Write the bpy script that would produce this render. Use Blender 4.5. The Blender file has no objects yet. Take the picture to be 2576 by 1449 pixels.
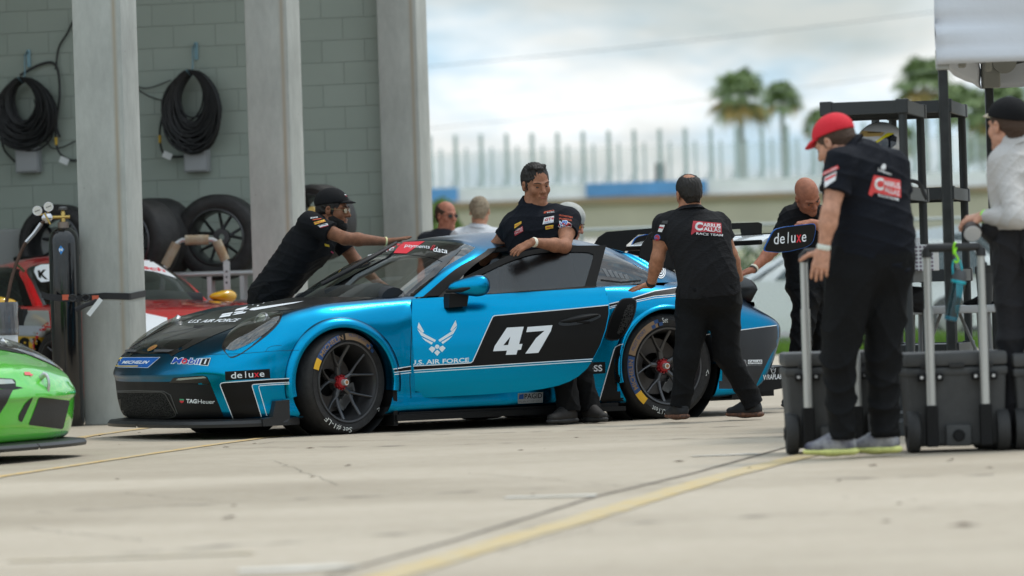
import bpy, bmesh, math, random
import numpy as np
from mathutils import Vector, Matrix
from mathutils.bvhtree import BVHTree
from math import sin, cos, pi, radians as R
random.seed(7); rng = np.random.default_rng(7)
SC = bpy.context.scene
COL = SC.collection
# ------------------------------------------------------------------ camera
PW, PH = 2576.0, 1449.0                     # working pixel grid of the photograph
FOC = 150.0; FPX = PW/36*FOC; ROLL = R(1.8); CAMH = .845
PITCH = math.atan(25.0/FPX)
cam = bpy.data.cameras.new('camera'); camo = bpy.data.objects.new('camera', cam); COL.objects.link(camo)
cam.lens = FOC; cam.sensor_width = 36; cam.clip_start = .5; cam.clip_end = 4000
camo.matrix_world = Matrix.Translation((0, 0, CAMH)) @ Matrix.Rotation(pi/2+PITCH, 4, 'X') @ Matrix.Rotation(-ROLL, 4, 'Z')
cam.dof.use_dof = True; cam.dof.focus_distance = 27.9; cam.dof.aperture_fstop = 2.6
SC.camera = camo
# ------------------------------------------------------------------ sky and sun
SUN_EL, SUN_AZ = R(64), R(58)              # azimuth measured clockwise from +Y
w = bpy.data.worlds.new('World'); SC.world = w; w.use_nodes = True
nt = w.node_tree; nt.nodes.clear()
N = nt.nodes.new; L = nt.links.new
out = N('ShaderNodeOutputWorld'); bg = N('ShaderNodeBackground'); bg.inputs[1].default_value = .11
sky = N('ShaderNodeTexSky'); sky.sky_type = 'NISHITA'; sky.sun_disc = False; sky.sun_elevation = SUN_EL; sky.sun_rotation = SUN_AZ
sky.dust_density = 2.0
tc = N('ShaderNodeTexCoord'); mp = N('ShaderNodeMapping'); mp.inputs['Scale'].default_value = (1.0, 1.0, 3.4)
mp.inputs['Location'].default_value = (.35, .2, .1)
n1 = N('ShaderNodeTexNoise'); n1.inputs['Scale'].default_value = 9.0; n1.inputs['Detail'].default_value = 7; n1.inputs['Roughness'].default_value = .52; n1.inputs['Distortion'].default_value=.5
n2 = N('ShaderNodeTexNoise'); n2.inputs['Scale'].default_value = 15.0; n2.inputs['Detail'].default_value = 6; n2.inputs['Roughness'].default_value = .5
L(tc.outputs['Generated'], mp.inputs[0]); L(mp.outputs[0], n1.inputs[0]); L(mp.outputs[0], n2.inputs[0])
cr = N('ShaderNodeValToRGB'); cr.color_ramp.elements[0].position = .34; cr.color_ramp.elements[1].position = .60
cr.color_ramp.elements[0].color = (.32, .32, .32, 1); L(n1.outputs[0], cr.inputs[0])
cr2 = N('ShaderNodeValToRGB'); cr2.color_ramp.elements[0].position = .42; cr2.color_ramp.elements[1].position = .57
cr2.color_ramp.elements[0].color = (5.3, 7.1, 8.4, 1); cr2.color_ramp.elements[1].color = (9.4, 9.7, 9.7, 1)
L(n2.outputs[0], cr2.inputs[0])
sp_ = N('ShaderNodeSeparateXYZ'); L(tc.outputs['Generated'], sp_.inputs[0])
el_ = N('ShaderNodeMapRange'); el_.inputs[1].default_value = .12; el_.inputs[2].default_value = .8; el_.inputs[3].default_value = 1.; el_.inputs[4].default_value = 1.75; L(sp_.outputs[2], el_.inputs[0])
vz = N('ShaderNodeVectorMath'); vz.operation = 'SCALE'; L(cr2.outputs[0], vz.inputs[0]); L(el_.outputs[0], vz.inputs['Scale'])   # overcast: brighter overhead
mx = N('ShaderNodeMixRGB'); L(cr.outputs[0], mx.inputs[0]); L(sky.outputs[0], mx.inputs[1]); L(vz.outputs[0], mx.inputs[2])
L(mx.outputs[0], bg.inputs[0]); L(bg.outputs[0], out.inputs[0])
sl = bpy.data.lights.new('sun', 'SUN'); sl.energy = 1.5; sl.angle = R(11); sl.color = (1, .96, .9)
so = bpy.data.objects.new('sun', sl); COL.objects.link(so)
sd = Vector((sin(SUN_AZ)*cos(SUN_EL), cos(SUN_AZ)*cos(SUN_EL), sin(SUN_EL)))
so.rotation_euler = sd.to_track_quat('Z', 'Y').to_euler(); so.location = (0, 0, 30)
SC.view_settings.view_transform = 'Standard'; SC.view_settings.look = 'None'
SC.view_settings.exposure = 0.04; SC.view_settings.gamma = 1
SC.cycles.max_bounces = 8; SC.cycles.transparent_max_bounces = 16
SC.cycles.use_denoising = True
# ------------------------------------------------------------------ pixel helpers (photo pixel + depth -> world point)
def ray(px, py):
    u, v = px-PW/2, py-PH/2; c, s = cos(ROLL), sin(ROLL)
    a, b = u*c-v*s, -(u*s+v*c); cp, sp = cos(PITCH), sin(PITCH)
    return Vector((a, FPX*cp-b*sp, FPX*sp+b*cp))
CO = Vector((0, 0, CAMH))
def at(px, py, Y):
    d = ray(px, py); return CO+d*(Y/d.y)
def gnd(px, py, z=0.):
    d = ray(px, py); return CO+d*((z-CAMH)/d.z)
def npn(a): return np.array(a, dtype=float)
# ------------------------------------------------------------------ materials
MAT = {}
def mat(name, col, rough=.5, metal=0., coat=0., noise=0., nscale=8., bump=0., bscale=40., spec=.5, trans=0., alpha=1., emis=None, stretch=None, sheen=0., col2=None, ior=1.45, coatr=.03):
    if name in MAT: return MAT[name]
    m = bpy.data.materials.new(name); m.use_nodes = True; t = m.node_tree; b = t.nodes['Principled BSDF']
    if len(col) == 3: col = (*col, 1)
    b.inputs['Base Color'].default_value = col; b.inputs['Roughness'].default_value = rough; b.inputs['Metallic'].default_value = metal
    b.inputs['Coat Weight'].default_value = coat; b.inputs['Coat Roughness'].default_value = coatr; b.inputs['Specular IOR Level'].default_value = spec
    b.inputs['Transmission Weight'].default_value = trans; b.inputs['Alpha'].default_value = alpha; b.inputs['IOR'].default_value = ior
    b.inputs['Sheen Weight'].default_value = sheen
    if emis: b.inputs['Emission Color'].default_value = (*emis[:3], 1); b.inputs['Emission Strength'].default_value = emis[3]
    if noise or bump or col2:
        tcn = t.nodes.new('ShaderNodeTexCoord'); mpn = t.nodes.new('ShaderNodeMapping')
        if stretch: mpn.inputs['Scale'].default_value = stretch
        t.links.new(tcn.outputs['Object'], mpn.inputs[0])
    if noise or col2:
        nn = t.nodes.new('ShaderNodeTexNoise'); nn.inputs['Scale'].default_value = nscale; nn.inputs['Detail'].default_value = 6; nn.inputs['Roughness'].default_value = .6
        t.links.new(mpn.outputs[0], nn.inputs[0])
        rp = t.nodes.new('ShaderNodeValToRGB'); rp.color_ramp.elements[0].position = .32; rp.color_ramp.elements[1].position = .68
        if col2: rp.color_ramp.elements[0].color = (*col2[:3], 1); rp.color_ramp.elements[1].color = col
        else:
            rp.color_ramp.elements[0].color = (*[c*(1-noise) for c in col[:3]], 1); rp.color_ramp.elements[1].color = (*[min(1, c*(1+noise)) for c in col[:3]], 1)
        t.links.new(nn.outputs[0], rp.inputs[0]); t.links.new(rp.outputs[0], b.inputs['Base Color'])
    if bump:
        bn = t.nodes.new('ShaderNodeTexNoise'); bn.inputs['Scale'].default_value = bscale; bn.inputs['Detail'].default_value = 5
        bp = t.nodes.new('ShaderNodeBump'); bp.inputs['Strength'].default_value = min(1, bump); bp.inputs['Distance'].default_value = .02
        t.links.new(mpn.outputs[0], bn.inputs[0]); t.links.new(bn.outputs[0], bp.inputs['Height']); t.links.new(bp.outputs[0], b.inputs['Normal'])
    MAT[name] = m; return m
def glassmat(name, tint, alpha, rough=.02):   # thin pane: tinted see-through with a mirror-like coat
    if name in MAT: return MAT[name]
    m = bpy.data.materials.new(name); m.use_nodes = True; t = m.node_tree; t.nodes.clear()
    o = t.nodes.new('ShaderNodeOutputMaterial'); tr = t.nodes.new('ShaderNodeBsdfTransparent'); tr.inputs[0].default_value = (*tint, 1)
    gl = t.nodes.new('ShaderNodeBsdfGlossy'); gl.inputs['Roughness'].default_value = rough; gl.inputs[0].default_value = (1, 1, 1, 1)
    lw = t.nodes.new('ShaderNodeLayerWeight'); lw.inputs[0].default_value = .5
    fr = t.nodes.new('ShaderNodeMath'); fr.operation = 'POWER'; fr.inputs[1].default_value = 4.5; t.links.new(lw.outputs['Facing'], fr.inputs[0])
    mt = t.nodes.new('ShaderNodeMath'); mt.operation = 'MULTIPLY_ADD'; mt.inputs[1].default_value = .9; mt.inputs[2].default_value = alpha
    mi = t.nodes.new('ShaderNodeMixShader')
    t.links.new(fr.outputs[0], mt.inputs[0]); t.links.new(mt.outputs[0], mi.inputs[0]); t.links.new(tr.outputs[0], mi.inputs[1]); t.links.new(gl.outputs[0], mi.inputs[2]); t.links.new(mi.outputs[0], o.inputs[0])
    MAT[name] = m; return m
# ------------------------------------------------------------------ object helpers
def tag(o, label=None, cat=None, group=None, kind=None):
    if label: o['label'] = label
    if cat: o['category'] = cat
    if group: o['group'] = group
    if kind: o['kind'] = kind
    return o
def empty(name, loc=(0, 0, 0), rz=0., label=None, cat=None, group=None):
    o = bpy.data.objects.new(name, None); COL.objects.link(o); o.location = loc; o.rotation_euler = (0, 0, rz)
    o.empty_display_size = .1
    return tag(o, label, cat, group)
def world_of(o):
    m = Matrix.LocRotScale(o.location, o.rotation_euler, o.scale)
    return world_of(o.parent) @ m if o.parent else m
def mk(name, V, F, m=None, parent=None, smooth=True, world=False, mi=None, weld=False):
    """one mesh object; world=True: V are world points, moved into the parent's frame"""
    me = bpy.data.meshes.new(name)
    V = [tuple(v) for v in V]
    if world and parent:
        iv = world_of(parent).inverted(); V = [tuple(iv @ Vector(v)) for v in V]
    me.from_pydata(V, [], [tuple(f) for f in F])
    if m is not None:
        for q in (m if isinstance(m, (list, tuple)) else [m]): me.materials.append(q)
    if mi is not None: me.polygons.foreach_set('material_index', mi)
    if smooth: me.polygons.foreach_set('use_smooth', [True]*len(me.polygons))
    if weld:
        b = bmesh.new(); b.from_mesh(me); bmesh.ops.remove_doubles(b, verts=b.verts, dist=1e-4); bmesh.ops.recalc_face_normals(b, faces=b.faces); b.to_mesh(me); b.free()
    me.update()
    o = bpy.data.objects.new(name, me); COL.objects.link(o)
    if parent: o.parent = parent
    return o
class MB:                                      # collects shapes, links them as ONE mesh
    def __init__(s): s.V = []; s.F = []; s.M = []; s.m = 0
    def add(s, V, F, m=None):
        k = len(s.V); s.V += [Vector(v) for v in V]; s.F += [tuple(i+k for i in f) for f in F]; s.M += [s.m if m is None else m]*len(F); return s
    def box(s, c, d, rz=0., M=None, bev=0.):
        c = Vector(c); rot = M if M is not None else Matrix.Rotation(rz, 3, 'Z')
        if bev:
            b = bmesh.new(); bmesh.ops.create_cube(b, size=1)
            for v in b.verts: v.co = Vector((v.co.x*d[0], v.co.y*d[1], v.co.z*d[2]))
            bmesh.ops.bevel(b, geom=list(b.edges), offset=bev, segments=2, affect='EDGES', profile=.5)
            b.verts.index_update(); V = [c+rot@v.co for v in b.verts]; F = [[v.index for v in f.verts] for f in b.faces]; b.free()
            return s.add(V, F)
        V = [c+rot@Vector((x*d[0]/2, y*d[1]/2, z*d[2]/2)) for x in (-1, 1) for y in (-1, 1) for z in (-1, 1)]
        return s.add(V, [(0, 1, 3, 2), (4, 6, 7, 5), (0, 4, 5, 1), (2, 3, 7, 6), (0, 2, 6, 4), (1, 5, 7, 3)])
    def tube(s, pts, r, n=10, cap=True, flat=None):
        pts = [Vector(p) for p in pts]; rs = r if isinstance(r, (list, tuple)) else [r]*len(pts); V = []; F = []
        up = None
        for i, p in enumerate(pts):
            t = (pts[min(i+1, len(pts)-1)]-pts[max(i-1, 0)])
            if t.length < 1e-9: t = Vector((0, 0, 1))
            t.normalize()
            if up is None: up = Vector((0, 0, 1)) if abs(t.z) < .9 else Vector((0, 1, 0))
            a = up-t*up.dot(t)
            if a.length < 1e-6: a = t.orthogonal()
            a.normalize(); bb = t.cross(a); up = a
            for k in range(n):
                q = 2*pi*k/n; V.append(p+(a*cos(q)+bb*sin(q)*(flat or 1))*rs[i])
        for i in range(len(pts)-1):
            for k in range(n): F.append((i*n+k, i*n+(k+1) % n, (i+1)*n+(k+1) % n, (i+1)*n+k))
        if cap: F.append(tuple(range(n))[::-1]); F.append(tuple((len(pts)-1)*n+k for k in range(n)))
        return s.add(V, F)
    def lathe(s, prof, org=(0, 0, 0), axis=(0, 0, 1), n=32, a0=0., a1=2*pi):
        org = Vector(org); ax = Vector(axis).normalized(); u = ax.orthogonal().normalized(); v = ax.cross(u)
        full = abs(a1-a0-2*pi) < 1e-6; nn = n if full else n+1; V = []; F = []
        for (r, z) in prof:
            for k in range(nn):
                q = a0+(a1-a0)*k/n; V.append(org+ax*z+(u*cos(q)+v*sin(q))*r)
        for i in range(len(prof)-1):
            for k in range(n):
                k2 = (k+1) % nn; F.append((i*nn+k, i*nn+k2, (i+1)*nn+k2, (i+1)*nn+k))
        return s.add(V, F)
    def prism(s, poly, d0, d1, fn):            # poly of 2d points, fn(x, y, depth) -> point
        n = len(poly); V = [fn(x, y, d0) for x, y in poly]+[fn(x, y, d1) for x, y in poly]
        F = [tuple(range(n))[::-1], tuple(range(n, 2*n))]+[(i, (i+1) % n, n+(i+1) % n, n+i) for i in range(n)]
        return s.add(V, F)
    def ball(s, c, r, n=12, M=None):
        c = Vector(c); r = (r, r, r) if not isinstance(r, (list, tuple)) else r; V = []; F = []; M = M or Matrix.Identity(3)
        for i in range(n+1):
            for k in range(2*n):
                t = pi*i/n; q = pi*k/n; V.append(c+M@Vector((r[0]*sin(t)*cos(q), r[1]*sin(t)*sin(q), r[2]*cos(t))))
        for i in range(n):
            for k in range(2*n): F.append((i*2*n+k, i*2*n+(k+1) % (2*n), (i+1)*2*n+(k+1) % (2*n), (i+1)*2*n+k))
        return s.add(V, F)
    def build(s, name, m, parent=None, smooth=False, world=False, weld=False):
        o = mk(name, s.V, s.F, m, parent, smooth, world, s.M if isinstance(m, (list, tuple)) else None)
        b = bmesh.new(); b.from_mesh(o.data)
        if weld: bmesh.ops.remove_doubles(b, verts=b.verts, dist=1e-5)
        bmesh.ops.recalc_face_normals(b, faces=b.faces)
        if smooth:
            for e in b.edges:
                if len(e.link_faces) == 2 and e.calc_face_angle(0) > R(38): e.smooth = False
        b.to_mesh(o.data); b.free(); return o
def copy_tree(o, parent=None):
    c = o.copy(); COL.objects.link(c); c.parent = parent
    for ch in list(o.children): copy_tree(ch, c)
    return c
# ------------------------------------------------------------------ lettering and decals
def text2d(s, bold=0., shear=0., space=1., sc=1.):
    cu = bpy.data.curves.new('t', 'FONT'); cu.body = s; cu.size = 1; cu.offset = bold; cu.shear = shear; cu.space_character = space
    cu.resolution_u = 3; cu.fill_mode = 'BOTH'
    o = bpy.data.objects.new('t', cu); COL.objects.link(o); bpy.context.view_layer.update()
    me = o.evaluated_get(bpy.context.evaluated_depsgraph_get()).to_mesh()
    V = [(v.co.x, v.co.y) for v in me.vertices]; F = [tuple(p.vertices) for p in me.polygons]
    o.to_mesh_clear(); bpy.data.objects.remove(o); bpy.data.curves.remove(cu)
    xs = [v[0] for v in V]; ys = [v[1] for v in V]; x0, x1, y0, y1 = min(xs), max(xs), min(ys), max(ys)
    return [((x-x0)/(x1-x0), (y-y0)/(y1-y0)) for x, y in V], F
def poly2d(pts):
    return list(pts), [tuple(range(len(pts)))]
def stroke2d(pts, w, close=False):
    V = []; F = []; n = len(pts)
    for i, p in enumerate(pts):
        a = pts[(i-1) % n] if (i or close) else pts[i]; b = pts[(i+1) % n] if (i < n-1 or close) else pts[i]
        dx, dy = b[0]-a[0], b[1]-a[1]; l = math.hypot(dx, dy) or 1; nx, ny = -dy/l*w/2, dx/l*w/2
        V += [(p[0]+nx, p[1]+ny), (p[0]-nx, p[1]-ny)]
    for i in range(n-1+(1 if close else 0)): j = (i+1) % n; F.append((2*i, 2*i+1, 2*j+1, 2*j))
    return V, F
def round_poly(pts, r, n=4):
    out = []; m = len(pts)
    for i, p in enumerate(pts):
        p = Vector(p[:2]); a = Vector(pts[i-1][:2]); b = Vector(pts[(i+1) % m][:2]); u = (a-p); v = (b-p); d = min(r, u.length*.45, v.length*.45); u.normalize(); v.normalize()
        for k in range(n+1):
            t = k/n; q = p+u*d*(1-t)**2+v*d*t**2; out.append((q.x, q.y))
    return out
def quadmap(q):                                # q: bl, br, tr, tl
    def f(p):
        u, v = p; return tuple((q[0][i]*(1-u)+q[1][i]*u)*(1-v)+(q[3][i]*(1-u)+q[2][i]*u)*v for i in (0, 1))
    return f
def cut2d(V, F, step):
    b = bmesh.new(); vs = [b.verts.new((x, y, 0)) for x, y in V]
    for f in F:
        try: b.faces.new([vs[i] for i in f])
        except ValueError: pass
    xs = [v[0] for v in V]; ys = [v[1] for v in V]
    for ax, lo, hi in ((0, min(xs), max(xs)), (1, min(ys), max(ys))):
        x = lo+step*.6
        while x < hi:
            bmesh.ops.bisect_plane(b, geom=b.verts[:]+b.edges[:]+b.faces[:], dist=1e-6, plane_co=(x, 0, 0) if ax == 0 else (0, x, 0), plane_no=(1, 0, 0) if ax == 0 else (0, 1, 0))
            x += step
    b.verts.index_update(); V = [(v.co.x, v.co.y) for v in b.verts]; F = [tuple(v.index for v in f.verts) for f in b.faces]; b.free(); return V, F
def bvh_of(objs, inv=None):
    V = []; F = []
    for o in objs:
        mw = world_of(o); k = len(V)
        V += [mw@v.co for v in o.data.vertices]; F += [tuple(i+k for i in p.vertices) for p in o.data.polygons]
    return BVHTree.FromPolygons(V, F)
def camray(x, y):
    return CO, ray(x, y).normalized()
def decal(name, shapes, mats, bvh, parent, step=9., off=.0016, rayf=camray, mapf=None, maxd=None):
    """shapes: list of (V2d, F) in photo pixels (or mapf space), each with material; lies on the surface the rays meet"""
    VV = []; FF = []; MI = []
    for k, (V, F) in enumerate(shapes):
        if mapf: V = [mapf(p) for p in V]
        V, F = cut2d(V, F, step); base = len(VV); ok = []
        for p in V:
            o, d = rayf(*p); h = bvh.ray_cast(o, d)
            if h[0] is None: VV.append(Vector((0, 0, 0))); ok.append(None); continue
            n = h[1]; n = -n if n.dot(d) > 0 else n
            VV.append(h[0]+n*(off+.0008*k)); ok.append(h[3])
        for f in F:
            if all(ok[i] is not None for i in f):
                ds = [ok[i] for i in f]
                if max(ds)-min(ds) < (maxd or .25): FF.append(tuple(base+i for i in f)); MI.append(k)
    return mk(name, VV, FF, mats, parent, True, True, MI)
def mono(a, shapes, q=None):                   # merge several 2d shapes
    V = []; F = []
    for v, f in shapes: k = len(V); V += v; F += [tuple(i+k for i in g) for g in f]
    return V, F
def tx(s, q, **kw):                            # text laid in a pixel quad
    V, F = text2d(s, **kw); f = quadmap(q); return [f(p) for p in V], F
def box_q(x0, y0, x1, y1, dy=0.): return [(x0, y1), (x1, y1+dy), (x1, y0+dy), (x0, y0)]
# ------------------------------------------------------------------ surface interpolation
def catmull(P, n):
    """P (k,..) -> (k-1)*n+1 rows through the points"""
    P = np.asarray(P, float); k = len(P); Q = np.concatenate([[2*P[0]-P[1]], P, [2*P[-1]-P[-2]]]); out = []
    for i in range(k-1):
        p0, p1, p2, p3 = Q[i:i+4]
        for j in range(n):
            t = j/n; out.append(.5*((2*p1)+(-p0+p2)*t+(2*p0-5*p1+4*p2-p3)*t*t+(-p0+3*p1-3*p2+p3)*t**3))
    out.append(P[-1]); return np.array(out)
def patch(P, nr, nc):
    A = catmull(P, nr); B = catmull(A.transpose(1, 0, 2), nc); return B.transpose(1, 0, 2)
def gridfaces(r, c, keep=None):
    return [(i*c+j, i*c+j+1, (i+1)*c+j+1, (i+1)*c+j) for i in range(r-1) for j in range(c-1) if keep is None or keep(i, j)]
# ================================================================== GROUND
def ground_material():
    m = bpy.data.materials.new('concrete_paving'); m.use_nodes = True; t = m.node_tree; b = t.nodes['Principled BSDF']; nn = t.nodes.new; ll = t.links.new
    geo = nn('ShaderNodeNewGeometry'); b.inputs['Roughness'].default_value = .8; b.inputs['Specular IOR Level'].default_value = .25
    a = nn('ShaderNodeTexNoise'); a.inputs['Scale'].default_value = .55; a.inputs['Detail'].default_value = 8; a.inputs['Roughness'].default_value = .62
    mp = nn('ShaderNodeMapping'); mp.inputs['Scale'].default_value = (.7, 1.0, 1); mp.inputs['Rotation'].default_value = (0, 0, R(8)); ll(geo.outputs['Position'], mp.inputs[0]); ll(mp.outputs[0], a.inputs[0])
    r = nn('ShaderNodeValToRGB'); r.color_ramp.elements[0].position = .25; r.color_ramp.elements[1].position = .75
    r.color_ramp.elements[0].color = (.40, .345, .272, 1); r.color_ramp.elements[1].color = (.485, .425, .342, 1); ll(a.outputs[0], r.inputs[0])
    c = nn('ShaderNodeTexNoise'); c.inputs['Scale'].default_value = 9; c.inputs['Detail'].default_value = 8; c.inputs['Roughness'].default_value = .75; ll(geo.outputs['Position'], c.inputs[0])
    r2 = nn('ShaderNodeValToRGB'); r2.color_ramp.elements[0].position = .3; r2.color_ramp.elements[1].position = .62; r2.color_ramp.elements[0].color = (.86, .84, .8, 1); r2.color_ramp.elements[1].color = (1, 1, 1, 1); ll(c.outputs[0], r2.inputs[0])
    mx = nn('ShaderNodeMixRGB'); mx.blend_type = 'MULTIPLY'; mx.inputs[0].default_value = 1; ll(r.outputs[0], mx.inputs[1]); ll(r2.outputs[0], mx.inputs[2])
    # dark specks and pits
    v = nn('ShaderNodeTexNoise'); v.inputs['Scale'].default_value = 60; v.inputs['Detail'].default_value = 3; ll(geo.outputs['Position'], v.inputs[0])
    r3 = nn('ShaderNodeValToRGB'); r3.color_ramp.elements[0].position = .24; r3.color_ramp.elements[1].position = .36; r3.color_ramp.elements[0].color = (.55, .5, .45, 1); r3.color_ramp.elements[1].color = (1, 1, 1, 1); ll(v.outputs[0], r3.inputs[0])
    m2 = nn('ShaderNodeMixRGB'); m2.blend_type = 'MULTIPLY'; m2.inputs[0].default_value = .8; ll(mx.outputs[0], m2.inputs[1]); ll(r3.outputs[0], m2.inputs[2])
    v.inputs['Roughness'].default_value = .7
    # broad oily traffic stains stretched along the lane
    s = nn('ShaderNodeTexNoise'); s.inputs['Scale'].default_value = 1.0; s.inputs['Detail'].default_value = 4; mp2 = nn('ShaderNodeMapping'); mp2.inputs['Scale'].default_value = (.22, .45, 1); ll(geo.outputs['Position'], mp2.inputs[0]); ll(mp2.outputs[0], s.inputs[0])
    r4 = nn('ShaderNodeValToRGB'); r4.color_ramp.elements[0].position = .36; r4.color_ramp.elements[1].position = .56; r4.color_ramp.elements[0].color = (.80, .79, .77, 1); r4.color_ramp.elements[1].color = (1, 1, 1, 1); ll(s.outputs[0], r4.inputs[0])
    m3 = nn('ShaderNodeMixRGB'); m3.blend_type = 'MULTIPLY'; m3.inputs[0].default_value = 1; ll(m2.outputs[0], m3.inputs[1]); ll(r4.outputs[0], m3.inputs[2])
    ll(m3.outputs[0], b.inputs['Base Color'])
    bp = nn('ShaderNodeBump'); bp.inputs['Strength'].default_value = .35; bp.inputs['Distance'].default_value = .006; ll(c.outputs[0], bp.inputs['Height']); ll(bp.outputs[0], b.inputs['Normal'])
    return m
tag(mk('ground', [(-400, -60, 0), (400, -60, 0), (400, 1500, 0), (-400, 1500, 0)], [(0, 1, 2, 3)], ground_material(), smooth=False), kind='structure')
def strip(name, pts, wd, m, z=.004, jit=0., kind='structure'):
    P = [Vector(p) for p in pts]; V = []; F = []; Q = []
    for i in range(len(P)-1):
        n = max(1, int((P[i+1]-P[i]).length/.25))
        Q += [P[i].lerp(P[i+1], k/n) for k in range(n)]
    Q.append(P[-1])
    for i, p in enumerate(Q):
        d = Q[min(i+1, len(Q)-1)]-Q[max(i-1, 0)]; d.z = 0; d.normalize(); nrm = Vector((-d.y, d.x, 0))
        a, b = wd/2*(1+jit*rng.normal()*.3), wd/2*(1+jit*rng.normal()*.3)
        V += [(p.x+nrm.x*a, p.y+nrm.y*a, z), (p.x-nrm.x*b, p.y-nrm.y*b, z)]
    F = [(2*i, 2*i+1, 2*i+3, 2*i+2) for i in range(len(Q)-1)]
    return tag(mk(name, V, F, m, smooth=False), kind=kind)
yel = mat('worn_yellow_paint', (.56, .34, .085), .7, col2=(.48, .42, .30), nscale=7)
wht = mat('worn_white_paint', (.66, .64, .59), .7, col2=(.48, .44, .36), nscale=3)
jnt = mat('joint_sealant', (.12, .10, .08), .9, noise=.4)
strip('road_marking', [gnd(-160, 1236), gnd(0, 1200), gnd(330, 1150), gnd(520, 1122), gnd(650, 1104), gnd(900, 1078)], .075, yel, jit=.25)
strip('road_marking', [gnd(120, 1122), gnd(220, 1098), gnd(385, 1075), gnd(520, 1058)], .09, yel, jit=.25)
strip('road_marking', [gnd(900, 1475), gnd(1200, 1384), gnd(1500, 1296), gnd(1800, 1204), gnd(1990, 1156), gnd(2300, 1080)], .14, mat('sun_bleached_yellow', (.50, .36, .14), .75, col2=(.45, .39, .28), nscale=5), jit=.2)
strip('road_marking', [gnd(20, 1413), gnd(300, 1405), gnd(640, 1392)], .06, mat('faded_yellow_paint', (.50, .40, .24), .7, col2=(.45, .41, .34), nscale=12), jit=.5)
strip('road_marking', [gnd(1270, 1253), gnd(1400, 1250), gnd(1500, 1247)], .16, wht, jit=.5)
strip('road_marking', [gnd(600, 1438), gnd(760, 1432), gnd(880, 1424)], .18, wht, jit=.5)
strip('road_marking', [gnd(1740, 1149), gnd(1850, 1145), gnd(1900, 1142)], .12, wht, jit=.5)
strip('paving_joint', [gnd(820, 1450), gnd(1140, 1362), gnd(1500, 1250), gnd(1750, 1190), gnd(1975, 1127), gnd(2230, 1062), gnd(2400, 1020)], .022, jnt, z=.003, jit=.3)
strip('paving_joint', [gnd(690, 1112), gnd(1300, 1105), gnd(1600, 1098), gnd(1975, 1089), gnd(2560, 1080)], .012, jnt, z=.002, jit=.3)
strip('paving_joint', [gnd(690, 1112), gnd(650, 1118), gnd(560, 1120)], .010, jnt, z=.002, jit=.3)
# grass verges, path between them, ground beyond the fence
def grass_mat():
    return mat('verge_grass', (.17, .30, .035), .9, col2=(.09, .18, .025), nscale=1.4)
def verge(y0, y1, h, name):
    x0, x1 = 1.0, 9.5; n = 26000; V = []; F = []
    X = rng.uniform(x0, x1, n); Y = rng.uniform(y0, y1, n); H = h*rng.uniform(.5, 1.2, n)*(1+.4*np.sin(X*2.1)*np.sin(X*.7+1)); A = rng.uniform(0, pi, n); lx = rng.normal(0, .03, n)
    for i in range(n):
        dx, dy = .011*cos(A[i]), .011*sin(A[i]); k = len(V)
        V += [(X[i]-dx, Y[i]-dy, 0), (X[i]+dx, Y[i]+dy, 0), (X[i]+lx[i], Y[i]+lx[i]*.5, H[i])]; F.append((k, k+1, k+2))
    return tag(mk(name, V, F, grass_mat(), smooth=False), 'short green verge grass in front of the chain-link fence', 'grass', kind='stuff')
tag(mk('grass_base', [(-6, 55.2, .01), (60, 55.2, .01), (60, 58.6, .012), (-6, 58.6, .012)], [(0, 1, 2, 3)], mat('turf_soil', (.12, .19, .035), .95, col2=(.22, .22, .10), nscale=.8), smooth=False), kind='structure')
tag(mk('grass_base', [(-6, 60.2, .01), (80, 60.2, .01), (80, 67, .012), (-6, 67, .012)], [(0, 1, 2, 3)], mat('turf_soil', (.1, .2, .03)), smooth=False), kind='structure')
verge(55.3, 58.4, .16, 'grass'); 
g2 = verge(60.3, 62.0, .2, 'grass'); g2['label'] = 'rougher grass growing along the foot of the fence'
tag(mk('road', [(-300, 67.2, .006), (400, 67.2, .006), (400, 150, .006), (-300, 150, .006)], [(0, 1, 2, 3)], mat('far_asphalt', (.16, .16, .155), .9, noise=.2, nscale=.3), smooth=False), kind='structure')
tag(mk('field', [(-300, 150.2, .006), (400, 150.2, .006), (400, 1400, .006), (-300, 1400, .006)], [(0, 1, 2, 3)], mat('far_field', (.11, .17, .05), .95, col2=(.17, .19, .08), nscale=.05), smooth=False), kind='structure')
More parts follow.
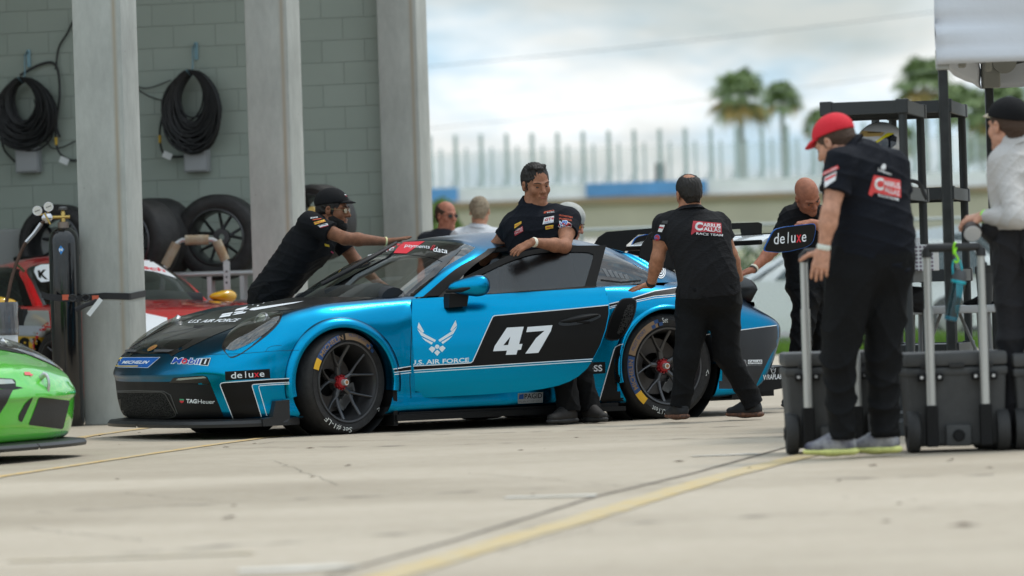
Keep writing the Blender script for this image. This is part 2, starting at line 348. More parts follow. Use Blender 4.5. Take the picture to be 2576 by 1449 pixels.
# ================================================================== GARAGE
GA = Vector((.242, .970, 0)).normalized()      # along the open facade, away from the camera
GB = Vector((.970, -.242, 0)).normalized()     # along the block wall, towards the right
def conc_mat(name, base, edge):
    m = bpy.data.materials.new(name); m.use_nodes = True; t = m.node_tree; b = t.nodes['Principled BSDF']; nn = t.nodes.new; ll = t.links.new
    b.inputs['Roughness'].default_value = .85; b.inputs['Specular IOR Level'].default_value = .2
    tc = nn('ShaderNodeTexCoord'); mp = nn('ShaderNodeMapping'); mp.inputs['Scale'].default_value = (2.6, 2.6, 1.0); ll(tc.outputs['Object'], mp.inputs[0])
    a = nn('ShaderNodeTexNoise'); a.inputs['Scale'].default_value = 1.6; a.inputs['Detail'].default_value = 9; a.inputs['Roughness'].default_value = .68; ll(mp.outputs[0], a.inputs[0])
    r = nn('ShaderNodeValToRGB'); r.color_ramp.elements[0].position = .3; r.color_ramp.elements[1].position = .7
    r.color_ramp.elements[0].color = (*[c*.74 for c in base], 1); r.color_ramp.elements[1].color = (*[c*1.10 for c in base], 1); ll(a.outputs[0], r.inputs[0])
    # pits
    v = nn('ShaderNodeTexVoronoi'); v.inputs['Scale'].default_value = 7; ll(tc.outputs['Object'], v.inputs[0]); r2 = nn('ShaderNodeValToRGB')
    r2.color_ramp.elements[0].position = .02; r2.color_ramp.elements[1].position = .045; r2.color_ramp.elements[0].color = (.35, .33, .3, 1); r2.color_ramp.elements[1].color = (1, 1, 1, 1); ll(v.outputs['Distance'], r2.inputs[0])
    mx = nn('ShaderNodeMixRGB'); mx.blend_type = 'MULTIPLY'; mx.inputs[0].default_value = .8; ll(r.outputs[0], mx.inputs[1]); ll(r2.outputs[0], mx.inputs[2])
    # rust-brown run marks down the outer corner (object x near +edge)
    sp = nn('ShaderNodeSeparateXYZ'); ll(tc.outputs['Object'], sp.inputs[0])
    ma = nn('ShaderNodeMath'); ma.operation = 'SUBTRACT'; ma.inputs[1].default_value = edge; ll(sp.outputs[0], ma.inputs[0])
    mb = nn('ShaderNodeMath'); mb.operation = 'ABSOLUTE'; ll(ma.outputs[0], mb.inputs[0])
    mc = nn('ShaderNodeMapRange'); mc.inputs[1].default_value = .0; mc.inputs[2].default_value = .028; mc.inputs[3].default_value = 1; mc.inputs[4].default_value = 0; ll(mb.outputs[0], mc.inputs[0])
    md = nn('ShaderNodeMath'); md.operation = 'MULTIPLY'; ll(mc.outputs[0], md.inputs[0]); ll(a.outputs[0], md.inputs[1])
    m4 = nn('ShaderNodeMixRGB'); m4.inputs[2].default_value = (.30, .215, .115, 1); ll(md.outputs[0], m4.inputs[0]); ll(mx.outputs[0], m4.inputs[1])
    ll(m4.outputs[0], b.inputs['Base Color'])
    bp = nn('ShaderNodeBump'); bp.inputs['Strength'].default_value = .4; bp.inputs['Distance'].default_value = .006; ll(a.outputs[0], bp.inputs['Height']); ll(bp.outputs[0], b.inputs['Normal'])
    return m
def wall_mat():
    m = bpy.data.materials.new('painted_block_wall'); m.use_nodes = True; t = m.node_tree; b = t.nodes['Principled BSDF']; nn = t.nodes.new; ll = t.links.new
    b.inputs['Roughness'].default_value = .55
    tc = nn('ShaderNodeTexCoord'); mp = nn('ShaderNodeMapping'); mp.inputs['Rotation'].default_value = (R(90), 0, 0); ll(tc.outputs['Object'], mp.inputs[0])
    br = nn('ShaderNodeTexBrick'); br.offset = .5; br.inputs['Scale'].default_value = 1; br.inputs['Brick Width'].default_value = .406; br.inputs['Row Height'].default_value = .203; br.inputs['Mortar Size'].default_value = .0045; br.inputs['Mortar Smooth'].default_value = .6
    br.inputs['Color1'].default_value = (.305, .35, .305, 1); br.inputs['Color2'].default_value = (.33, .375, .33, 1); br.inputs['Mortar'].default_value = (.275, .312, .275, 1); ll(mp.outputs[0], br.inputs[0])
    n = nn('ShaderNodeTexNoise'); n.inputs['Scale'].default_value = 1.2; n.inputs['Detail'].default_value = 7; ll(tc.outputs['Object'], n.inputs[0])
    r = nn('ShaderNodeValToRGB'); r.color_ramp.elements[0].color = (.84, .86, .86, 1); r.color_ramp.elements[1].color = (1.06, 1.06, 1.06, 1); ll(n.outputs[0], r.inputs[0])
    mx = nn('ShaderNodeMixRGB'); mx.blend_type = 'MULTIPLY'; mx.inputs[0].default_value = 1; ll(br.outputs[0], mx.inputs[1]); ll(r.outputs[0], mx.inputs[2]); ll(mx.outputs[0], b.inputs['Base Color'])
    iv = nn('ShaderNodeMath'); iv.operation = 'MULTIPLY_ADD'; iv.inputs[1].default_value = -1; iv.inputs[2].default_value = 1; ll(br.outputs['Fac'], iv.inputs[0])
    n2 = nn('ShaderNodeTexNoise'); n2.inputs['Scale'].default_value = 60; n2.inputs['Detail'].default_value = 3; ll(tc.outputs['Object'], n2.inputs[0])
    ad = nn('ShaderNodeMath'); ad.operation = 'MULTIPLY_ADD'; ad.inputs[1].default_value = .25; ll(n2.outputs[0], ad.inputs[0]); ll(iv.outputs[0], ad.inputs[2])
    bp = nn('ShaderNodeBump'); bp.inputs['Strength'].default_value = .8; bp.inputs['Distance'].default_value = .006; ll(ad.outputs[0], bp.inputs['Height']); ll(bp.outputs[0], b.inputs['Normal'])
    return m
garage = empty('garage', at(1020, 1010, 38.6).xy.to_3d(), math.atan2(GB.y, GB.x), 'open-sided grey-green block garage with three raw concrete columns', 'building')
cm = conc_mat('raw_concrete', (.43, .445, .42), .135)
COLS = []
for (px, wpx, Y) in ((233+17, 126, 31.6), (676, 109, 35.1), (1005, 100, 38.6)):
    s = wpx*Y/FPX/.97; base = at(px, 300, Y); base.z = 0; dp = .37
    tilt = 0
    c = empty('t'); bpy.data.objects.remove(c)
    mb = MB(); mb.box((0, 0, 4.2), (s, dp, 8.4), bev=.012)
    o = mb.build('column', cm, garage, smooth=True)
    # front face centre sits at base
    wp = base+Vector((GA.x, GA.y, 0))*dp/2
    o.location = world_of(garage).inverted()@wp; COLS.append((wp, s, dp))
# block wall from the third column to the left, its neighbour wall far left, unseen roof slab, placed and raised to shape the light inside
wm = wall_mat()
w3 = COLS[2][0]; h0 = w3-GB*.16
mb = MB(); Lw = 9.0
o = MB().box((-Lw/2, .12, 4.2), (Lw, .22, 8.4)).build('block_wall', wm, garage); o.location = world_of(garage).inverted()@Vector((h0.x, h0.y, 0))
mb = MB(); mb.box((-Lw/2+.3, -4.6, 8.75), (Lw+.9, 10.0, .35)); mb.box((.05, -4.6, 8.5), (.3, 10.0, .45))
o = mb.build('roof', mat('roof_concrete', (.33, .33, .31), .9, noise=.15), garage); o.location = world_of(garage).inverted()@Vector((h0.x, h0.y, 0))
o = MB().box((-Lw-.1, -4.6, 4.2), (.2, 9.6, 8.38)).build('side_wall', wm, garage); o.location = world_of(garage).inverted()@Vector((h0.x, h0.y, 0))
# frame helper on the block wall: pixel -> point d metres in front of it
WN = -GA
def onwall(px, py, d=0.):
    dd = ray(px, py); p0 = Vector((h0.x, h0.y, 0))+GA*.01+WN*d; t = (p0-CO).dot(WN)/dd.dot(WN); return CO+dd*t
# ================================================================== BEYOND THE PADDOCK
def chain_fence():
    e = empty('chain_link_fence', (3, 60, 0), 0, 'grey galvanised chain-link fence running behind the paddock', 'fence')
    x0, x1, h = -2.0, 10.0, 1.75; st = mat('galvanised_steel', (.42, .45, .45), .5, metal=.4)
    mb = MB(); p = .062
    def wire(a, b):
        a = Vector(a); b = Vector(b); d = (b-a).normalized(); n = Vector((-d.z, 0, d.x))*.0028; y = Vector((0, .0028, 0))
        mb.add([a-n, a+y, a+n, b-n, b+y, b+n], [(0, 1, 4, 3), (1, 2, 5, 4), (2, 0, 3, 5)])
    x = x0-h
    while x < x1:
        for sg in (1, -1):
            xa, xb = (x, x+h) if sg == 1 else (x+h, x); za, zb = 0.05, h
            lo, hi = max(x0, min(xa, xb)), min(x1, max(xa, xb))
            if hi > lo:
                f = lambda q: za+(q-xa)/(xb-xa)*(zb-za)
                wire((lo, 0, f(lo)), (hi, 0, f(hi)))
        x += p*1.41
    mb.build('wire_mesh', st, e)
    for xx in np.arange(x0, x1+.1, 3.0): MB().tube([(xx, .04, 0), (xx, .04, h+.1)], .03, 10).build('post', st, e, smooth=True)
    MB().tube([(x0, .04, h+.02), (x1, .04, h+.02)], .022, 8).build('top_rail', st, e, smooth=True)
    e.location = (0, 60, 0)
chain_fence()
def parked_car(name, loc, rz, Ln, Hh, m, label, cat, boxy=0.):
    e = empty(name, loc, rz, label, cat)
    # side profile (x, z)
    if boxy: prof = [(-.5, .35), (-.5, .62), (-.49, .96), (-.40, 1.0), (.20, 1.0), (.30, .97), (.40, .66), (.5, .6), (.5, .3)]
    else: prof = [(-.5, .30), (-.5, .55), (-.485, .68), (-.40, .96), (-.28, 1.0), (.05, 1.0), (.12, .97), (.27, .64), (.42, .57), (.5, .50), (.5, .28)]
    pr = [(x*Ln, z*Hh) for x, z in prof]; pr = [(pr[0][0], .22)]+pr+[(pr[-1][0], .22)]
    wdt = .93; V = []; F = []; n = len(pr)
    ys = [-1, -.93, -.5, 0, .5, .93, 1]
    for y in ys:
        for (x, z) in pr:
            tz = max(0, (z-.62*Hh)/(.38*Hh)); yy = y*wdt*(1-.22*tz); k = 1 if abs(y) < .95 else .985
            V.append((x*(k if abs(y) > .95 else 1), yy, .22+(z-.22)*k))
    for i in range(len(ys)-1):
        for j in range(n-1): F.append((i*n+j, i*n+j+1, (i+1)*n+j+1, (i+1)*n+j))
    F.append(tuple(range(n))); F.append(tuple((len(ys)-1)*n+j for j in range(n))[::-1])
    b = mk('body', V, F, m, e, False)
    md = b.modifiers.new('bevel', 'BEVEL'); md.width = .04; md.segments = 2; md.limit_method = 'ANGLE'
    gl = mat('parked_glass', (.02, .04, .045), .08, spec=.8)
    for s in (-1, 1):
        for (a, c2) in (((-.44, -.24), 0), ((-.225, -.02), 0), ((0.0, .17 if boxy else .13), 1)):
            x0, x1 = a[0]*Ln, a[1]*Ln; z0, z1 = .66*Hh, .93*Hh
            yy = lambda z: s*(wdt*(1-.22*max(0, (z-.62*Hh)/(.38*Hh)))+.012)
            sl = .09*Ln if c2 else 0
            q = [(x0, z0), (x1+sl, z0), (x1, z1), (x0, z1)]
            if a[0] < -.4: q[0] = (x0-.01, z0); q[3] = (x0+.05*Ln, z1)
            V = [(x, yy(z), z) for x, z in q]+[(x, yy(z)-s*.02, z) for x, z in q]
            mk('window', V, [(0, 1, 2, 3), (4, 7, 6, 5), (0, 4, 5, 1), (1, 5, 6, 2), (2, 6, 7, 3), (3, 7, 4, 0)], gl, e, False)
    ws = [(.125*Ln, .95*Hh), (.29*Ln, .655*Hh)] if not boxy else [(.315*Ln, .94*Hh), (.395*Ln, .68*Hh)]
    V = [(ws[0][0], -.66, ws[0][1]+.02), (ws[0][0], .66, ws[0][1]+.02), (ws[1][0], .78, ws[1][1]+.02), (ws[1][0], -.78, ws[1][1]+.02)]
    V += [(x-.03, y, z-.02) for x, y, z in V]
    mk('windscreen', V, [(0, 1, 2, 3), (4, 7, 6, 5), (0, 4, 5, 1), (1, 5, 6, 2), (2, 6, 7, 3), (3, 7, 4, 0)], gl, e, False)
    for x in (-.31*Ln, .33*Ln):
        for s in (-1, 1):
            r = .34; w_ = MB().lathe([(.0, .02), (.2, .03), (.22, .0), (r-.03, -.01), (r, -.03), (r, -.2), (0, -.2)], (x, s*.95, r), (0, s, 0), 24).build('wheel', mat('parked_tyre', (.03, .03, .03), .8), e, smooth=True)
            MB().lathe([(0, .045), (.05, .05), (.2, .035), (.21, .01)], (x, s*.95, r), (0, s, 0), 16).build('rim', mat('parked_rim', (.5, .5, .52), .3, metal=.8), w_, smooth=True)
    for s in (-1, 1):
        MB().ball((.49*Ln, s*.68, .5*Hh), (.05, .16, .07), 8).build('headlight', mat('lamp_glass', (.8, .82, .85), .1), e, smooth=True)
    return e
wp = mat('pearl_white_paint', (.80, .82, .82), .25, coat=.6)
parked_car('parked_car', (4.9, 64.0, 0), R(184), 4.9, 1.50, wp, 'pale white saloon parked behind the fence, next to the race car tail', 'car')
parked_car('parked_suv', (8.9, 69.5, 0), R(2), 4.9, 1.78, mat('silver_paint', (.50, .54, .56), .3, coat=.5, metal=.3), 'silver SUV parked behind the fence, seen through the shelving', 'car', 1)
parked_car('parked_van', (13.6, 92.0, 0), R(180), 6.0, 2.9, mat('greyblue_paint', (.33, .40, .43), .4, coat=.3), 'tall grey van in the distance beside the tent legs', 'van', 1)
parked_car('parked_car', (1.5, 83.0, 0), R(175), 4.6, 1.45, mat('far_blue_paint', (.05, .22, .42), .3, coat=.6), 'blue car parked far off behind the rear wing', 'car')
def overpass():
    Y = 225.0; e = empty('footbridge', (0, Y, 0), 0, 'long concrete wall topped by white barrier, blue banners and tall fence poles', 'bridge')
    P = lambda x, y, dY=0: at(x, y, Y+dY)
    x0 = P(700, 500).x; x1 = P(2900, 500).x
    ztop = P(1500, 502).z; zb = P(1500, 600).z
    MB().box(((x0+x1)/2, 0, (ztop+zb)/2), (x1-x0, 3.0, ztop-zb)).build('deck_wall', mat('tan_concrete', (.50, .46, .36), .9, noise=.1, nscale=.3), e)
    MB().box(((x0+x1)/2, -1.62, ztop-.12), (x1-x0, .22, .34)).build('coping', mat('coping_brown', (.27, .23, .17), .9, col2=(.36, .25, .15), nscale=.4), e)
    zr = P(1500, 466).z
    MB().box(((x0+x1)/2, -1.2, (zr+ztop)/2+.05), (x1-x0, .15, zr-ztop)).build('barrier', mat('white_barrier', (.80, .82, .82), .7, noise=.12, nscale=.7), e)
    for (a, b) in ((1080, 1152), (1473, 1775)):
        p, q = P(a, 470), P(b, 470)
        MB().box(((p.x+q.x)/2, -1.42, (zr+ztop)/2+.1), (q.x-p.x, .06, (zr-ztop)*.92)).build('banner', mat('blue_banner', (.12, .32, .62), .7, noise=.15, nscale=.5), e)
    zt = P(1500, 345).z; zn = P(1500, 372).z
    for i, px in enumerate(np.arange(1085, 2620, 64)):
        x = P(px, 450).x; mb = MB(); mb.box((x, -.9, (zt+zr)/2), (.20, .20, zt-zr+.6)); mb.build('fence_pole', mat('pole_green', (.40, .48, .47), .6), e)  # pale pole colour stands in for distance haze
        x = P(px+26, 450).x
        MB().box((x, -.2, (zn+zr)/2), (.14, .14, zn-zr+.4)).build('fence_pole', mat('pole_green'), e) if False else MB().box((x, -.2, (zn+zr)/2), (.13, .13, zn-zr+.4)).build('fence_pole', MAT['pole_green'], e)
        a = Vector((P(px-28, 470).x, -.6, zr-.3)); b = Vector((P(px+8, 470).x, -.6, P(1500, 425).z)); MB().tube([a, b], .05, 6).build('brace', MAT['pole_green'], e)
    # see-through wire netting between the poles
    nm = bpy.data.materials.new('far_netting'); nm.use_nodes = True; nm.node_tree.nodes['Principled BSDF'].inputs['Base Color'].default_value = (.75, .8, .8, 1); nm.node_tree.nodes['Principled BSDF'].inputs['Alpha'].default_value = .30
    mk('netting', [(x0, -.7, zr-.3), (x1, -.7, zr-.3), (x1, -.7, zn), (x0, -.7, zn)], [(0, 1, 2, 3)], nm, e, False)
    for k in range(8):
        x = x0+(x1-x0)*(k+.5)/8; MB().box((x, 0, zb/2), (1.1, 1.8, zb)).build('pier', MAT['tan_concrete'], e)
    mk2 = P(1960-300, 400); MB().box((P(1660, 440).x, -.5, P(1660, 440).z), (.5, .4, 1.2)).build('speaker_box', mat('dark_box', (.08, .1, .1), .7), e)
overpass()
# low tan embankment and hedge seen under the bridge
def bank(): 
    V = []; F = []; xs = np.linspace(-60, 90, 60)
    for x in xs: V += [(x, 180, 0), (x, 186, 2.3+.2*sin(x*.3)), (x, 200, 2.6+.2*sin(x*.21)), (x, 205, 0)]
    for i in range(59):
        for j in range(3): F.append((4*i+j, 4*i+4+j, 4*i+5+j, 4*i+1+j))
    tag(mk('embankment', V, F, mat('dry_grass_bank', (.30, .33, .16), .95, col2=(.42, .38, .26), nscale=.12)), kind='structure')
bank()
def hedge(name, c, s, label, m, n=5000):
    V = []; F = []
    for i in range(n):
        t = rng.normal(size=3); t /= np.linalg.norm(t); r = rng.uniform(.55, 1)**.4*(1+.15*sin(t[0]*7)+.12*sin(t[2]*9+t[0]*4))
        p = Vector((c[0]+t[0]*s[0]*r, c[1]+t[1]*s[1]*r, max(.05, c[2]+t[2]*s[2]*r))); a = rng.normal(size=3); a /= np.linalg.norm(a); b = np.cross(a, rng.normal(size=3)); b /= np.linalg.norm(b); q = .10*rng.uniform(.6, 1.4); k = len(V)
        V += [p+Vector(a)*q, p+Vector(b)*q, p-Vector(a)*q]; F.append((k, k+1, k+2))
    return tag(mk(name, V, F, m, smooth=False), label, 'bush')
gb = mat('bush_leaf', (.10, .17, .04), .8, col2=(.05, .10, .02), nscale=3)
p = at(1095, 560, 120); hedge('bush', (p.x, 120, 1.6), (1.3, 1.2, 1.9), 'green bush just right of the third concrete column, behind the two onlookers', mat('bush_leaf_light', (.17, .26, .05), .8, col2=(.08, .15, .03), nscale=3))
p = at(1240, 560, 120); hedge('bush', (p.x, 122, 1.2), (.7, .8, 1.3), 'small green bush between the two onlookers', MAT['bush_leaf_light'], 3000)
p = at(2200, 560, 130); hedge('bush', (p.x+3, 132, 1.1), (9, 1.2, 1.4), 'low olive hedge in the distance behind the shelving', gb, 9000)
# ---- palms
pl = mat('palm_frond', (.25, .33, .13), .7, col2=(.13, .20, .08), nscale=2.0); pdry = mat('palm_frond_dry', (.42, .30, .10), .8, noise=.3)  # frond greens lightened to imitate haze over distance
ptr = mat('palm_trunk', (.36, .38, .35), .9, noise=.3, nscale=3, stretch=(1, 1, .3))
def palm(px, py, r_px, Y, seed, label, boots=False):
    rg = np.random.default_rng(seed); c = at(px, py, Y); R0 = r_px*Y/FPX
    e = empty('palm_tree', (c.x, Y, 0), 0, label, 'palm tree', 'cabbage palms on the skyline')
    top = c.z-.1*R0; lean = rg.normal(0, .012)*top
    pts = [(lean*(1-k/8)**2, 0, top*k/8) for k in range(9)]
    MB().tube(pts, [.21-.06*k/8+(.05 if k == 0 else 0) for k in range(9)], 12).build('trunk', ptr, e, smooth=True)
    V = []; F = []; MI = []
    nf = 46
    for i in range(nf):
        az = rg.uniform(0, 2*pi); el = rg.uniform(-.75, 1.35); dry = el < -.3 and rg.random() < .55
        d = Vector((cos(az)*cos(el), sin(az)*cos(el), sin(el))); ln = R0*rg.uniform(.42, .55)
        base = Vector((0, 0, top)); hub = base+d*ln
        # fan of narrow leaflets about the stalk end
        side = d.cross(Vector((0, 0, 1)))
        if side.length < .1: side = Vector((1, 0, 0))
        side.normalize(); upv = side.cross(d).normalized()
        k = len(V); sw = .02*R0; V += [base-side*sw, base+side*sw, hub+side*sw*.7, hub-side*sw*.7]; F.append((k, k+1, k+2, k+3)); MI.append(1 if dry else 0)
        for q in range(22):
            a = (q/21-.5)*R(250)+rg.normal(0, .05); dr = (d*cos(a)+side*sin(a)).normalized(); L2 = R0*rg.uniform(.42, .62)*(1-.25*abs(a)/2.2)
            mid = hub+dr*L2*.55+upv*.05*R0; tip = hub+dr*L2+Vector((0, 0, -.30*L2-rg.uniform(0, .1)*R0)); wv = dr.cross(upv)*.030*R0; k = len(V)
            V += [hub, mid-wv, tip, mid+wv]; F.append((k, k+1, k+2, k+3)); MI.append(1 if dry else 0)
    o = mk('crown', V, F, [pl, pdry], e, False, mi=MI)
palm(1862, 238, 98, 262, 1, 'tall cabbage palm left of centre-right sky, larger of the close pair')
palm(1966, 250, 68, 300, 2, 'smaller palm standing just right of the tall one in the open sky')
palm(2325, 208, 96, 262, 3, 'palm whose crown shows just left of the tent corner')
palm(2065, 312, 62, 300, 4, 'low palm crown peeping between the pair of palms and the red cap')
palm(2425, 272, 96, 250, 5, 'palm rising between the two tent legs')
palm(2530, 252, 86, 250, 6, 'palm at the right edge above the black-capped man')
palm(2470, 372, 62, 300, 7, 'low yellowing palm right of the second tent leg')
palm(2275, 355, 60, 300, 8, 'distant low palm seen through the shelving')
# overhead cables, faint in the sky
def wires():
    for k, (a, b, Y, lb) in enumerate((((1050, 140), (2560, -20), 150, 'upper thin overhead cable crossing the sky'), ((1050, 305), (2400, 150), 190, 'lower thin overhead cable crossing the sky'))):
        p, q = at(a[0]-900, a[1]+95, Y), at(b[0]+500, b[1]-50, Y); pts = [p.lerp(q, t/20)+Vector((0, 0, -1.2*4*(t/20)*(1-t/20)*.4)) for t in range(21)]
        tag(MB().tube(pts, .012, 6).build('overhead_cable', mat('cable_grey', (.25, .27, .28), .6), None, smooth=True), lb, 'cable')
wires()

# hairline cracks and rubber scuffs in the slab
crm = mat('crack_dark', (.16, .14, .11), .95)
def crack(x, y, dx, dy, n, w_):
    p = [gnd(x, y)]; a = gnd(x+dx, y+dy)-p[0]
    for i in range(1, n+1): p.append(gnd(x, y)+a*(i/n)+Vector((rng.normal(0, .012), rng.normal(0, .02), 0)))
    strip('crack', p, w_, crm, z=.0015, jit=.8)
for a in ((300, 1240, 260, 22, 22, .0045), (1180, 1190, 420, 36, 30, .004), (1500, 1330, -260, 60, 20, .005), (2120, 1250, 330, 14, 24, .0045), (690, 1160, 160, 60, 16, .004), (60, 1330, 300, 30, 18, .006)): crack(*a)
sm_ = bpy.data.materials.new('rubber_scuff'); sm_.use_nodes = True; t = sm_.node_tree; b_ = t.nodes['Principled BSDF']; b_.inputs['Base Color'].default_value = (.05, .045, .04, 1); b_.inputs['Roughness'].default_value = .8
nn_ = t.nodes.new('ShaderNodeTexNoise'); nn_.inputs['Scale'].default_value = 5; nn_.inputs['Detail'].default_value = 8; g_ = t.nodes.new('ShaderNodeNewGeometry'); t.links.new(g_.outputs['Position'], nn_.inputs[0]); rr_ = t.nodes.new('ShaderNodeValToRGB'); rr_.color_ramp.elements[0].position = .48; rr_.color_ramp.elements[1].position = .75; rr_.color_ramp.elements[0].color = (0, 0, 0, 1); rr_.color_ramp.elements[1].color = (.55, .55, .55, 1); t.links.new(nn_.outputs[0], rr_.inputs[0]); t.links.new(rr_.outputs[0], b_.inputs['Alpha'])
for pts, w_ in (([(880, 1098), (1300, 1088), (1900, 1072)], .24), ([(400, 1130), (900, 1125), (1700, 1105), (2000, 1100)], .20), ([(100, 1290), (900, 1250), (1700, 1215), (2500, 1195)], .18), ([(200, 1400), (1100, 1340), (2500, 1270)], .2), ([(1000, 1060), (1500, 1052), (1900, 1043)], .25)):
    strip('tyre_scuff', [gnd(*p) for p in pts], w_, sm_, z=.0025, jit=.3)
# ================================================================== RACE CAR
YAW = R(29.5)
fcp = gnd(868, 1093); FV = Vector((-cos(YAW), -sin(YAW), 0)); LV = Vector((sin(YAW), -cos(YAW), 0))
CORG = fcp-FV*2.459-LV*.93; CORG.z = 0; CRZ = math.atan2(FV.y, FV.x)
WB = 2.459
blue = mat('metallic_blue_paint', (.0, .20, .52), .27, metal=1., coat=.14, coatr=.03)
def pearl_shade(m, c_face, c_graze):                 # pearl: lighter facing the viewer, grazing blue darkened to stand in for dark reflections
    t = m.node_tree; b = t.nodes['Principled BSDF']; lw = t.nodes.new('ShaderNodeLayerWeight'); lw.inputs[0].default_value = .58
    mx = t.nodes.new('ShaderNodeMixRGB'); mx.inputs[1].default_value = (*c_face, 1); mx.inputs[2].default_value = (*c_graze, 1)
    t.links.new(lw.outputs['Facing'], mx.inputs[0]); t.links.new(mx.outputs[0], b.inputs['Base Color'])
pearl_shade(blue, (.0, .29, .54), (.0, .010, .048))
red_p = mat('gloss_red_paint', (.55, .008, .012), .25, coat=1.)
green_p = mat('gloss_green_paint', (.07, .50, .02), .22, coat=1.)
silver_p = mat('door_silver_paint', (.42, .43, .41), .35, metal=.2, coat=.6)
blk = mat('satin_black_wrap', (.008, .0072, .0066), .45, spec=.18)
blkp = mat('black_plastic', (.009, .009, .0095), .5, spec=.22)
carb = mat('dark_grille', (.008, .008, .009), .6)
whit = mat('white_vinyl', (.74, .77, .80), .4)
rubber = mat('tyre_rubber', (.017, .016, .016), .72, bump=.25, bscale=140, noise=.35, nscale=30)
rimm = mat('rim_grey', (.085, .085, .088), .34, metal=.75)
steel = mat('steel', (.55, .55, .56), .3, metal=.9)
redm = mat('red_anodised', (.35, .015, .02), .35, metal=.4)
inter = mat('cabin_dark', (.016, .017, .018), .8)
wsglass = glassmat('windscreen_glass', (.84, .88, .87), .10)
sdglass = glassmat('side_window_glass', (.26, .29, .31), .06, .22)
dkglass = glassmat('dark_window_glass', (.10, .12, .14), .10)
lens = glassmat('lamp_lens', (.62, .63, .62), .10)
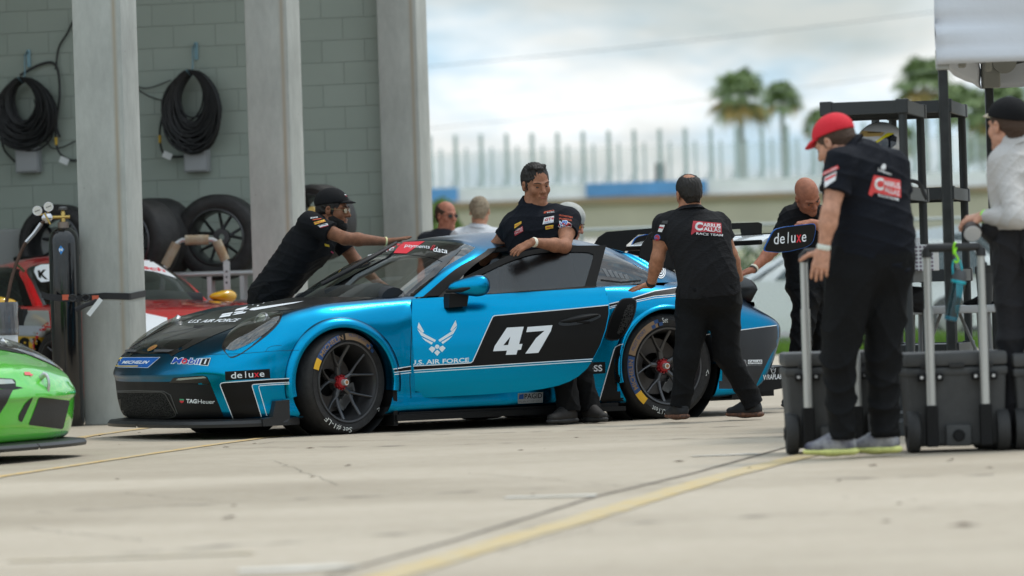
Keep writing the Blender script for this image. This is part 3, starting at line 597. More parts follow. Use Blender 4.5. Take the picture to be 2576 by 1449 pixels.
BODY = [  # columns front to rear, rows bottom to centre line
 [(3.30,0,.12),(3.40,0,.14),(3.435,0,.24),(3.455,0,.375),(3.47,0,.42),(3.455,0,.475),(3.42,0,.53),(3.385,0,.585),(3.36,0,.605),(3.34,0,.618)],
 [(3.28,.3,.12),(3.385,.32,.14),(3.42,.32,.24),(3.435,.33,.375),(3.45,.33,.42),(3.43,.33,.475),(3.395,.33,.53),(3.35,.31,.585),(3.31,.18,.625),(3.27,0,.65)],
 [(3.2,.5,.12),(3.31,.60,.14),(3.345,.63,.24),(3.355,.645,.38),(3.365,.65,.43),(3.335,.655,.49),(3.29,.65,.55),(3.20,.54,.63),(3.15,.28,.685),(3.12,0,.705)],
 [(3.0,.65,.12),(3.17,.79,.13),(3.20,.82,.24),(3.205,.83,.38),(3.20,.83,.44),(3.17,.825,.52),(3.11,.805,.62),(3.00,.64,.715),(2.95,.32,.755),(2.93,0,.77)],
 [(2.9,.7,.11),(2.98,.885,.12),(2.99,.905,.24),(2.985,.912,.38),(2.975,.91,.47),(2.95,.895,.60),(2.87,.80,.755),(2.80,.63,.782),(2.78,.33,.805),(2.77,0,.815)],
 [(2.7,.7,.11),(2.75,.915,.12),(2.75,.928,.24),(2.74,.932,.40),(2.735,.93,.52),(2.71,.905,.68),(2.66,.80,.815),(2.63,.64,.815),(2.62,.33,.832),(2.61,0,.84)],
 [(2.46,.7,.11),(2.46,.92,.12),(2.46,.935,.26),(2.46,.94,.42),(2.46,.937,.56),(2.46,.91,.73),(2.45,.80,.845),(2.46,.64,.838),(2.47,.33,.853),(2.47,0,.862)],
 [(2.1,.7,.11),(2.08,.915,.12),(2.08,.925,.25),(2.08,.925,.41),(2.08,.922,.56),(2.06,.892,.74),(2.0,.805,.857),(2.12,.64,.866),(2.27,.33,.880),(2.36,0,.886)],
 [(1.95,.7,.10),(1.94,.905,.12),(1.93,.915,.25),(1.93,.915,.41),(1.93,.91,.56),(1.92,.885,.76),(1.84,.79,.868),(1.98,.63,.875),(2.17,.33,.886),(2.26,0,.890)],
 [(1.5,.7,.10),(1.5,.885,.12),(1.5,.90,.25),(1.5,.905,.42),(1.5,.90,.58),(1.5,.88,.78),(1.45,.80,.878),(1.6,.6,.86),(1.7,.3,.86),(1.8,0,.86)],
 [(1.1,.7,.10),(1.1,.885,.12),(1.1,.90,.25),(1.1,.905,.42),(1.1,.90,.58),(1.1,.88,.79),(1.05,.805,.89),(1.1,.6,.88),(1.1,.3,.88),(1.2,0,.88)],
 [(.68,.7,.10),(.68,.885,.12),(.68,.905,.25),(.68,.91,.42),(.68,.905,.58),(.68,.885,.79),(.66,.81,.90),(.6,.6,.89),(.6,.3,.89),(.6,0,.89)],
 [(.42,.7,.10),(.42,.90,.12),(.42,.92,.25),(.42,.93,.42),(.42,.93,.60),(.41,.905,.78),(.38,.82,.905),(.3,.62,.90),(.2,.3,.90),(.1,0,.90)],
 [(.2,.7,.11),(.2,.915,.12),(.2,.935,.25),(.2,.945,.44),(.2,.95,.61),(.2,.925,.77),(.18,.82,.905),(.05,.62,.91),(-.15,.3,.91),(-.3,0,.91)],
 [(0,.7,.11),(0,.93,.12),(0,.945,.25),(0,.955,.44),(0,.955,.61),(0,.935,.76),(-.05,.82,.895),(-.3,.62,.925),(-.6,.33,.937),(-.70,0,.942)],
 [(-.3,.7,.12),(-.3,.93,.13),(-.3,.945,.25),(-.3,.955,.44),(-.3,.95,.61),(-.3,.925,.755),(-.32,.81,.862),(-.5,.6,.895),(-.75,.33,.912),(-.82,0,.918)],
 [(-.6,.7,.16),(-.62,.90,.15),(-.65,.925,.25),(-.66,.925,.42),(-.66,.91,.58),(-.64,.885,.70),(-.62,.77,.80),(-.72,.58,.85),(-.86,.33,.885),(-.91,0,.895)],
 [(-.7,.65,.25),(-.80,.82,.22),(-.86,.85,.30),(-.93,.83,.42),(-.985,.80,.54),(-.97,.78,.63),(-.85,.70,.73),(-.85,.55,.80),(-.92,.30,.86),(-.97,0,.87)],
 [(-.8,.4,.28),(-.95,.45,.27),(-1.0,.45,.34),(-1.03,.45,.45),(-1.08,.45,.56),(-1.07,.45,.63),(-.97,.45,.72),(-.95,.38,.78),(-.98,.2,.84),(-1.0,0,.855)],
 [(-.82,0,.28),(-.97,0,.27),(-1.01,0,.34),(-1.05,0,.45),(-1.10,0,.56),(-1.09,0,.63),(-1.0,0,.72),(-.98,0,.77),(-1.0,0,.82),(-1.01,0,.85)]]
HOUSE = [  # base, mid (bulged), top rail, roof mid, roof centre
 [(2.26,0,.890),(1.845,0,1.095),(1.37,0,1.247),(1.37,0,1.247),(1.37,0,1.247)],
 [(2.17,.33,.886),(1.79,.325,1.09),(1.36,.30,1.240),(1.345,.15,1.250),(1.34,0,1.253)],
 [(2.00,.60,.878),(1.67,.575,1.068),(1.32,.51,1.218),(1.29,.26,1.255),(1.28,0,1.266)],
 [(1.87,.73,.868),(1.585,.685,1.045),(1.27,.595,1.188),(1.21,.31,1.262),(1.19,0,1.277)],
 [(1.78,.785,.872),(1.50,.725,1.045),(1.19,.625,1.178),(1.10,.33,1.270),(1.08,0,1.286)],
 [(1.2,.805,.885),(1.08,.745,1.07),(.95,.635,1.205),(.92,.34,1.280),(.9,0,1.296)],
 [(.62,.815,.90),(.61,.75,1.06),(.60,.645,1.195),(.68,.34,1.275),(.7,0,1.294)],
 [(.48,.82,.903),(.44,.76,1.04),(.42,.66,1.155),(.52,.345,1.258),(.57,0,1.286)],
 [(.25,.815,.908),(.22,.765,1.01),(.20,.69,1.085),(.35,.36,1.225),(.47,0,1.274)],
 [(-.02,.79,.918),(-.03,.76,.955),(-.03,.72,.985),(.18,.43,1.175),(.38,0,1.258)],
 [(-.28,.66,.915),(-.15,.64,1.00),(-.01,.60,1.085),(.16,.40,1.172),(.34,0,1.247)],
 [(-.45,.52,.925),(-.18,.51,1.045),(.11,.48,1.145),(.20,.34,1.185),(.30,0,1.235)],
 [(-.64,.3,.936),(-.25,.3,1.085),(.18,.29,1.185),(.22,.2,1.20),(.27,0,1.222)],
 [(-.70,0,.942),(-.28,0,1.10),(.24,0,1.213),(.24,0,1.213),(.24,0,1.213)]]
def lathe_wheel(parent, x, side, r, wdt, steer, decor, rimr=.25, dished=.035):
    """thing part: tyre + rim + nut + brake. side=+1 near (left)"""
    wl = MB(); yc = .93-wdt/2
    loc = Vector((x, side*yc, r))
    prof = [(rimr-.004, -wdt/2+.01), (rimr+.012, -wdt/2), (rimr+.05, -wdt/2-.006), (r-.035, -wdt/2+.0), (r-.012, -wdt/2+.014), (r-.001, -wdt/2+.04), (r, 0), (r-.001, wdt/2-.04), (r-.012, wdt/2-.014), (r-.035, wdt/2), (rimr+.05, wdt/2+.006), (rimr+.012, wdt/2), (rimr-.004, wdt/2-.01)]
    T = Matrix.Rotation(steer, 3, 'Z')
    ax = Vector((0, side, 0))
    wl.lathe(prof, (0, 0, 0), ax, 72)
    o = wl.build('wheel', rubber, parent, smooth=True); o.location = loc; o.rotation_euler = (0, 0, steer)
    # rim barrel, lip and spokes (child of the wheel)
    rb = MB(); rb.lathe([(rimr+.003, wdt/2-.004), (rimr-.001, wdt/2+.004), (rimr-.012, wdt/2+.002), (rimr-.016, wdt/2-.012), (rimr-.028, wdt/2-.03), (rimr-.03, -wdt/2+.02), (rimr-.02, -wdt/2)], (0, 0, 0), ax, 64)
    hub = wdt/2-.075; tipd = wdt/2-.022
    rb.lathe([(0, hub-.01), (.055, hub-.01), (.062, hub-.002), (.060, hub-.05), (.03, hub-.06)], (0, 0, 0), ax, 28)
    u = Vector((0, 0, 1)); v = ax.cross(u)
    for k in range(5):
        a0 = 2*pi*k/5+.18
        st = (u*cos(a0)+v*sin(a0))
        root = st*.05+ax*(hub-.018); fork = st*.105+ax*(hub-.008)
        rb.tube([root, fork], [.021, .017], 8, flat=1.2)
        for sg in (-1, 1):
            a = a0+sg*R(18.5); tip = (u*cos(a)+v*sin(a))*(rimr-.018)+ax*tipd; am = a0+sg*R(13); mid = (u*cos(am)+v*sin(am))*.165+ax*(hub+.014)
            rb.tube([fork-st*.01, mid, tip], [.012, .0080, .0085], 8, flat=1.5)
    ro = rb.build('rim', rimm, o, smooth=True)
    bd = MB(); bd.lathe([(.09, hub-.12), (.19, hub-.115), (.19, hub-.145), (.09, hub-.15)], (0, 0, 0), ax, 40); bd.build('brake_disc', mat('brake_iron', (.12, .11, .105), .5, metal=.8), o, smooth=True)
    cl = MB()
    for da in np.linspace(-.42, .42, 6):
        a = (-.55+pi if side > 0 else .5)+da; a = -2.25+da; p = (u*cos(a)+v*sin(a))*.165+ax*(hub-.115); cl.box(p, (.06, .075, .06), M=Matrix.Rotation(-a*side, 3, 'Y'))
    cl.build('brake_caliper', mat('caliper_grey', (.20, .20, .2), .4, metal=.5), o)
    nt_ = MB(); nt_.lathe([(.0, hub+.028), (.012, hub+.028), (.036, hub+.02), (.04, hub+.012), (.046, hub+.0), (.048, hub-.012)], (0, 0, 0), ax, 24)
    for k in range(12): a = 2*pi*k/12; nt_.box((u*cos(a)+v*sin(a))*.046+ax*(hub+.004), (.008, .02, .008), M=Matrix.Rotation(-a, 3, 'Y'))
    no = nt_.build('wheel_nut', redm, o)
    MB().lathe([(.02, hub+.02), (.021, hub+.055), (.018, hub+.06), (0, hub+.06)], (0, 0, 0), ax, 20).build('centre_cap', mat('cap_silver', (.75, .74, .72), .3, metal=.6), o, smooth=True)
    MB().lathe([(.0, hub+.0615), (.013, hub+.0612)], (0, 0, 0), ax, 16).build('cap_crest', mat('crest_bronze', (.35, .14, .05), .4), o)
    if decor:
        def arc(r0, r1, a, b, m, nm='sidewall_band', off=.0085, edge=None):
            V = []; F = []; n = 40
            for i in range(n+1):
                q = a+(b-a)*i/n; dr = u*cos(q)+v*sin(q)
                for j in range(4): rr = r0+(r1-r0)*j/3; t = (rr-rimr)/(r-rimr); V.append(dr*rr+ax*(wdt/2+off-.011*max(0, t-.55)*2))
            for i in range(n):
                for j in range(3): F.append((4*i+j, 4*i+j+1, 4*i+5+j, 4*i+4+j))
            return mk(nm, V, F, m, o, True)
        def arctext(s, rc, hgt, a, b, m, off=.0097, **kw):
            V, F = text2d(s, **kw); V, F = cut2d(V, F, .04); VV = []
            for (x_, y_) in V:
                q = a+(b-a)*x_; rr = rc+(y_-.5)*hgt; dr = u*cos(q)+v*sin(q); t = (rr-rimr)/(r-rimr); VV.append(dr*rr+ax*(wdt/2+off-.011*max(0, t-.55)*2))
            return mk('sidewall_lettering', VV, F, m, o, False)
        decor(arc, arctext, r, rimr)
    return o
def race_car(name, loc, rz, label, paint, detail=True, door_open=True, steer=0., door_paint=None, roof_paint=None):
    root = empty(name, loc, rz, label, 'race car')
    G = patch(np.array(BODY), 8, 8); nr, nc = G.shape[:2]       # rows = stations, columns = height rows
    cr_ = lambda i: i/8.; cc = lambda j: j/8.
    def sidecheck(P):
        for (cx_, cz_, rad) in ((WB, .335, .372), (0, .355, .402)):
            if (P[0]-cx_)**2+(P[2]-cz_)**2 < rad**2 and abs(P[1]) > .6 and P[2] < .82: return True
        return False
    V = []; F = []; MI = []
    cut = np.zeros((nr-1, nc-1), bool)
    for i in range(nr-1):
        for j in range(nc-1): cut[i, j] = sidecheck((G[i, j]+G[i+1, j+1])/2)
    G0 = G.copy()
    for i in range(1, nr-1):
        for j in range(1, nc-1):
            q = cut[i-1:i+1, j-1:j+1]
            if q.any() and not q.all():
                cx_, cz_, rad = (WB, .335, .372) if G[i, j][0] > 1.2 else (0, .355, .402)
                d = np.array([G0[i, j][0]-cx_, G0[i, j][2]-cz_]); l = np.linalg.norm(d)
                if l > .2 and G0[i, j][2] > .14: G[i, j][0] = cx_+d[0]/l*rad; G[i, j][2] = cz_+d[1]/l*rad
    for sg in (1, -1):
        base = len(V); V += [(p[0], sg*p[1], p[2]) for row in G for p in row]
        for i in range(nr-1):
            for j in range(nc-1):
                if cut[i, j]: continue
                I, J = cr_(i), cc(j)
                if J >= 6 and 8 <= I < 14: continue           # open cabin
                if door_open and sg == 1 and 2 <= J < 6 and 8.0 <= I < 11: continue
                f = (base+i*nc+j, base+i*nc+j+1, base+(i+1)*nc+j+1, base+(i+1)*nc+j)
                F.append(f if sg == 1 else f[::-1])
                lowblack = (J < 3 and I < 2.0) or J < 1
                MI.append(1 if lowblack else 0)
    body = mk('body', V, F, [paint, blkp], root, True, mi=MI, weld=True)
    # wheel arch flares
    def flare(cx_, cz_, ri, ro, a0, a1, sg, yb, nm='wheel_arch'):
        prof = [(ri-.002, yb-.16), (ri, yb+.020), (ri+.010, yb+.028), (ri+(ro-ri)*.55, yb+.026), (ro-.010, yb+.012), (ro, yb-.004), (ro+.004, yb-.05)]
        V = []; F = []; n = 60
        for i in range(n+1):
            a = a0+(a1-a0)*i/n
            for (rr, y) in prof:
                x, z = cx_+rr*cos(a), cz_+rr*sin(a); inset = max(0, z-.60)*.16*(1 if rr > ri+.02 else .6)
                V.append((x, sg*(y-inset), z))
        m_ = len(prof)
        for i in range(n):
            for j in range(m_-1): F.append((i*m_+j, i*m_+j+1, (i+1)*m_+j+1, (i+1)*m_+j))
        return mk(nm, V, F, paint, root, True, weld=True)
    for sg in (1, -1):
        flare(WB, .335, .352, .420, R(-12), R(190), sg, .935)
        flare(0, .355, .382, .428, R(-14), R(180), sg, .940)
        for (cx_, r_) in ((WB, .40), (0, .425)):
            MB().lathe([(.03, -.30), (r_-.02, -.30), (r_, -.28), (r_, -.03)], (cx_, sg*.90, .34), (0, sg, 0), 40, a0=0, a1=2*pi).build('wheel_well', inter, root, smooth=True)
    # underbody closing sheet
    MB().box((1.2, 0, .115), (4.0, 1.42, .03)).build('underbody', carb, root)
    # greenhouse
    H = patch(np.array(HOUSE), 6, 6); hr, hc = H.shape[:2]
    parts = {'windscreen': ([], []), 'roof': ([], []), 'side_window': ([], []), 'rear_window': ([], []), 'windscreen_band': ([], [])}
    def emit(nm, sel, m, sgs=(1, -1), off=0., solid=.0, rx=1):
        V = []; F = []
        for sg in sgs:
            base = len(V); V += [(p[0], sg*p[1], p[2]) for row in H for p in row]
            for i in range(hr-1):
                for j in range(hc-1):
                    if sel(i/6., j/6.): F.append((base+i*hc+j, base+i*hc+j+1, base+(i+1)*hc+j+1, base+(i+1)*hc+j)[::sg])
        b = bmesh.new(); vs = [b.verts.new(v) for v in V]
        for f in F: 
            try: b.faces.new([vs[i] for i in f])
            except ValueError: pass
        bmesh.ops.remove_doubles(b, verts=b.verts, dist=1e-4); bmesh.ops.delete(b, geom=[v for v in b.verts if not v.link_faces], context='VERTS')
        b.normal_update(); me = bpy.data.meshes.new(nm); b.to_mesh(me); b.free(); me.materials.append(m)
        me.polygons.foreach_set('use_smooth', [True]*len(me.polygons)); o = bpy.data.objects.new(nm, me); COL.objects.link(o); o.parent = root
        return o
    rp = roof_paint or paint
    emit('roof', lambda i, j: j >= 2 or (3 <= i < 4) or (9 <= i < 11), rp)
    for sg in (1, -1): emit('window_frame', lambda i, j: j < 2 and (6 <= i < 7 or (4 <= i < 4.17) or (7 <= i < 9 and j > 1.84) or (4.17 <= i < 6 and j > 1.84)), blk, (sg,))
    emit('windscreen', lambda i, j: j < 2 and i < 3, wsglass)
    for sg in (1, -1): emit('quarter_window', lambda i, j: j < 1.84 and 7 <= i < 9, dkglass, (sg,))
    emit('rear_window', lambda i, j: j < 2 and 11 <= i, dkglass)
    if door_open: emit('side_window', lambda i, j: j < 1.84 and 4.17 <= i < 6, wsglass, (-1,))
    else:
        for sg in (1, -1): emit('side_window', lambda i, j: j < 1.84 and 4.17 <= i < 6, sdglass, (sg,))
    # cabin: floor, dash, seat, roll cage, firewall
    cb = MB(); cb.box((.9, 0, .22), (2.2, 1.3, .04)); cb.box((2.05, 0, .52), (.10, 1.42, .62)); cb.box((-.35, 0, .62), (.6, 1.2, .5)); cb.box((1.3, -.0, .34), (1.3, .22, .24), bev=.03)
    cb.box((.9, -.88, .5), (1.9, .04, .70)); cb.build('cabin', inter, root)
    MB().tube([(1.93, -.66, .84), (1.86, -.3, .875), (1.84, 0, .88), (1.86, .3, .885), (1.93, .66, .85)], [.09]*5, 14, flat=1).build('dashboard', mat('dash_alcantara', (.02, .022, .026), .9), root, smooth=True)
    st = MB(); st.box((.75, .38, .42), (.48, .46, .16), bev=.05); st.box((.46, .38, .72), (.14, .50, .62), M=Matrix.Rotation(R(-14), 3, 'Y'), bev=.05); st.box((.40, .38, 1.0), (.12, .28, .18), bev=.04)
    st.build('seat', mat('seat_fabric', (.02, .02, .022), .9), root, smooth=True)
    cg = MB(); T_ = .021
    for s in (-1, 1):
        cg.tube([(1.80, s*.66, .80), (1.52, s*.64, 1.02), (1.22, s*.565, 1.16), (.95, s*.56, 1.185), (.42, s*.56, 1.14)], T_, 8)
        cg.tube([(.42, s*.60, .25), (.42, s*.62, .80), (.42, s*.56, 1.14)], T_, 8)
        cg.tube([(.42, s*.55, 1.12), (-.15, s*.50, .80)], T_, 8)
        cg.tube([(1.70, s*.68, .30), (1.80, s*.67, .80)], T_, 8)
        cg.tube([(1.7, s*.68, .35), (.45, s*.66, .75)], T_, 8); cg.tube([(1.78, s*.68, .70), (.45, s*.66, .40)], T_, 8)
    cg.tube([(.42, -.56, 1.14), (.42, .56, 1.14)], T_, 8); cg.tube([(1.22, -.565, 1.16), (1.22, .565, 1.16)], T_, 8); cg.tube([(.42, -.56, 1.12), (.42, .6, .5)], T_, 8)
    cg.tube([(1.80, -.66, .82), (1.80, .66, .82)], T_, 8)
    cg.build('roll_cage', mat('cage_grey', (.20, .21, .23), .35, metal=.3), root, smooth=True)
    whl = MB(); whl.lathe([(.15, 0), (.165, .012), (.15, .024), (.14, .012), (.15, 0)], (1.48, .38, .80), (-1, 0, .45), 24); whl.box((1.49, .38, .80), (.03, .28, .05)); whl.tube([(1.5, .38, .8), (1.85, .38, .70)], .03, 8)
    whl.build('steering_wheel', inter, root, smooth=True)
    # headlights: dark bowl, projector and lens lying on the wing
    bv = BVHTree.FromPolygons([v.co.copy() for v in body.data.vertices], [tuple(p.vertices) for p in body.data.polygons])
    for sg in (1, -1):
        pts = []
        hl = [(3.203, .718), (3.173, .672), (3.113, .611), (3.036, .558), (2.953, .511), (2.872, .478), (2.790, .480), (2.745, .52), (2.738, .60), (2.790, .735), (2.846, .812), (2.894, .838), (2.959, .849), (3.023, .850), (3.082, .843), (3.137, .826), (3.183, .799), (3.206, .763)]
        P = catmull(np.array(hl+hl[:1]), 6)[:-1]
        def on(x, y, o):
            h = bv.ray_cast(Vector((x+.35, sg*(y+.10), 1.0+.0)), Vector((-.35, -sg*.10, -.42)).normalized()) if False else bv.ray_cast(Vector((x, sg*y, 1.6)), Vector((0, 0, -1)))
            if h[0] is None: return None
            return h[0]+h[1]*o
        def disc(scale, off, name, m, dome=0., c=(2.975, .685), ring=False):
            V = []; F = []; n = len(P); K = 6
            for k in range(K+1):
                s_ = scale*(k/K) if not ring else scale*(1-.06*(1-k/K))
                for q in P:
                    x, y = c[0]+(q[0]-c[0])*s_, c[1]+(q[1]-c[1])*s_; pt = on(x, y, off+dome*(1-(k/K)**2)*(0 if ring else 1))
                    V.append(pt if pt is not None else Vector((x, sg*y, .6)))
            for k in range(K):
                for i in range(n): F.append((k*n+i, k*n+(i+1) % n, (k+1)*n+(i+1) % n, (k+1)*n+i))
            return mk(name, V, F, m, root, True)
        a = disc(1.06, .0015, 'headlight_seal', mat('seal_black', (.006, .006, .008), .3))
        b_ = disc(.985, .003, 'headlight', mat('lamp_bowl', (.19, .175, .155), .3, metal=.7, col2=(.03, .03, .028), nscale=7))
        c0 = on(2.90, .66, .006)
        if c0 is not None:
            mbp = MB(); nrm = Vector((.75, sg*.25, .6)).normalized(); mbp.lathe([(.055, -.02), (.055, .006), (.046, .010), (.043, .002)], c0+nrm*.004, nrm, 24); mbp.build('reflector_ring', steel, b_, smooth=True)
            MB().ball(c0+nrm*.004, (.042, .042, .018), 10, M=nrm.to_track_quat('Z', 'Y').to_matrix()).build('projector', mat('projector_glass', (.40, .42, .36), .08, metal=.5), b_, smooth=True)
            c1 = on(3.13, .745, .006); MB().box(c1+Vector((.0, 0, .0)), (.012, .06, .006)).build('lamp_strip', mat('lamp_chrome', (.35, .35, .35), .3, metal=.9), b_) if c1 is not None else None
        disc(1.0, .008, 'headlight_lens', lens, .022)
    # front splitter
    def plan(z0, z1, grow, name, m, y1=.955):
        path = [(3.485, 0), (3.475, .25), (3.44, .5), (3.375, .70), (3.27, .85), (3.12, .925), (2.87, .965)]
        pp = catmull(np.array(path), 6); V = []; F = []
        for (x, y) in pp:
            k = grow; V += [(x+k, y+k*.4, z0), (x+k+.004, y+k*.4, (z0+z1)/2), (x+k-.012, y+k*.4-.004, z1), (x-.10, max(0, y-.06 if y > .1 else 0), z1+.012), (x-.10, max(0, y-.06 if y > .1 else 0), z0)]
        n = 5
        for i in range(len(pp)-1):
            for j in range(n-1): F.append((i*n+j, i*n+j+1, (i+1)*n+j+1, (i+1)*n+j))
        F.append(tuple((len(pp)-1)*n+j for j in range(n)))
        V2 = [(x, -y, z) for x, y, z in V]; m_ = len(V); F2 = [tuple(a+m_ for a in f)[::-1] for f in F]
        return mk(name, V+V2, F+F2, m, root, False, weld=True)
    plan(.078, .118, .015, 'splitter', mat('splitter_black', (.017, .017, .018), .42))
    for sg in (1, -1):
        mb = MB(); mb.prism([(2.868, .078), (3.06, .078), (3.06, .125), (2.99, .135), (2.965, .235), (2.868, .24)], .90, .966, lambda x, z, d: Vector((x, sg*d, z))); mb.build('splitter_end', MAT['splitter_black'], root)
        # side skirt with kicked-out lower blade
        mb = MB(); mb.prism([(2.06, .075), (2.06, .125), (.40, .125), (.40, .075)], .80, .925, lambda x, z, d: Vector((x, sg*d, z))); mb.prism([(2.09, .07), (2.09, .112), (.36, .100), (.36, .07)], .85, .955, lambda x, z, d: Vector((x, sg*d, z)))
        mb.build('side_skirt', blkp, root)
        MB().box((2.085, sg*.80, .19), (.03, .26, .30)).build('mud_flap', blkp, root)
    # rear diffuser
    mb = MB(); mb.prism([(-.55, .12), (-.98, .165), (-1.11, .20), (-1.115, .31), (-1.05, .325), (-.80, .30), (-.50, .20)], -.80, .80, lambda x, z, d: Vector((x, d, z)))
    mb.prism([(-.50, .115), (-.66, .135), (-.68, .30), (-.52, .30)], -.92, .92, lambda x, z, d: Vector((x, d, z)))
    for yy in (-.5, -.25, 0, .25, .5): mb.box((-.97, yy, .17), (.28, .012, .12))
    mb.build('diffuser', blkp, root)
    # ducktail, light bar
    V = []; F = []
    for y in np.linspace(-.66, .66, 17):
        e_ = abs(y/.66)**3*.05; x0 = -.80-(.66**2-y*y)*.25; z0 = .80+(.66**2-y*y)*.17
        V += [(x0+.12, y, z0+.03), (x0-.02, y, z0+.055), (x0-.13+e_, y, z0+.085-e_*.6), (x0-.155+e_, y, z0+.080-e_*.6), (x0-.10+e_, y, z0-.03), (x0+.05, y, z0-.05)]
    for i in range(16):
        for j in range(6): F.append((i*6+j, i*6+(j+1) % 6, (i+1)*6+(j+1) % 6, (i+1)*6+j))
    F += [tuple(range(6))[::-1], tuple(16*6+j for j in range(6))]
    mk('ducktail', V, F, [blkp], root, True, weld=True)
    V = []; F = []
    for y in np.linspace(-.70, .70, 33):
        x0 = -.985+.62*max(0, abs(y)-.42); V += [(x0+.02, y, .772), (x0-.035, y, .765), (x0-.04, y, .738), (x0+.02, y, .728)]
    for i in range(32):
        for j in range(4): F.append((i*4+j, i*4+(j+1) % 4, (i+1)*4+(j+1) % 4, (i+1)*4+j))
    mk('tail_light', V, F, mat('tail_red', (.45, .01, .015), .15, coat=1), root, False)
    # swan-neck rear wing
    wb = MB()
    for (c, th, x0, z0, ang) in ((.30, .018, -.80, 1.175, 8),):
        pr = []; n = 14
        for k in range(n+1): t = k/n; pr.append((x0-c*t, z0+.02*sin(pi*t)+th*(1-t)*math.sqrt(t)*1.6+t*c*sin(R(ang))))
        for k in range(n, -1, -1): t = k/n; pr.append((x0-c*t, z0+.02*sin(pi*t)-th*(1-t)*math.sqrt(t)*1.2+t*c*sin(R(ang))-.004))
        wb.prism(pr, -.90, .90, lambda x, z, d: Vector((x, d, z)))
    wb.build('rear_wing', mat('wing_white', (.50, .52, .52), .22, coat=.8), root, smooth=True)
    MB().box((-1.10, 0, 1.228), (.02, 1.80, .022)).build('gurney_flap', blk, root)
    MB().box((-.785, 0, 1.172), (.035, 1.80, .034), bev=.008).build('wing_leading_edge', blk, root)
    for sg in (1, -1):
        mb = MB(); mb.prism([(-.14, .98), (-.156, 1.095), (-.175, 1.171), (-.235, 1.251), (-.301, 1.288), (-.852, 1.316), (-1.131, 1.319), (-1.163, 1.308), (-1.157, 1.233), (-.996, 1.23), (-.988, 1.275), (-.557, 1.262), (-.458, 1.192), (-.422, 1.083), (-.47, .93), (-.3, .93)], .328, .342, lambda x, z, d: Vector((x, sg*d, z)))
        mb.build('wing_support', blkp, root)
    if not door_open or True:
        pass
    return root, body
# ------------------------------------------------------------------ the blue car
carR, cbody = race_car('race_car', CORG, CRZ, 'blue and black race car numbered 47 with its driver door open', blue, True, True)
def w2c(P): d = Vector(P)-CORG; return Vector((d.dot(FV), d.dot(LV), P[2]))
def c2w(x, y, z): return CORG+FV*x+LV*y+Vector((0, 0, z))
def decF(arc, arct, r, ri):
    bl = mat('tyre_blue', (.02, .06, .17), .7); tn = mat('tyre_tan', (.24, .155, .09), .7); yl = mat('tyre_yellow', (.72, .40, .02), .6)
    a0 = R(56); 
    arc(ri+.014, ri+.056, R(58), R(14), bl); arc(ri+.014, ri+.056, R(72), R(58), yl)
    arct('MICHELIN', ri+.035, .032, R(53), R(8), tn, bold=.02)
    arc(ri+.014, ri+.056, R(4), R(-42), tn, off=.0083); arct('PILOT SPORT', ri+.044, .020, R(-2), R(-32), bl)
    for k in range(3): arc(ri+.016+.022*(k % 2), ri+.036+.022*(k % 2), R(-34-5*k), R(-39-5*k), bl, off=.0092)
    arct('Set#1-LF', ri+.048, .040, R(168), R(132), mat('chalk', (.6, .62, .6), .9)) if False else arct('Set #1-LF', ri+.045, .036, R(182), R(136), mat('chalk', (.6, .62, .6), .9))
    arct('<', ri+.05, .030, R(236), R(232), MAT['chalk'])
def decR(arc, arct, r, ri):
    bl = MAT['tyre_blue']; tn = MAT['tyre_tan']; yl = MAT['tyre_yellow']
    arc(ri+.016, ri+.066, R(124), R(76), bl); arc(ri+.016, ri+.066, R(140), R(124), yl); arct('MICHELIN', ri+.042, .036, R(119), R(80), tn, bold=.02)
    arc(ri+.016, ri+.066, R(74), R(16), tn); arct('PILOT SPORT', ri+.045, .022, R(68), R(36), bl)
    for k in range(3): arc(ri+.018+.024*(k % 2), ri+.042+.024*(k % 2), R(26-6*k), R(20-6*k), bl, off=.0092)
    arct('U.Test', ri+.050, .034, R(172), R(152), MAT['chalk']); arct('Set', ri+.050, .034, R(8), R(0), MAT['chalk'])
    arct('<-', ri+.046, .026, R(263), R(255), MAT['chalk'])
lathe_wheel(carR, WB, 1, .335, .30, R(15), decF, .260)
lathe_wheel(carR, WB, -1, .335, .30, R(15), None, .260)
lathe_wheel(carR, 0, 1, .355, .32, 0, decR, .260)
lathe_wheel(carR, 0, -1, .355, .32, 0, None, .252)
ZF = lambda sx, ox, oy: (lambda *pts: [(x*.71556/sx+ox*.71556, y*.71556/sx+oy*.71556) for x, y in pts])
Z1 = ZF(1.811, 1300, 750); ZB = ZF(4.83, 340, 1020); ZC = ZF(4.83, 700, 1020); ZD = ZF(3.68, 340, 1280); ZR = ZF(2.634, 2500, 900); ZW = ZF(2.4156, 800, 600)
def child(root, n): return [o for o in root.children if o.name.split('.')[0] in n]
bodyB = bvh_of(child(carR, ('body', 'wheel_arch', 'roof')))
# ---- open driver's door, hinged at its front edge
TH = R(24); DH = c2w(1.935, .905, 0); DU = (-FV*cos(TH)+LV*sin(TH)); DW = (LV*cos(TH)+FV*sin(TH))
def dbul(u, z):
    k = np.interp(z, [.12, .22, .30, .42, .56, .70, .78, .85, .895, .90, 1.2], [-.05, -.02, 0, .008, .004, -.012, -.028, -.06, -.105, -.112, -.275])
    return float(k)+.012*sin(min(1, max(0, u/1.25))*pi)
def dpt(u, z, o=0.): return DH+DU*u+DW*(dbul(u, z)+o)+Vector((0, 0, z))
def duz(px, py):
    d = ray(px, py); wv = 0.
    for _ in range(12):
        p0 = DH+DW*wv; t = (p0-CO).dot(DW)/d.dot(DW); P = CO+d*t; u = (P-DH).dot(DU); wv = dbul(u, P.z)
    return (u, P.z)
door = empty('door', w2c(DH)); door.parent = carR; door.rotation_euler = (0, 0, -TH+pi)
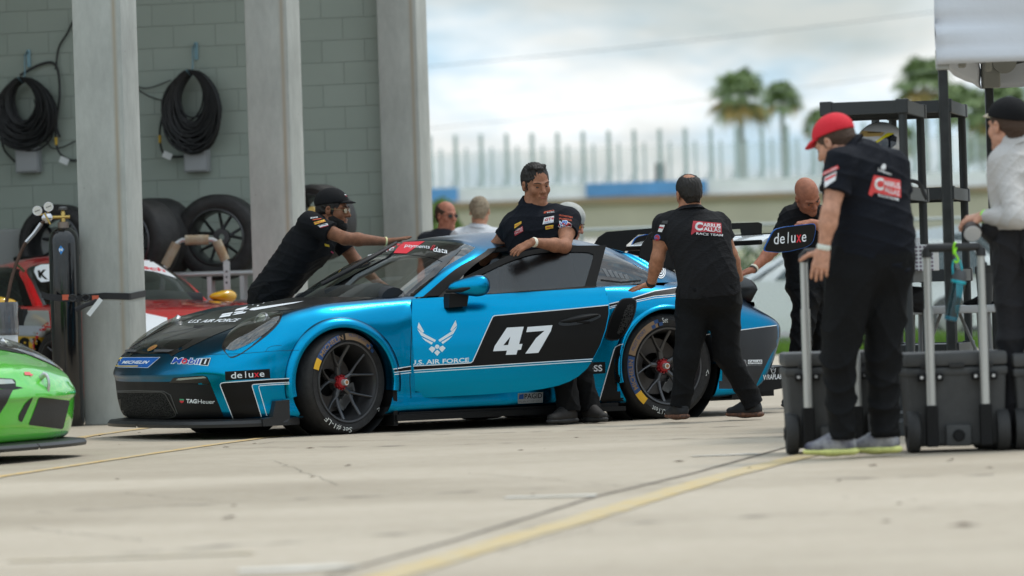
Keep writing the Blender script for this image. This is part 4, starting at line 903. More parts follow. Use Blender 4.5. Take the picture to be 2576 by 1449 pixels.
def slab(name, poly, m, th, parent, step=.03, o0=0., holes=None):
    V, F = cut2d(poly, [tuple(range(len(poly)))], step)
    b = bmesh.new(); vs = [b.verts.new((x, y, 0)) for x, y in V]
    for f in F: b.faces.new([vs[i] for i in f])
    bmesh.ops.triangulate(b, faces=[f for f in b.faces if len(f.verts) > 4])
    be = [e for e in b.edges if len(e.link_faces) == 1]; b.verts.index_update()
    V = [(v.co.x, v.co.y) for v in b.verts]; F = [tuple(v.index for v in f.verts) for f in b.faces]; E = [(e.verts[0].index, e.verts[1].index) for e in be]; b.free()
    n = len(V); W_ = [dpt(u, z, o0) for u, z in V]+[dpt(u, z, o0-th) for u, z in V]
    FF = F+[tuple(i+n for i in f)[::-1] for f in F]+[(a, c, c+n, a+n) for a, c in E]
    o = mk(name, W_, FF, m, parent, True, True)
    bb = bmesh.new(); bb.from_mesh(o.data); bmesh.ops.recalc_face_normals(bb, faces=bb.faces)
    for e in bb.edges:
        if len(e.link_faces) == 2 and e.calc_face_angle(0) > R(40): e.smooth = False
    bb.to_mesh(o.data); bb.free(); return o
dpoly = [(1037, 752), (1036, 800), (1033, 870), (1032, 940), (1037, 1001), (1090, 999), (1167, 995), (1230, 991.5), (1286, 987), (1330, 983), (1365, 978.5), (1404.5, 970), (1432, 960), (1456, 946), (1478, 926), (1493, 902), (1511, 869), (1525, 829), (1533, 790), (1533, 768), (1527, 740), (1521, 721), (1400, 728), (1213, 741), (1120, 747)]
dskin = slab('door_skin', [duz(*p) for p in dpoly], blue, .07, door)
fo = [(1104, 747), (1120, 731), (1165, 699), (1203, 680), (1240, 661), (1274, 645), (1325, 631), (1380, 622), (1424, 618), (1525, 617), (1497, 723), (1400, 729), (1213, 741)]
fi = [(1471, 720), (1492, 648), (1487, 638), (1470, 634), (1400, 634), (1340, 640), (1290, 655), (1250, 672), (1205, 694), (1172, 715), (1213, 738), (1330, 731)]
# window frame: the area between two outlines, given thickness
def ring_slab(name, outer, inner, m, th, parent):
    b = bmesh.new(); E = []
    for L_ in (outer, inner):
        vs = [b.verts.new((*duz(*p), 0)) for p in L_]; E += [b.edges.new((vs[i], vs[(i+1) % len(vs)])) for i in range(len(vs))]
    bmesh.ops.triangle_fill(b, edges=E, use_beauty=True); ys = [v.co.x for v in b.verts]; zs = [v.co.y for v in b.verts]
    for ax, lo, hi in ((0, min(ys), max(ys)), (1, min(zs), max(zs))):
        x = lo+.04
        while x < hi: bmesh.ops.bisect_plane(b, geom=b.verts[:]+b.edges[:]+b.faces[:], dist=1e-6, plane_co=(x, 0, 0) if ax == 0 else (0, x, 0), plane_no=(1, 0, 0) if ax == 0 else (0, 1, 0)); x += .06
    be = [e for e in b.edges if len(e.link_faces) == 1]; b.verts.index_update(); V = [(v.co.x, v.co.y) for v in b.verts]; F = [tuple(v.index for v in f.verts) for f in b.faces]; E = [(e.verts[0].index, e.verts[1].index) for e in be]; b.free()
    n = len(V); return mk(name, [dpt(u, z, .002) for u, z in V]+[dpt(u, z, -th) for u, z in V], F+[tuple(i+n for i in f)[::-1] for f in F]+[(a, c, c+n, a+n) for a, c in E], m, parent, False, True, weld=True)
slab('window_pane', [duz(*p) for p in [tuple(q) for q in catmull(np.array(fi+fi[:1], float), 3)[:-1]]], sdglass, .003, door, .06, -.008)
ring_slab('window_frame', fo, [tuple(q) for q in catmull(np.array(fi+fi[:1], float), 3)[:-1]], blk, .03, door)
doorB = bvh_of([dskin]); dfB = bvh_of(child(door, ('door_skin', 'window_frame', 'window_pane')))
lines = lambda *ps: mono(0, ps)
def inner(name, V, F): pass
# black panel, number, emblem, handle
pan = Z1((262, 975), (640, 953), (660, 938), (782, 665), (800, 653), (1520, 584))+[(1531, 770), (1531, 790), (1523, 829), (1509, 869), (1492, 901)]+Z1((262, 1000))
decal('number_panel', [poly2d(pan)], [blk], doorB, door, off=.0015, step=8)
l1 = [tuple(p) for p in catmull(np.array(Z1((262, 973), (450, 963), (622, 953), (650, 945), (668, 915), (772, 682), (792, 656), (830, 649), (1200, 616), (1519, 585))), 3)]
decal('pinstripe', [lines(stroke2d(l1, 2.1), stroke2d(Z1((262, 1000), (700, 972), (1420, 927)), 1.9), stroke2d(Z1((262, 1014), (700, 986), (1412, 941)), 1.9))], [whit], doorB, door, off=.0030, step=8)
four = Z1((785, 878), (795, 845), (873, 728), (980, 722), (950, 833), (972, 831), (962, 868), (941, 870), (933, 899), (866, 901), (873, 874))
seven = Z1((1004, 724), (1163, 712), (1152, 750), (1073, 888), (990, 893), (1058, 795), (1112, 748), (996, 757))
decal('race_number', [lines(poly2d(four), poly2d(seven))], [whit], doorB, door, off=.0036, step=8)
decal('number_notch', [poly2d(Z1((850, 840), (895, 785), (880, 838)))], [blk], doorB, door, off=.0044, step=8)
EM = [[(-.99, 1), (-.70, .50), (-.78, .44), (-1.06, .72)], [(-1.07, .66), (-.76, .42), (-.06, .02), (-.14, -.08), (-.86, .30)], [(-.84, .22), (-.22, -.10), (-.30, -.20), (-.64, .02)],
      [(-.45, -.42), (-.30, -.28), (-.13, -.36), (-.10, -.45), (-.26, -.62)]]
EM = EM+[[(-x, y) for x, y in p][::-1] for p in EM]+[[(-.16, -.62), (0, -.48), (.16, -.62), (0, -.80)], [(.12*cos(a), -.32+.11*sin(a)) for a in np.linspace(0, 2*pi, 12, endpoint=False)]]
def emblem(q): f = quadmap(q); return mono(0, [([f(((x+1.07)/2.14, (y+.8)/1.8)) for x, y in p], [tuple(range(len(p)))]) for p in EM])
decal('air_force_emblem', [emblem(Z1((302, 915), (556, 900), (556, 680), (302, 694)))], [whit], doorB, door, off=.0022, step=9)
decal('air_force_lettering', [tx('U.S. AIR FORCE', Z1((259, 966), (632, 948), (632, 919), (259, 936)), bold=.022)], [whit], doorB, door, off=.0022, step=9)
# door handle
hu, hz = duz(*Z1((1336, 677))[0]); hb = MB()
hb.prism([(hu+.142*cos(a), hz+.021*cos(a)*0+.030*sin(a)+.022*cos(a)) for a in np.linspace(0, 2*pi, 28, endpoint=False)], 0, 1, lambda u, z, d: dpt(u, z, .004 if d else -.01))
ho = hb.build('door_handle', mat('gloss_black', (.008, .008, .008), .18), door, world=True)
gb_ = MB(); gb_.tube([dpt(hu-.125, hz-.008, .008), dpt(hu-.06, hz-.001, .022), dpt(hu+.06, hz+.017, .022), dpt(hu+.125, hz+.028, .008)], [.006, .014, .014, .006], 10, flat=.8)
gb_.ball(dpt(hu+.02, hz-.016, .006), (.05, .006, .008), 8); gb_.build('grip', MAT['black_plastic'], ho, world=True, smooth=True)
# mirror
mc_ = Z1((612, 466))[0]; mu, mz = duz(*mc_); mb = MB()
M3 = Matrix((DU, DW, Vector((0, 0, 1)))).transposed()
mo = MB(); mo.ball((0, 0, 0), (1, 1, 1), 20)
V = []
for v in mo.V:
    u = v.x; t = (u+1)/2; rr = math.sqrt(max(1e-6, 1-u*u)); g_ = max(0, 1-abs(u)**5)**.5/rr*(.42+.58*min(1, t*1.5)**.8) if rr > 1e-2 else 0
    V.append(DH+DU*(mu+.137*u)+DW*(.125+v.y*g_*.062)+Vector((0, 0, mz+.004*u+v.z*g_*.070)))
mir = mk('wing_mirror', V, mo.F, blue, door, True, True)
fb = MB(); f0 = duz(*Z1((520, 590))[0])
fb.prism([(-.075, -.055), (.045, -.05), (.06, .028), (-.065, .036)], -.02, .085, lambda x, z, d: DH+DU*(f0[0]+x+.02+(.03 if d > 0 else 0))+DW*(d-.03)+Vector((0, 0, f0[1]+.045+z)))
fb.build('mirror_foot', blkp, mir, world=True)
sb = MB(); sb.tube([DH+DU*(mu-.15)+DW*.12+Vector((0, 0, mz-.028)), DH+DU*(mu-.05)+DW*.175+Vector((0, 0, mz-.022)), DH+DU*(mu+.0)+DW*.185+Vector((0, 0, mz-.012))], [.010, .015, .006], 8); sb.build('mirror_trim', blkp, mir, world=True, smooth=True)
# ---- bonnet wrap (black), seen from above: near edge traced, mirrored
def on_body(px, py):
    o, d = camray(px, py); h = bodyB.ray_cast(o, d); return w2c(h[0]) if h[0] is not None else None
edge = [(432, 897), (443, 890), (470, 878), (501, 862), (538, 844), (585, 825), (618, 808), (655, 788)]
E2 = [on_body(*p) for p in edge]; E2 = [(p.x, p.y) for p in E2 if p is not None]
E2 += [(2.62, .615), (2.45, .625), (2.2, .635), (1.98, .645)]
front_x = 3.405
pg = [(front_x, 0), (3.385, .28)]+E2; ws_base = [(2.0, .60), (2.17, .33), (2.262, 0)]
poly = pg+ws_base+[(x, -y) for x, y in ws_base[::-1][1:]]+[(x, -y) for x, y in pg[::-1][:-1]]
down = lambda x, y: (c2w(x, y, 1.6), Vector((0, 0, -1)))
hoodblk = mat('bonnet_black_wrap', (.012, .011, .011), .30, coat=.4)
decal('bonnet_wrap', [poly2d(poly)], [hoodblk], bodyB, carR, step=.05, rayf=down, off=.0022, maxd=.5)
hoodB = bvh_of(child(carR, ('bonnet_wrap', 'body')))
gblk = mat('gloss_black', (.008, .008, .008), .18); bgrey = mat('blade_grey', (.075, .075, .08), .4)
for p in (ZB((530, 1022), (735, 900), (850, 842), (1060, 838), (880, 960), (720, 1030)), ZB((1010, 1025), (1190, 900), (1300, 845), (1640, 832), (1500, 930), (1300, 1025))): decal('bonnet_duct', [poly2d(p)], [gblk], hoodB, carR, step=6, off=.0014)
for p in (ZB((515, 1030), (705, 1030), (690, 1066), (490, 1066)), ZB((1000, 1025), (1340, 1028), (1240, 1066), (985, 1064))): decal('duct_blade', [poly2d(p)], [bgrey], hoodB, carR, step=6, off=.012)
decal('bonnet_vent', [poly2d(ZB((1655, 598), (1830, 600), (1730, 645), (1640, 640)))], [carb], hoodB, carR, step=6, off=.0014)
decal('crease_highlight', [mono(0, [stroke2d(ZB((900, 825), (1100, 740), (1640, 640)), 1.), stroke2d(ZB((1110, 832), (1500, 720), (1740, 640), (2000, 600)), 1.), stroke2d(ZC((0, 700), (200, 640), (480, 550)), 1.)])], [bgrey], hoodB, carR, step=6, off=.0014)  # bulge edges drawn as lighter strokes, a painted highlight
cr_ = [(384+14*cos(a)*cos(.5)-4.2*sin(a)*sin(.5), 876-14*cos(a)*sin(.5)-4.2*sin(a)*cos(.5)) for a in np.linspace(0, 2*pi, 20, endpoint=False)]
decal('bonnet_crest', [poly2d(cr_), poly2d([(384+(x-384)*.6, 876+(y-876)*.5) for x, y in cr_])], [mat('crest_gold', (.60, .33, .10), .3, metal=.5), mat('crest_bronze', (.3, .1, .04))], hoodB, carR, step=8, off=.004)
decal('bonnet_lettering', [tx('U.S. AIR FORCE', [(470, 813.5), (592, 810), (608, 802), (484, 805)], bold=.02)], [whit], hoodB, carR, off=.0028, step=9)
hp = [ZC((340, 475), (370, 440), (545, 412), (530, 445)), ZC((375, 435), (400, 408), (580, 378), (555, 405)), ZC((560, 432), (640, 395), (805, 368), (780, 395)), ZC((585, 400), (610, 375), (765, 352), (735, 375)),
      ZC((605, 355), (640, 325), (835, 275), (770, 335)), ZC((775, 340), (850, 275), (1085, 192), (1080, 235), (950, 300)), ZC((845, 345), (900, 310), (1500, 225), (1785, 190), (1600, 232), (940, 348)), ZC((1070, 240), (1140, 188), (1375, 162), (1370, 178), (1110, 222))]
decal('bonnet_emblem', [mono(0, [poly2d(p) for p in hp])], [whit], hoodB, carR, off=.0028, step=9)
# ---- nose: black lower fascia, grille, lamps, stickers
nb = ZD((30, 700), (62, 352), (122, 290), (500, 288), (900, 275), (1000, 262), (1372, 266), (1472, 262), (1652, 700), (1500, 790), (300, 790))
decal('lower_fascia', [poly2d(nb)], [blkp], bodyB, carR, step=7, off=.0016)
gr = bpy.data.materials.new('honeycomb_mesh'); gr.use_nodes = True; t = gr.node_tree; b_ = t.nodes['Principled BSDF']; vv = t.nodes.new('ShaderNodeTexVoronoi'); vv.inputs['Scale'].default_value = 70; vv.feature = 'DISTANCE_TO_EDGE'; tcg = t.nodes.new('ShaderNodeTexCoord'); t.links.new(tcg.outputs['Object'], vv.inputs[0])
rr_ = t.nodes.new('ShaderNodeValToRGB'); rr_.color_ramp.elements[0].position = .10; rr_.color_ramp.elements[1].position = .16; rr_.color_ramp.elements[0].color = (.035, .034, .033, 1); rr_.color_ramp.elements[1].color = (.003, .003, .003, 1); t.links.new(vv.outputs['Distance'], rr_.inputs[0]); t.links.new(rr_.outputs[0], b_.inputs['Base Color']); b_.inputs['Roughness'].default_value = .9; b_.inputs['Specular IOR Level'].default_value = .1
gp = round_poly(ZD((72, 362), (880, 360), (1042, 660), (960, 690), (105, 690)), 12)
decal('grille', [poly2d(gp)], [gr], bodyB, carR, step=7, off=.0030)
decal('grille_rim', [stroke2d(gp, 2.6, True)], [mat('rim_black', (.035, .035, .036), .4)], bodyB, carR, step=7, off=.0055)
decal('daylight_lamp_recess', [poly2d(ZD((945, 240), (990, 180), (1370, 150), (1425, 165), (1475, 262), (1370, 262), (1365, 245)))], [mat('gloss_black', (0, 0, 0))], bodyB, carR, step=7, off=.003)
decal('daylight_lamp', [poly2d(ZD((1032, 206), (1062, 180), (1395, 158), (1425, 178), (1200, 196), (1090, 208)))], [mat('drl_glass', (.30, .33, .29), .12, coat=1)], bodyB, carR, step=7, off=.0045)
decal('fascia_lip', [stroke2d(ZD((62, 352), (500, 342), (870, 350), (960, 400), (1048, 640)), 2.0)], [mat('lip_grey', (.06, .065, .07), .35)], bodyB, carR, step=7, off=.0035)
decal('tow_eye_hole', [poly2d(ZD((60, 120), (85, 75), (118, 90), (118, 165), (95, 180)))], [carb], bodyB, carR, step=5, off=.003)
decal('tow_eye', [poly2d(ZD((62, 125), (95, 105), (114, 135), (95, 160)))], [mat('tow_red', (.6, .03, .03), .4)], bodyB, carR, step=5, off=.005)
mblue = mat('sticker_blue', (.0, .10, .42), .35); myel = mat('sticker_yellow', (.75, .52, .03), .4); sred = mat('sticker_red', (.65, .02, .04), .4); sgrey = mat('sticker_grey', (.22, .23, .24), .5)
decal('nose_sticker', [poly2d(ZB((212, 1313), (402, 1142), (1084, 1140), (872, 1321))), poly2d(ZB((224, 1309), (409, 1148), (1070, 1146), (866, 1315))), mono(0, [poly2d(ZB((224, 1309), (409, 1148), (450, 1148), (258, 1309))), poly2d(ZB((285, 1300), (285, 1284), (715, 1284), (700, 1300)))]), tx('MICHELIN', ZB((428, 1256), (850, 1256), (912, 1202), (470, 1202)), bold=.03)], [whit, mblue, myel, whit], bodyB, carR, step=6, off=.0016)
q = ZB((1268, 1246), (1740, 1262), (1775, 1168), (1335, 1150))
decal('oil_sticker', [tx('Mobil', ZB((1255, 1255), (1750, 1272), (1790, 1160), (1325, 1140)), bold=.075, shear=.0), poly2d(ZB((1745, 1276), (1795, 1160), (1942, 1150), (1895, 1290))), tx('Mobil', q, bold=.02), poly2d(ZB((1765, 1268), (1808, 1168), (1928, 1160), (1885, 1278))), tx('1', ZB((1822, 1258), (1848, 1260), (1880, 1176), (1856, 1176)), bold=.03), ([quadmap(ZB((1440, 1255), (1535, 1258), (1560, 1170), (1465, 1165)))(((cos(a)*r_+1)/2, (sin(a)*r_+1)/2)) for r_ in (1, .5) for a in np.linspace(0, 2*pi, 20, endpoint=False)], [(i, (i+1) % 20, 20+(i+1) % 20, 20+i) for i in range(20)])], [whit, whit, mat('oil_blue', (.0, .05, .36), .35), blk, whit, sred], bodyB, carR, step=6, off=.0016)
decal('watch_sticker', [tx('TAG', ZD((1160, 503), (1298, 508), (1300, 452), (1162, 450)), bold=.04), tx('Heuer', ZD((1312, 508), (1530, 512), (1532, 460), (1312, 456)), bold=.0), poly2d(ZD((1078, 448), (1138, 450), (1136, 470), (1080, 468))), poly2d(ZD((1080, 470), (1136, 472), (1130, 490), (1108, 503), (1086, 490)))], [whit, whit, mat('shield_green', (.05, .3, .16), .4), sred], bodyB, carR, step=6, off=.0028)
# corner livery: black flash with pinstripes, sponsor plate
fl = ZD((1765, 702), (1600, 265), (1618, 243), (2260, 196), (2492, 184), (2486, 232), (2260, 246), (2030, 262), (2008, 285), (2130, 680))
decal('corner_flash', [poly2d(fl), mono(0, [stroke2d(ZD((1765, 702), (1602, 285), (1600, 262), (1618, 245), (1645, 240), (2260, 196), (2492, 186)), 2.0), stroke2d(ZD((2130, 680), (2010, 290), (2012, 270), (2034, 262), (2260, 246), (2492, 234)), 1.9), stroke2d(ZD((2200, 668), (2096, 306), (2098, 286), (2118, 278), (2260, 268), (2492, 256)), 1.9)])], [blk, whit], bodyB, carR, step=6, off=.0018)
def deluxe(q, nm, bvh, par, plate=True, off=.0018, frame=None):
    f = quadmap(q); sub = lambda a, b, c, d: [f((a, b)), f((c, b)), f((c, d)), f((a, d))]
    sh = []; mt = []
    if plate: sh.append(poly2d([f((0, 0)), f((1, 0)), f((1, 1)), f((0, 1))])); mt.append(blk)
    x0, x1, y0, y1 = (.13, .87, .20, .88) if plate else (0, 1, 0, 1); wd = x1-x0; gx = lambda a: x0+wd*a
    xh = y0+(y1-y0)*.68
    for ch, a, b, hi in (('d', .0, .15, y1), ('e', .185, .335, xh), ('l', .425, .452, y1), ('u', .53, .665, xh), ('e', .86, 1.0, xh)):
        sh.append(tx(ch, sub(gx(a), y0, gx(b), hi), bold=.005)); mt.append(whit)
    sh.append(tx('x', sub(gx(.69), y0, gx(.84), xh), bold=.01)); mt.append(mat('x_red', (.75, .02, .04), .4))
    return decal(nm, sh, mt, bvh, par, step=6, off=off)
deluxe(ZD((1665, 215), (2245, 182), (2238, 62), (1660, 97)), 'sponsor_plate', bodyB, carR)
# panel gaps
gapm = mat('panel_gap', (.004, .006, .012), .8)
decal('panel_gap', [mono(0, [stroke2d(ZC((150, 1092), (700, 1080), (1120, 1047), (1370, 1028), (1700, 1020)), .9), stroke2d(ZC((1125, 1047), (1165, 985), (1230, 952), (1400, 935)), .9), stroke2d([(1037, 752), (1036, 800), (1033, 900), (1031, 960), (1034, 1002)], 1.4), stroke2d([(1158, 600+22), (1240, 612), (1330, 608)], .01)])], [gapm], bodyB, carR, step=8, off=.0012)
# strip between front wheel and door
decal('pinstripe', [poly2d(Z1((150, 992), (262, 974), (262, 1000), (155, 1014)))], [blk], bodyB, carR, step=8, off=.0014)
decal('pinstripe', [mono(0, [stroke2d(Z1((150, 992), (262, 973)), 2.), stroke2d(Z1((155, 1012), (262, 1000)), 1.8), stroke2d(Z1((158, 1026), (262, 1014)), 1.8)])], [whit], bodyB, carR, step=8, off=.0026)
# sill sticker
def plain(*p): return poly2d(Z1(*p))
allB = bvh_of(child(carR, ('body', 'wheel_arch', 'roof', 'side_skirt', 'diffuser', 'quarter_window')))
decal('sill_sticker', [plain((942, 1212), (942, 1146), (1102, 1138), (1101, 1204)), tx('PAGID', Z1((984, 1182), (1096, 1176), (1096, 1144), (984, 1150)), bold=.015), tx('RACING', Z1((948, 1206), (1096, 1198), (1096, 1186), (948, 1194))), plain((946, 1184), (950, 1156), (978, 1150), (978, 1182))], [mat('sticker_silver', (.45, .47, .48), .4), blk, sgrey, mblue], allB, carR, step=8, off=.002)
decal('sponsor_plate', [plain((1340, 1028), (1340, 953), (1498, 945), (1500, 1018)), tx('BOSS', Z1((1343, 1012), (1480, 1005), (1478, 964), (1343, 972)), bold=.02)], [blk, whit], allB, carR, step=8, off=.002)
# quarter panel: flash, pinstripes, intake
decal('quarter_flash', [poly2d(Z1((1700, 818), (1590, 838), (1556, 862), (1462, 1190), (1500, 1215), (1800, 1215), (1800, 818))), stroke2d(Z1((1720, 815), (1595, 836), (1562, 852), (1552, 875), (1462, 1192)), 2.)], [blk, whit], bodyB, carR, step=8, off=.0018)
up = Z1((1500, 583), (1640, 550), (1811, 495), (1990, 468), (1990, 515), (1811, 530), (1660, 565), (1500, 608))
decal('quarter_stripe', [poly2d(up), mono(0, [stroke2d(Z1((1500, 583), (1640, 550), (1811, 496), (1990, 468)), 2.), stroke2d(Z1((1500, 603), (1660, 562), (1811, 528), (1990, 512)), 1.6), stroke2d(Z1((1500, 613), (1660, 572), (1811, 540), (1990, 524)), 1.5)])], [blk, whit], bodyB, carR, step=8, off=.0018)
iv = [tuple(p) for p in catmull(np.array(Z1((1500, 790), (1515, 720), (1545, 640), (1590, 562), (1630, 545), (1680, 548), (1694, 575), (1680, 650), (1640, 740), (1590, 798), (1530, 806), (1500, 790))), 3)[:-1]]
ii = [tuple(p) for p in catmull(np.array(Z1((1572, 760), (1600, 680), (1625, 610), (1650, 580), (1680, 590), (1668, 660), (1625, 735), (1585, 775), (1572, 760))), 3)[:-1]]
decal('side_intake', [poly2d(iv), stroke2d(iv, 3.2, True), poly2d(ii)], [mat('intake_black', (.004, .004, .004), .7, spec=.1), mat('intake_rim', (.012, .012, .013), .45, spec=.25), gr], bodyB, carR, step=6, off=.004)
# round gear sticker behind the quarter window
gc = (1662, 684); ring = []
for r0, r1 in ((17, 14.5), (12.5, 9), (6, 3)):
    ring.append(([(gc[0]+r*.72*cos(a), gc[1]+r*sin(a)) for r in (r0, r1) for a in np.linspace(0, 2*pi, 24, endpoint=False)], [(i, (i+1) % 24, 24+(i+1) % 24, 24+i) for i in range(24)]))
decal('gear_sticker', [([(gc[0]+18*.72*cos(a), gc[1]+18*sin(a)) for a in np.linspace(0, 2*pi, 24, endpoint=False)], [tuple(range(24))]), mono(0, ring)], [blk, whit], bodyB, carR, step=8, off=.002)
# quarter window louvres
lq = [Z1((1478+34*k, 352+10*k), (1500+34*k, 352+9*k), (1530+30*k, 402+4*k), (1510+30*k, 404+4*k)) for k in range(5)]
decal('window_louvre', [mono(0, [poly2d(p) for p in lq])], [mat('louvre_grey', (.13, .14, .15), .5)], allB, carR, step=8, off=.002)
decal('window_louvre', [stroke2d(Z1((1470, 425), (1600, 440), (1725, 428)), 4)], [blk], allB, carR, step=8, off=.002)
# tail: dark lower bumper, line, stickers
decal('tail_flash', [poly2d(ZR((-120, 740), (205, 697), (640, 638), (660, 760), (560, 900), (400, 1230), (-120, 1230))), stroke2d(ZR((-120, 736), (205, 695), (425, 665), (640, 637)), 2.)], [mat('tail_grey', (.018, .019, .022), .42, spec=.4), whit], bodyB, carR, step=8, off=.0018)
rb_ = bvh_of(child(carR, ('body', 'diffuser', 'tail_flash')))
decal('tail_sticker', [poly2d(ZR((338, 1000), (338, 962), (470, 960), (470, 998))), tx('CALLAS', ZR((344, 994), (464, 992), (464, 966), (344, 968)), bold=.02), tx('RENNSPORT', ZR((342, 1018), (464, 1016), (464, 1004), (342, 1006))), tx('R', ZR((296, 1020), (336, 1020), (332, 958), (292, 960)), bold=.05), tx('2', ZR((280, 1020), (312, 1018), (318, 980), (284, 982)), bold=.05)], [whit, blk, sgrey, sgrey, sred], rb_, carR, step=8, off=.003)
decal('wrap_shop_lettering', [tx('WRAPLABS', ZR((478, 1148), (670, 1138), (672, 1090), (478, 1100)), bold=.02), mono(0, [stroke2d(ZR((560, 1078), (548, 1040), (562, 1060), (572, 1028), (582, 1060), (595, 1038), (588, 1076)), 1.2), stroke2d(ZR((560, 1085), (590, 1083)), 1.2)])], [whit, whit], rb_, carR, step=8, off=.003)
# windscreen sunstrip, frame and lettering
wsB = bvh_of(child(carR, ('windscreen', 'roof')))
scr = mat('screen_frit', (.006, .006, .007), .12, coat=.5)
band = ZW((1150, 745), (1240, 715), (1440, 705), (1620, 722), (1760, 748), (1825, 775), (1660, 920), (1480, 1078), (1300, 1080), (760, 1074), (640, 1082), (640, 1100), (1545, 1095), (1700, 960), (1992, 662), (1985, 640), (1840, 618), (1650, 602), (1440, 618), (1290, 660), (1130, 740))
V, F = poly2d(band)
def tri(V):
    b = bmesh.new(); f = b.faces.new([b.verts.new((x, y, 0)) for x, y in V]); bmesh.ops.triangulate(b, faces=[f], ngon_method='EAR_CLIP'); b.verts.index_update(); V = [(v.co.x, v.co.y) for v in b.verts]; F = [tuple(v.index for v in f.verts) for f in b.faces]; b.free(); return V, F
decal('sunstrip', [tri(band), poly2d(ZW((1238, 714), (1345, 652), (1440, 618), (1512, 610), (1425, 652), (1300, 712))), poly2d(ZW((1410, 704), (1458, 642), (1512, 610), (1678, 604), (1522, 708))), tx('deluxe', ZW((1120, 745), (1412, 680), (1428, 638), (1180, 690))), tx('payments', ZW((1500, 664), (1716, 678), (1722, 645), (1515, 632))), tx('//', ZW((1722, 680), (1752, 684), (1768, 640), (1738, 638)), bold=.01), tx('data', ZW((1745, 694), (1868, 712), (1872, 672), (1758, 652)))], [scr, sred, sred, whit, whit, sred, whit], wsB, carR, step=7, off=.003)
def wspt(px, py, off):
    o, d = camray(px, py); h = wsB.ray_cast(o, d)
    return (h[0]+Vector((0, 0, off)) if h[0] is not None else None)
pts = [wspt(*p, .035) for p in ZW((800, 1010), (1000, 905), (1200, 795), (1330, 720), (1435, 655))]; pts = [p for p in pts if p is not None]
if len(pts) > 1: MB().tube(pts, [.014, .016, .016, .013, .010][:len(pts)], 8).build('wiper', carb, carR, world=True, smooth=True)
# roof antenna base, cabin switch panel and radio
MB().box((1.62, .02, .83), (.03, .26, .05), M=Matrix.Rotation(R(-30), 3, 'Z')).build('switch_panel', mat('switch_panel_grey', (.30, .34, .34), .5), carR)
# wing end plates
for sg in (1, -1):
    yy = .905
    def wp3(px, py):
        d = ray(px, py); p0 = CORG+LV*yy; t = (p0-CO).dot(LV)/d.dot(LV); P = w2c(CO+d*t); return (P.x, P.z)
    op = round_poly([wp3(*p) for p in ((1917, 632), (1944, 577), (1972, 570), (2051, 561), (2049, 590), (2043, 611), (2028, 622), (1985, 633), (1955, 636))], .035, 4)
    cx_ = sum(p[0] for p in op)/len(op); cz_ = sum(p[1] for p in op)/len(op)
    e = MB().prism(op, yy, yy+.010, lambda x, z, d: Vector((x, sg*d, z))).build('wing_end_plate', mblue, carR)
    ip = [(cx_+(x-cx_)*.975, cz_+(z-cz_)*.955) for x, z in op]
    MB().prism(ip, yy-.002, yy+.012, lambda x, z, d: Vector((x, sg*d, z))).build('plate_face', blk, e)
epB = bvh_of([c for e in child(carR, ('wing_end_plate',)) for c in e.children])
deluxe([(1946, 615), (2027, 608), (2028, 580), (1947, 587)], 'plate_lettering', epB, carR, plate=False, off=.002)
for sg in (1, -1):
    mb = MB(); 
    for k in range(14):
        mb.lathe([(0, .0), (.008, .0)], (-.93-.022*(k % 5), sg*.3345, 1.285-.022*(k//5)), (0, sg, 0), 8)
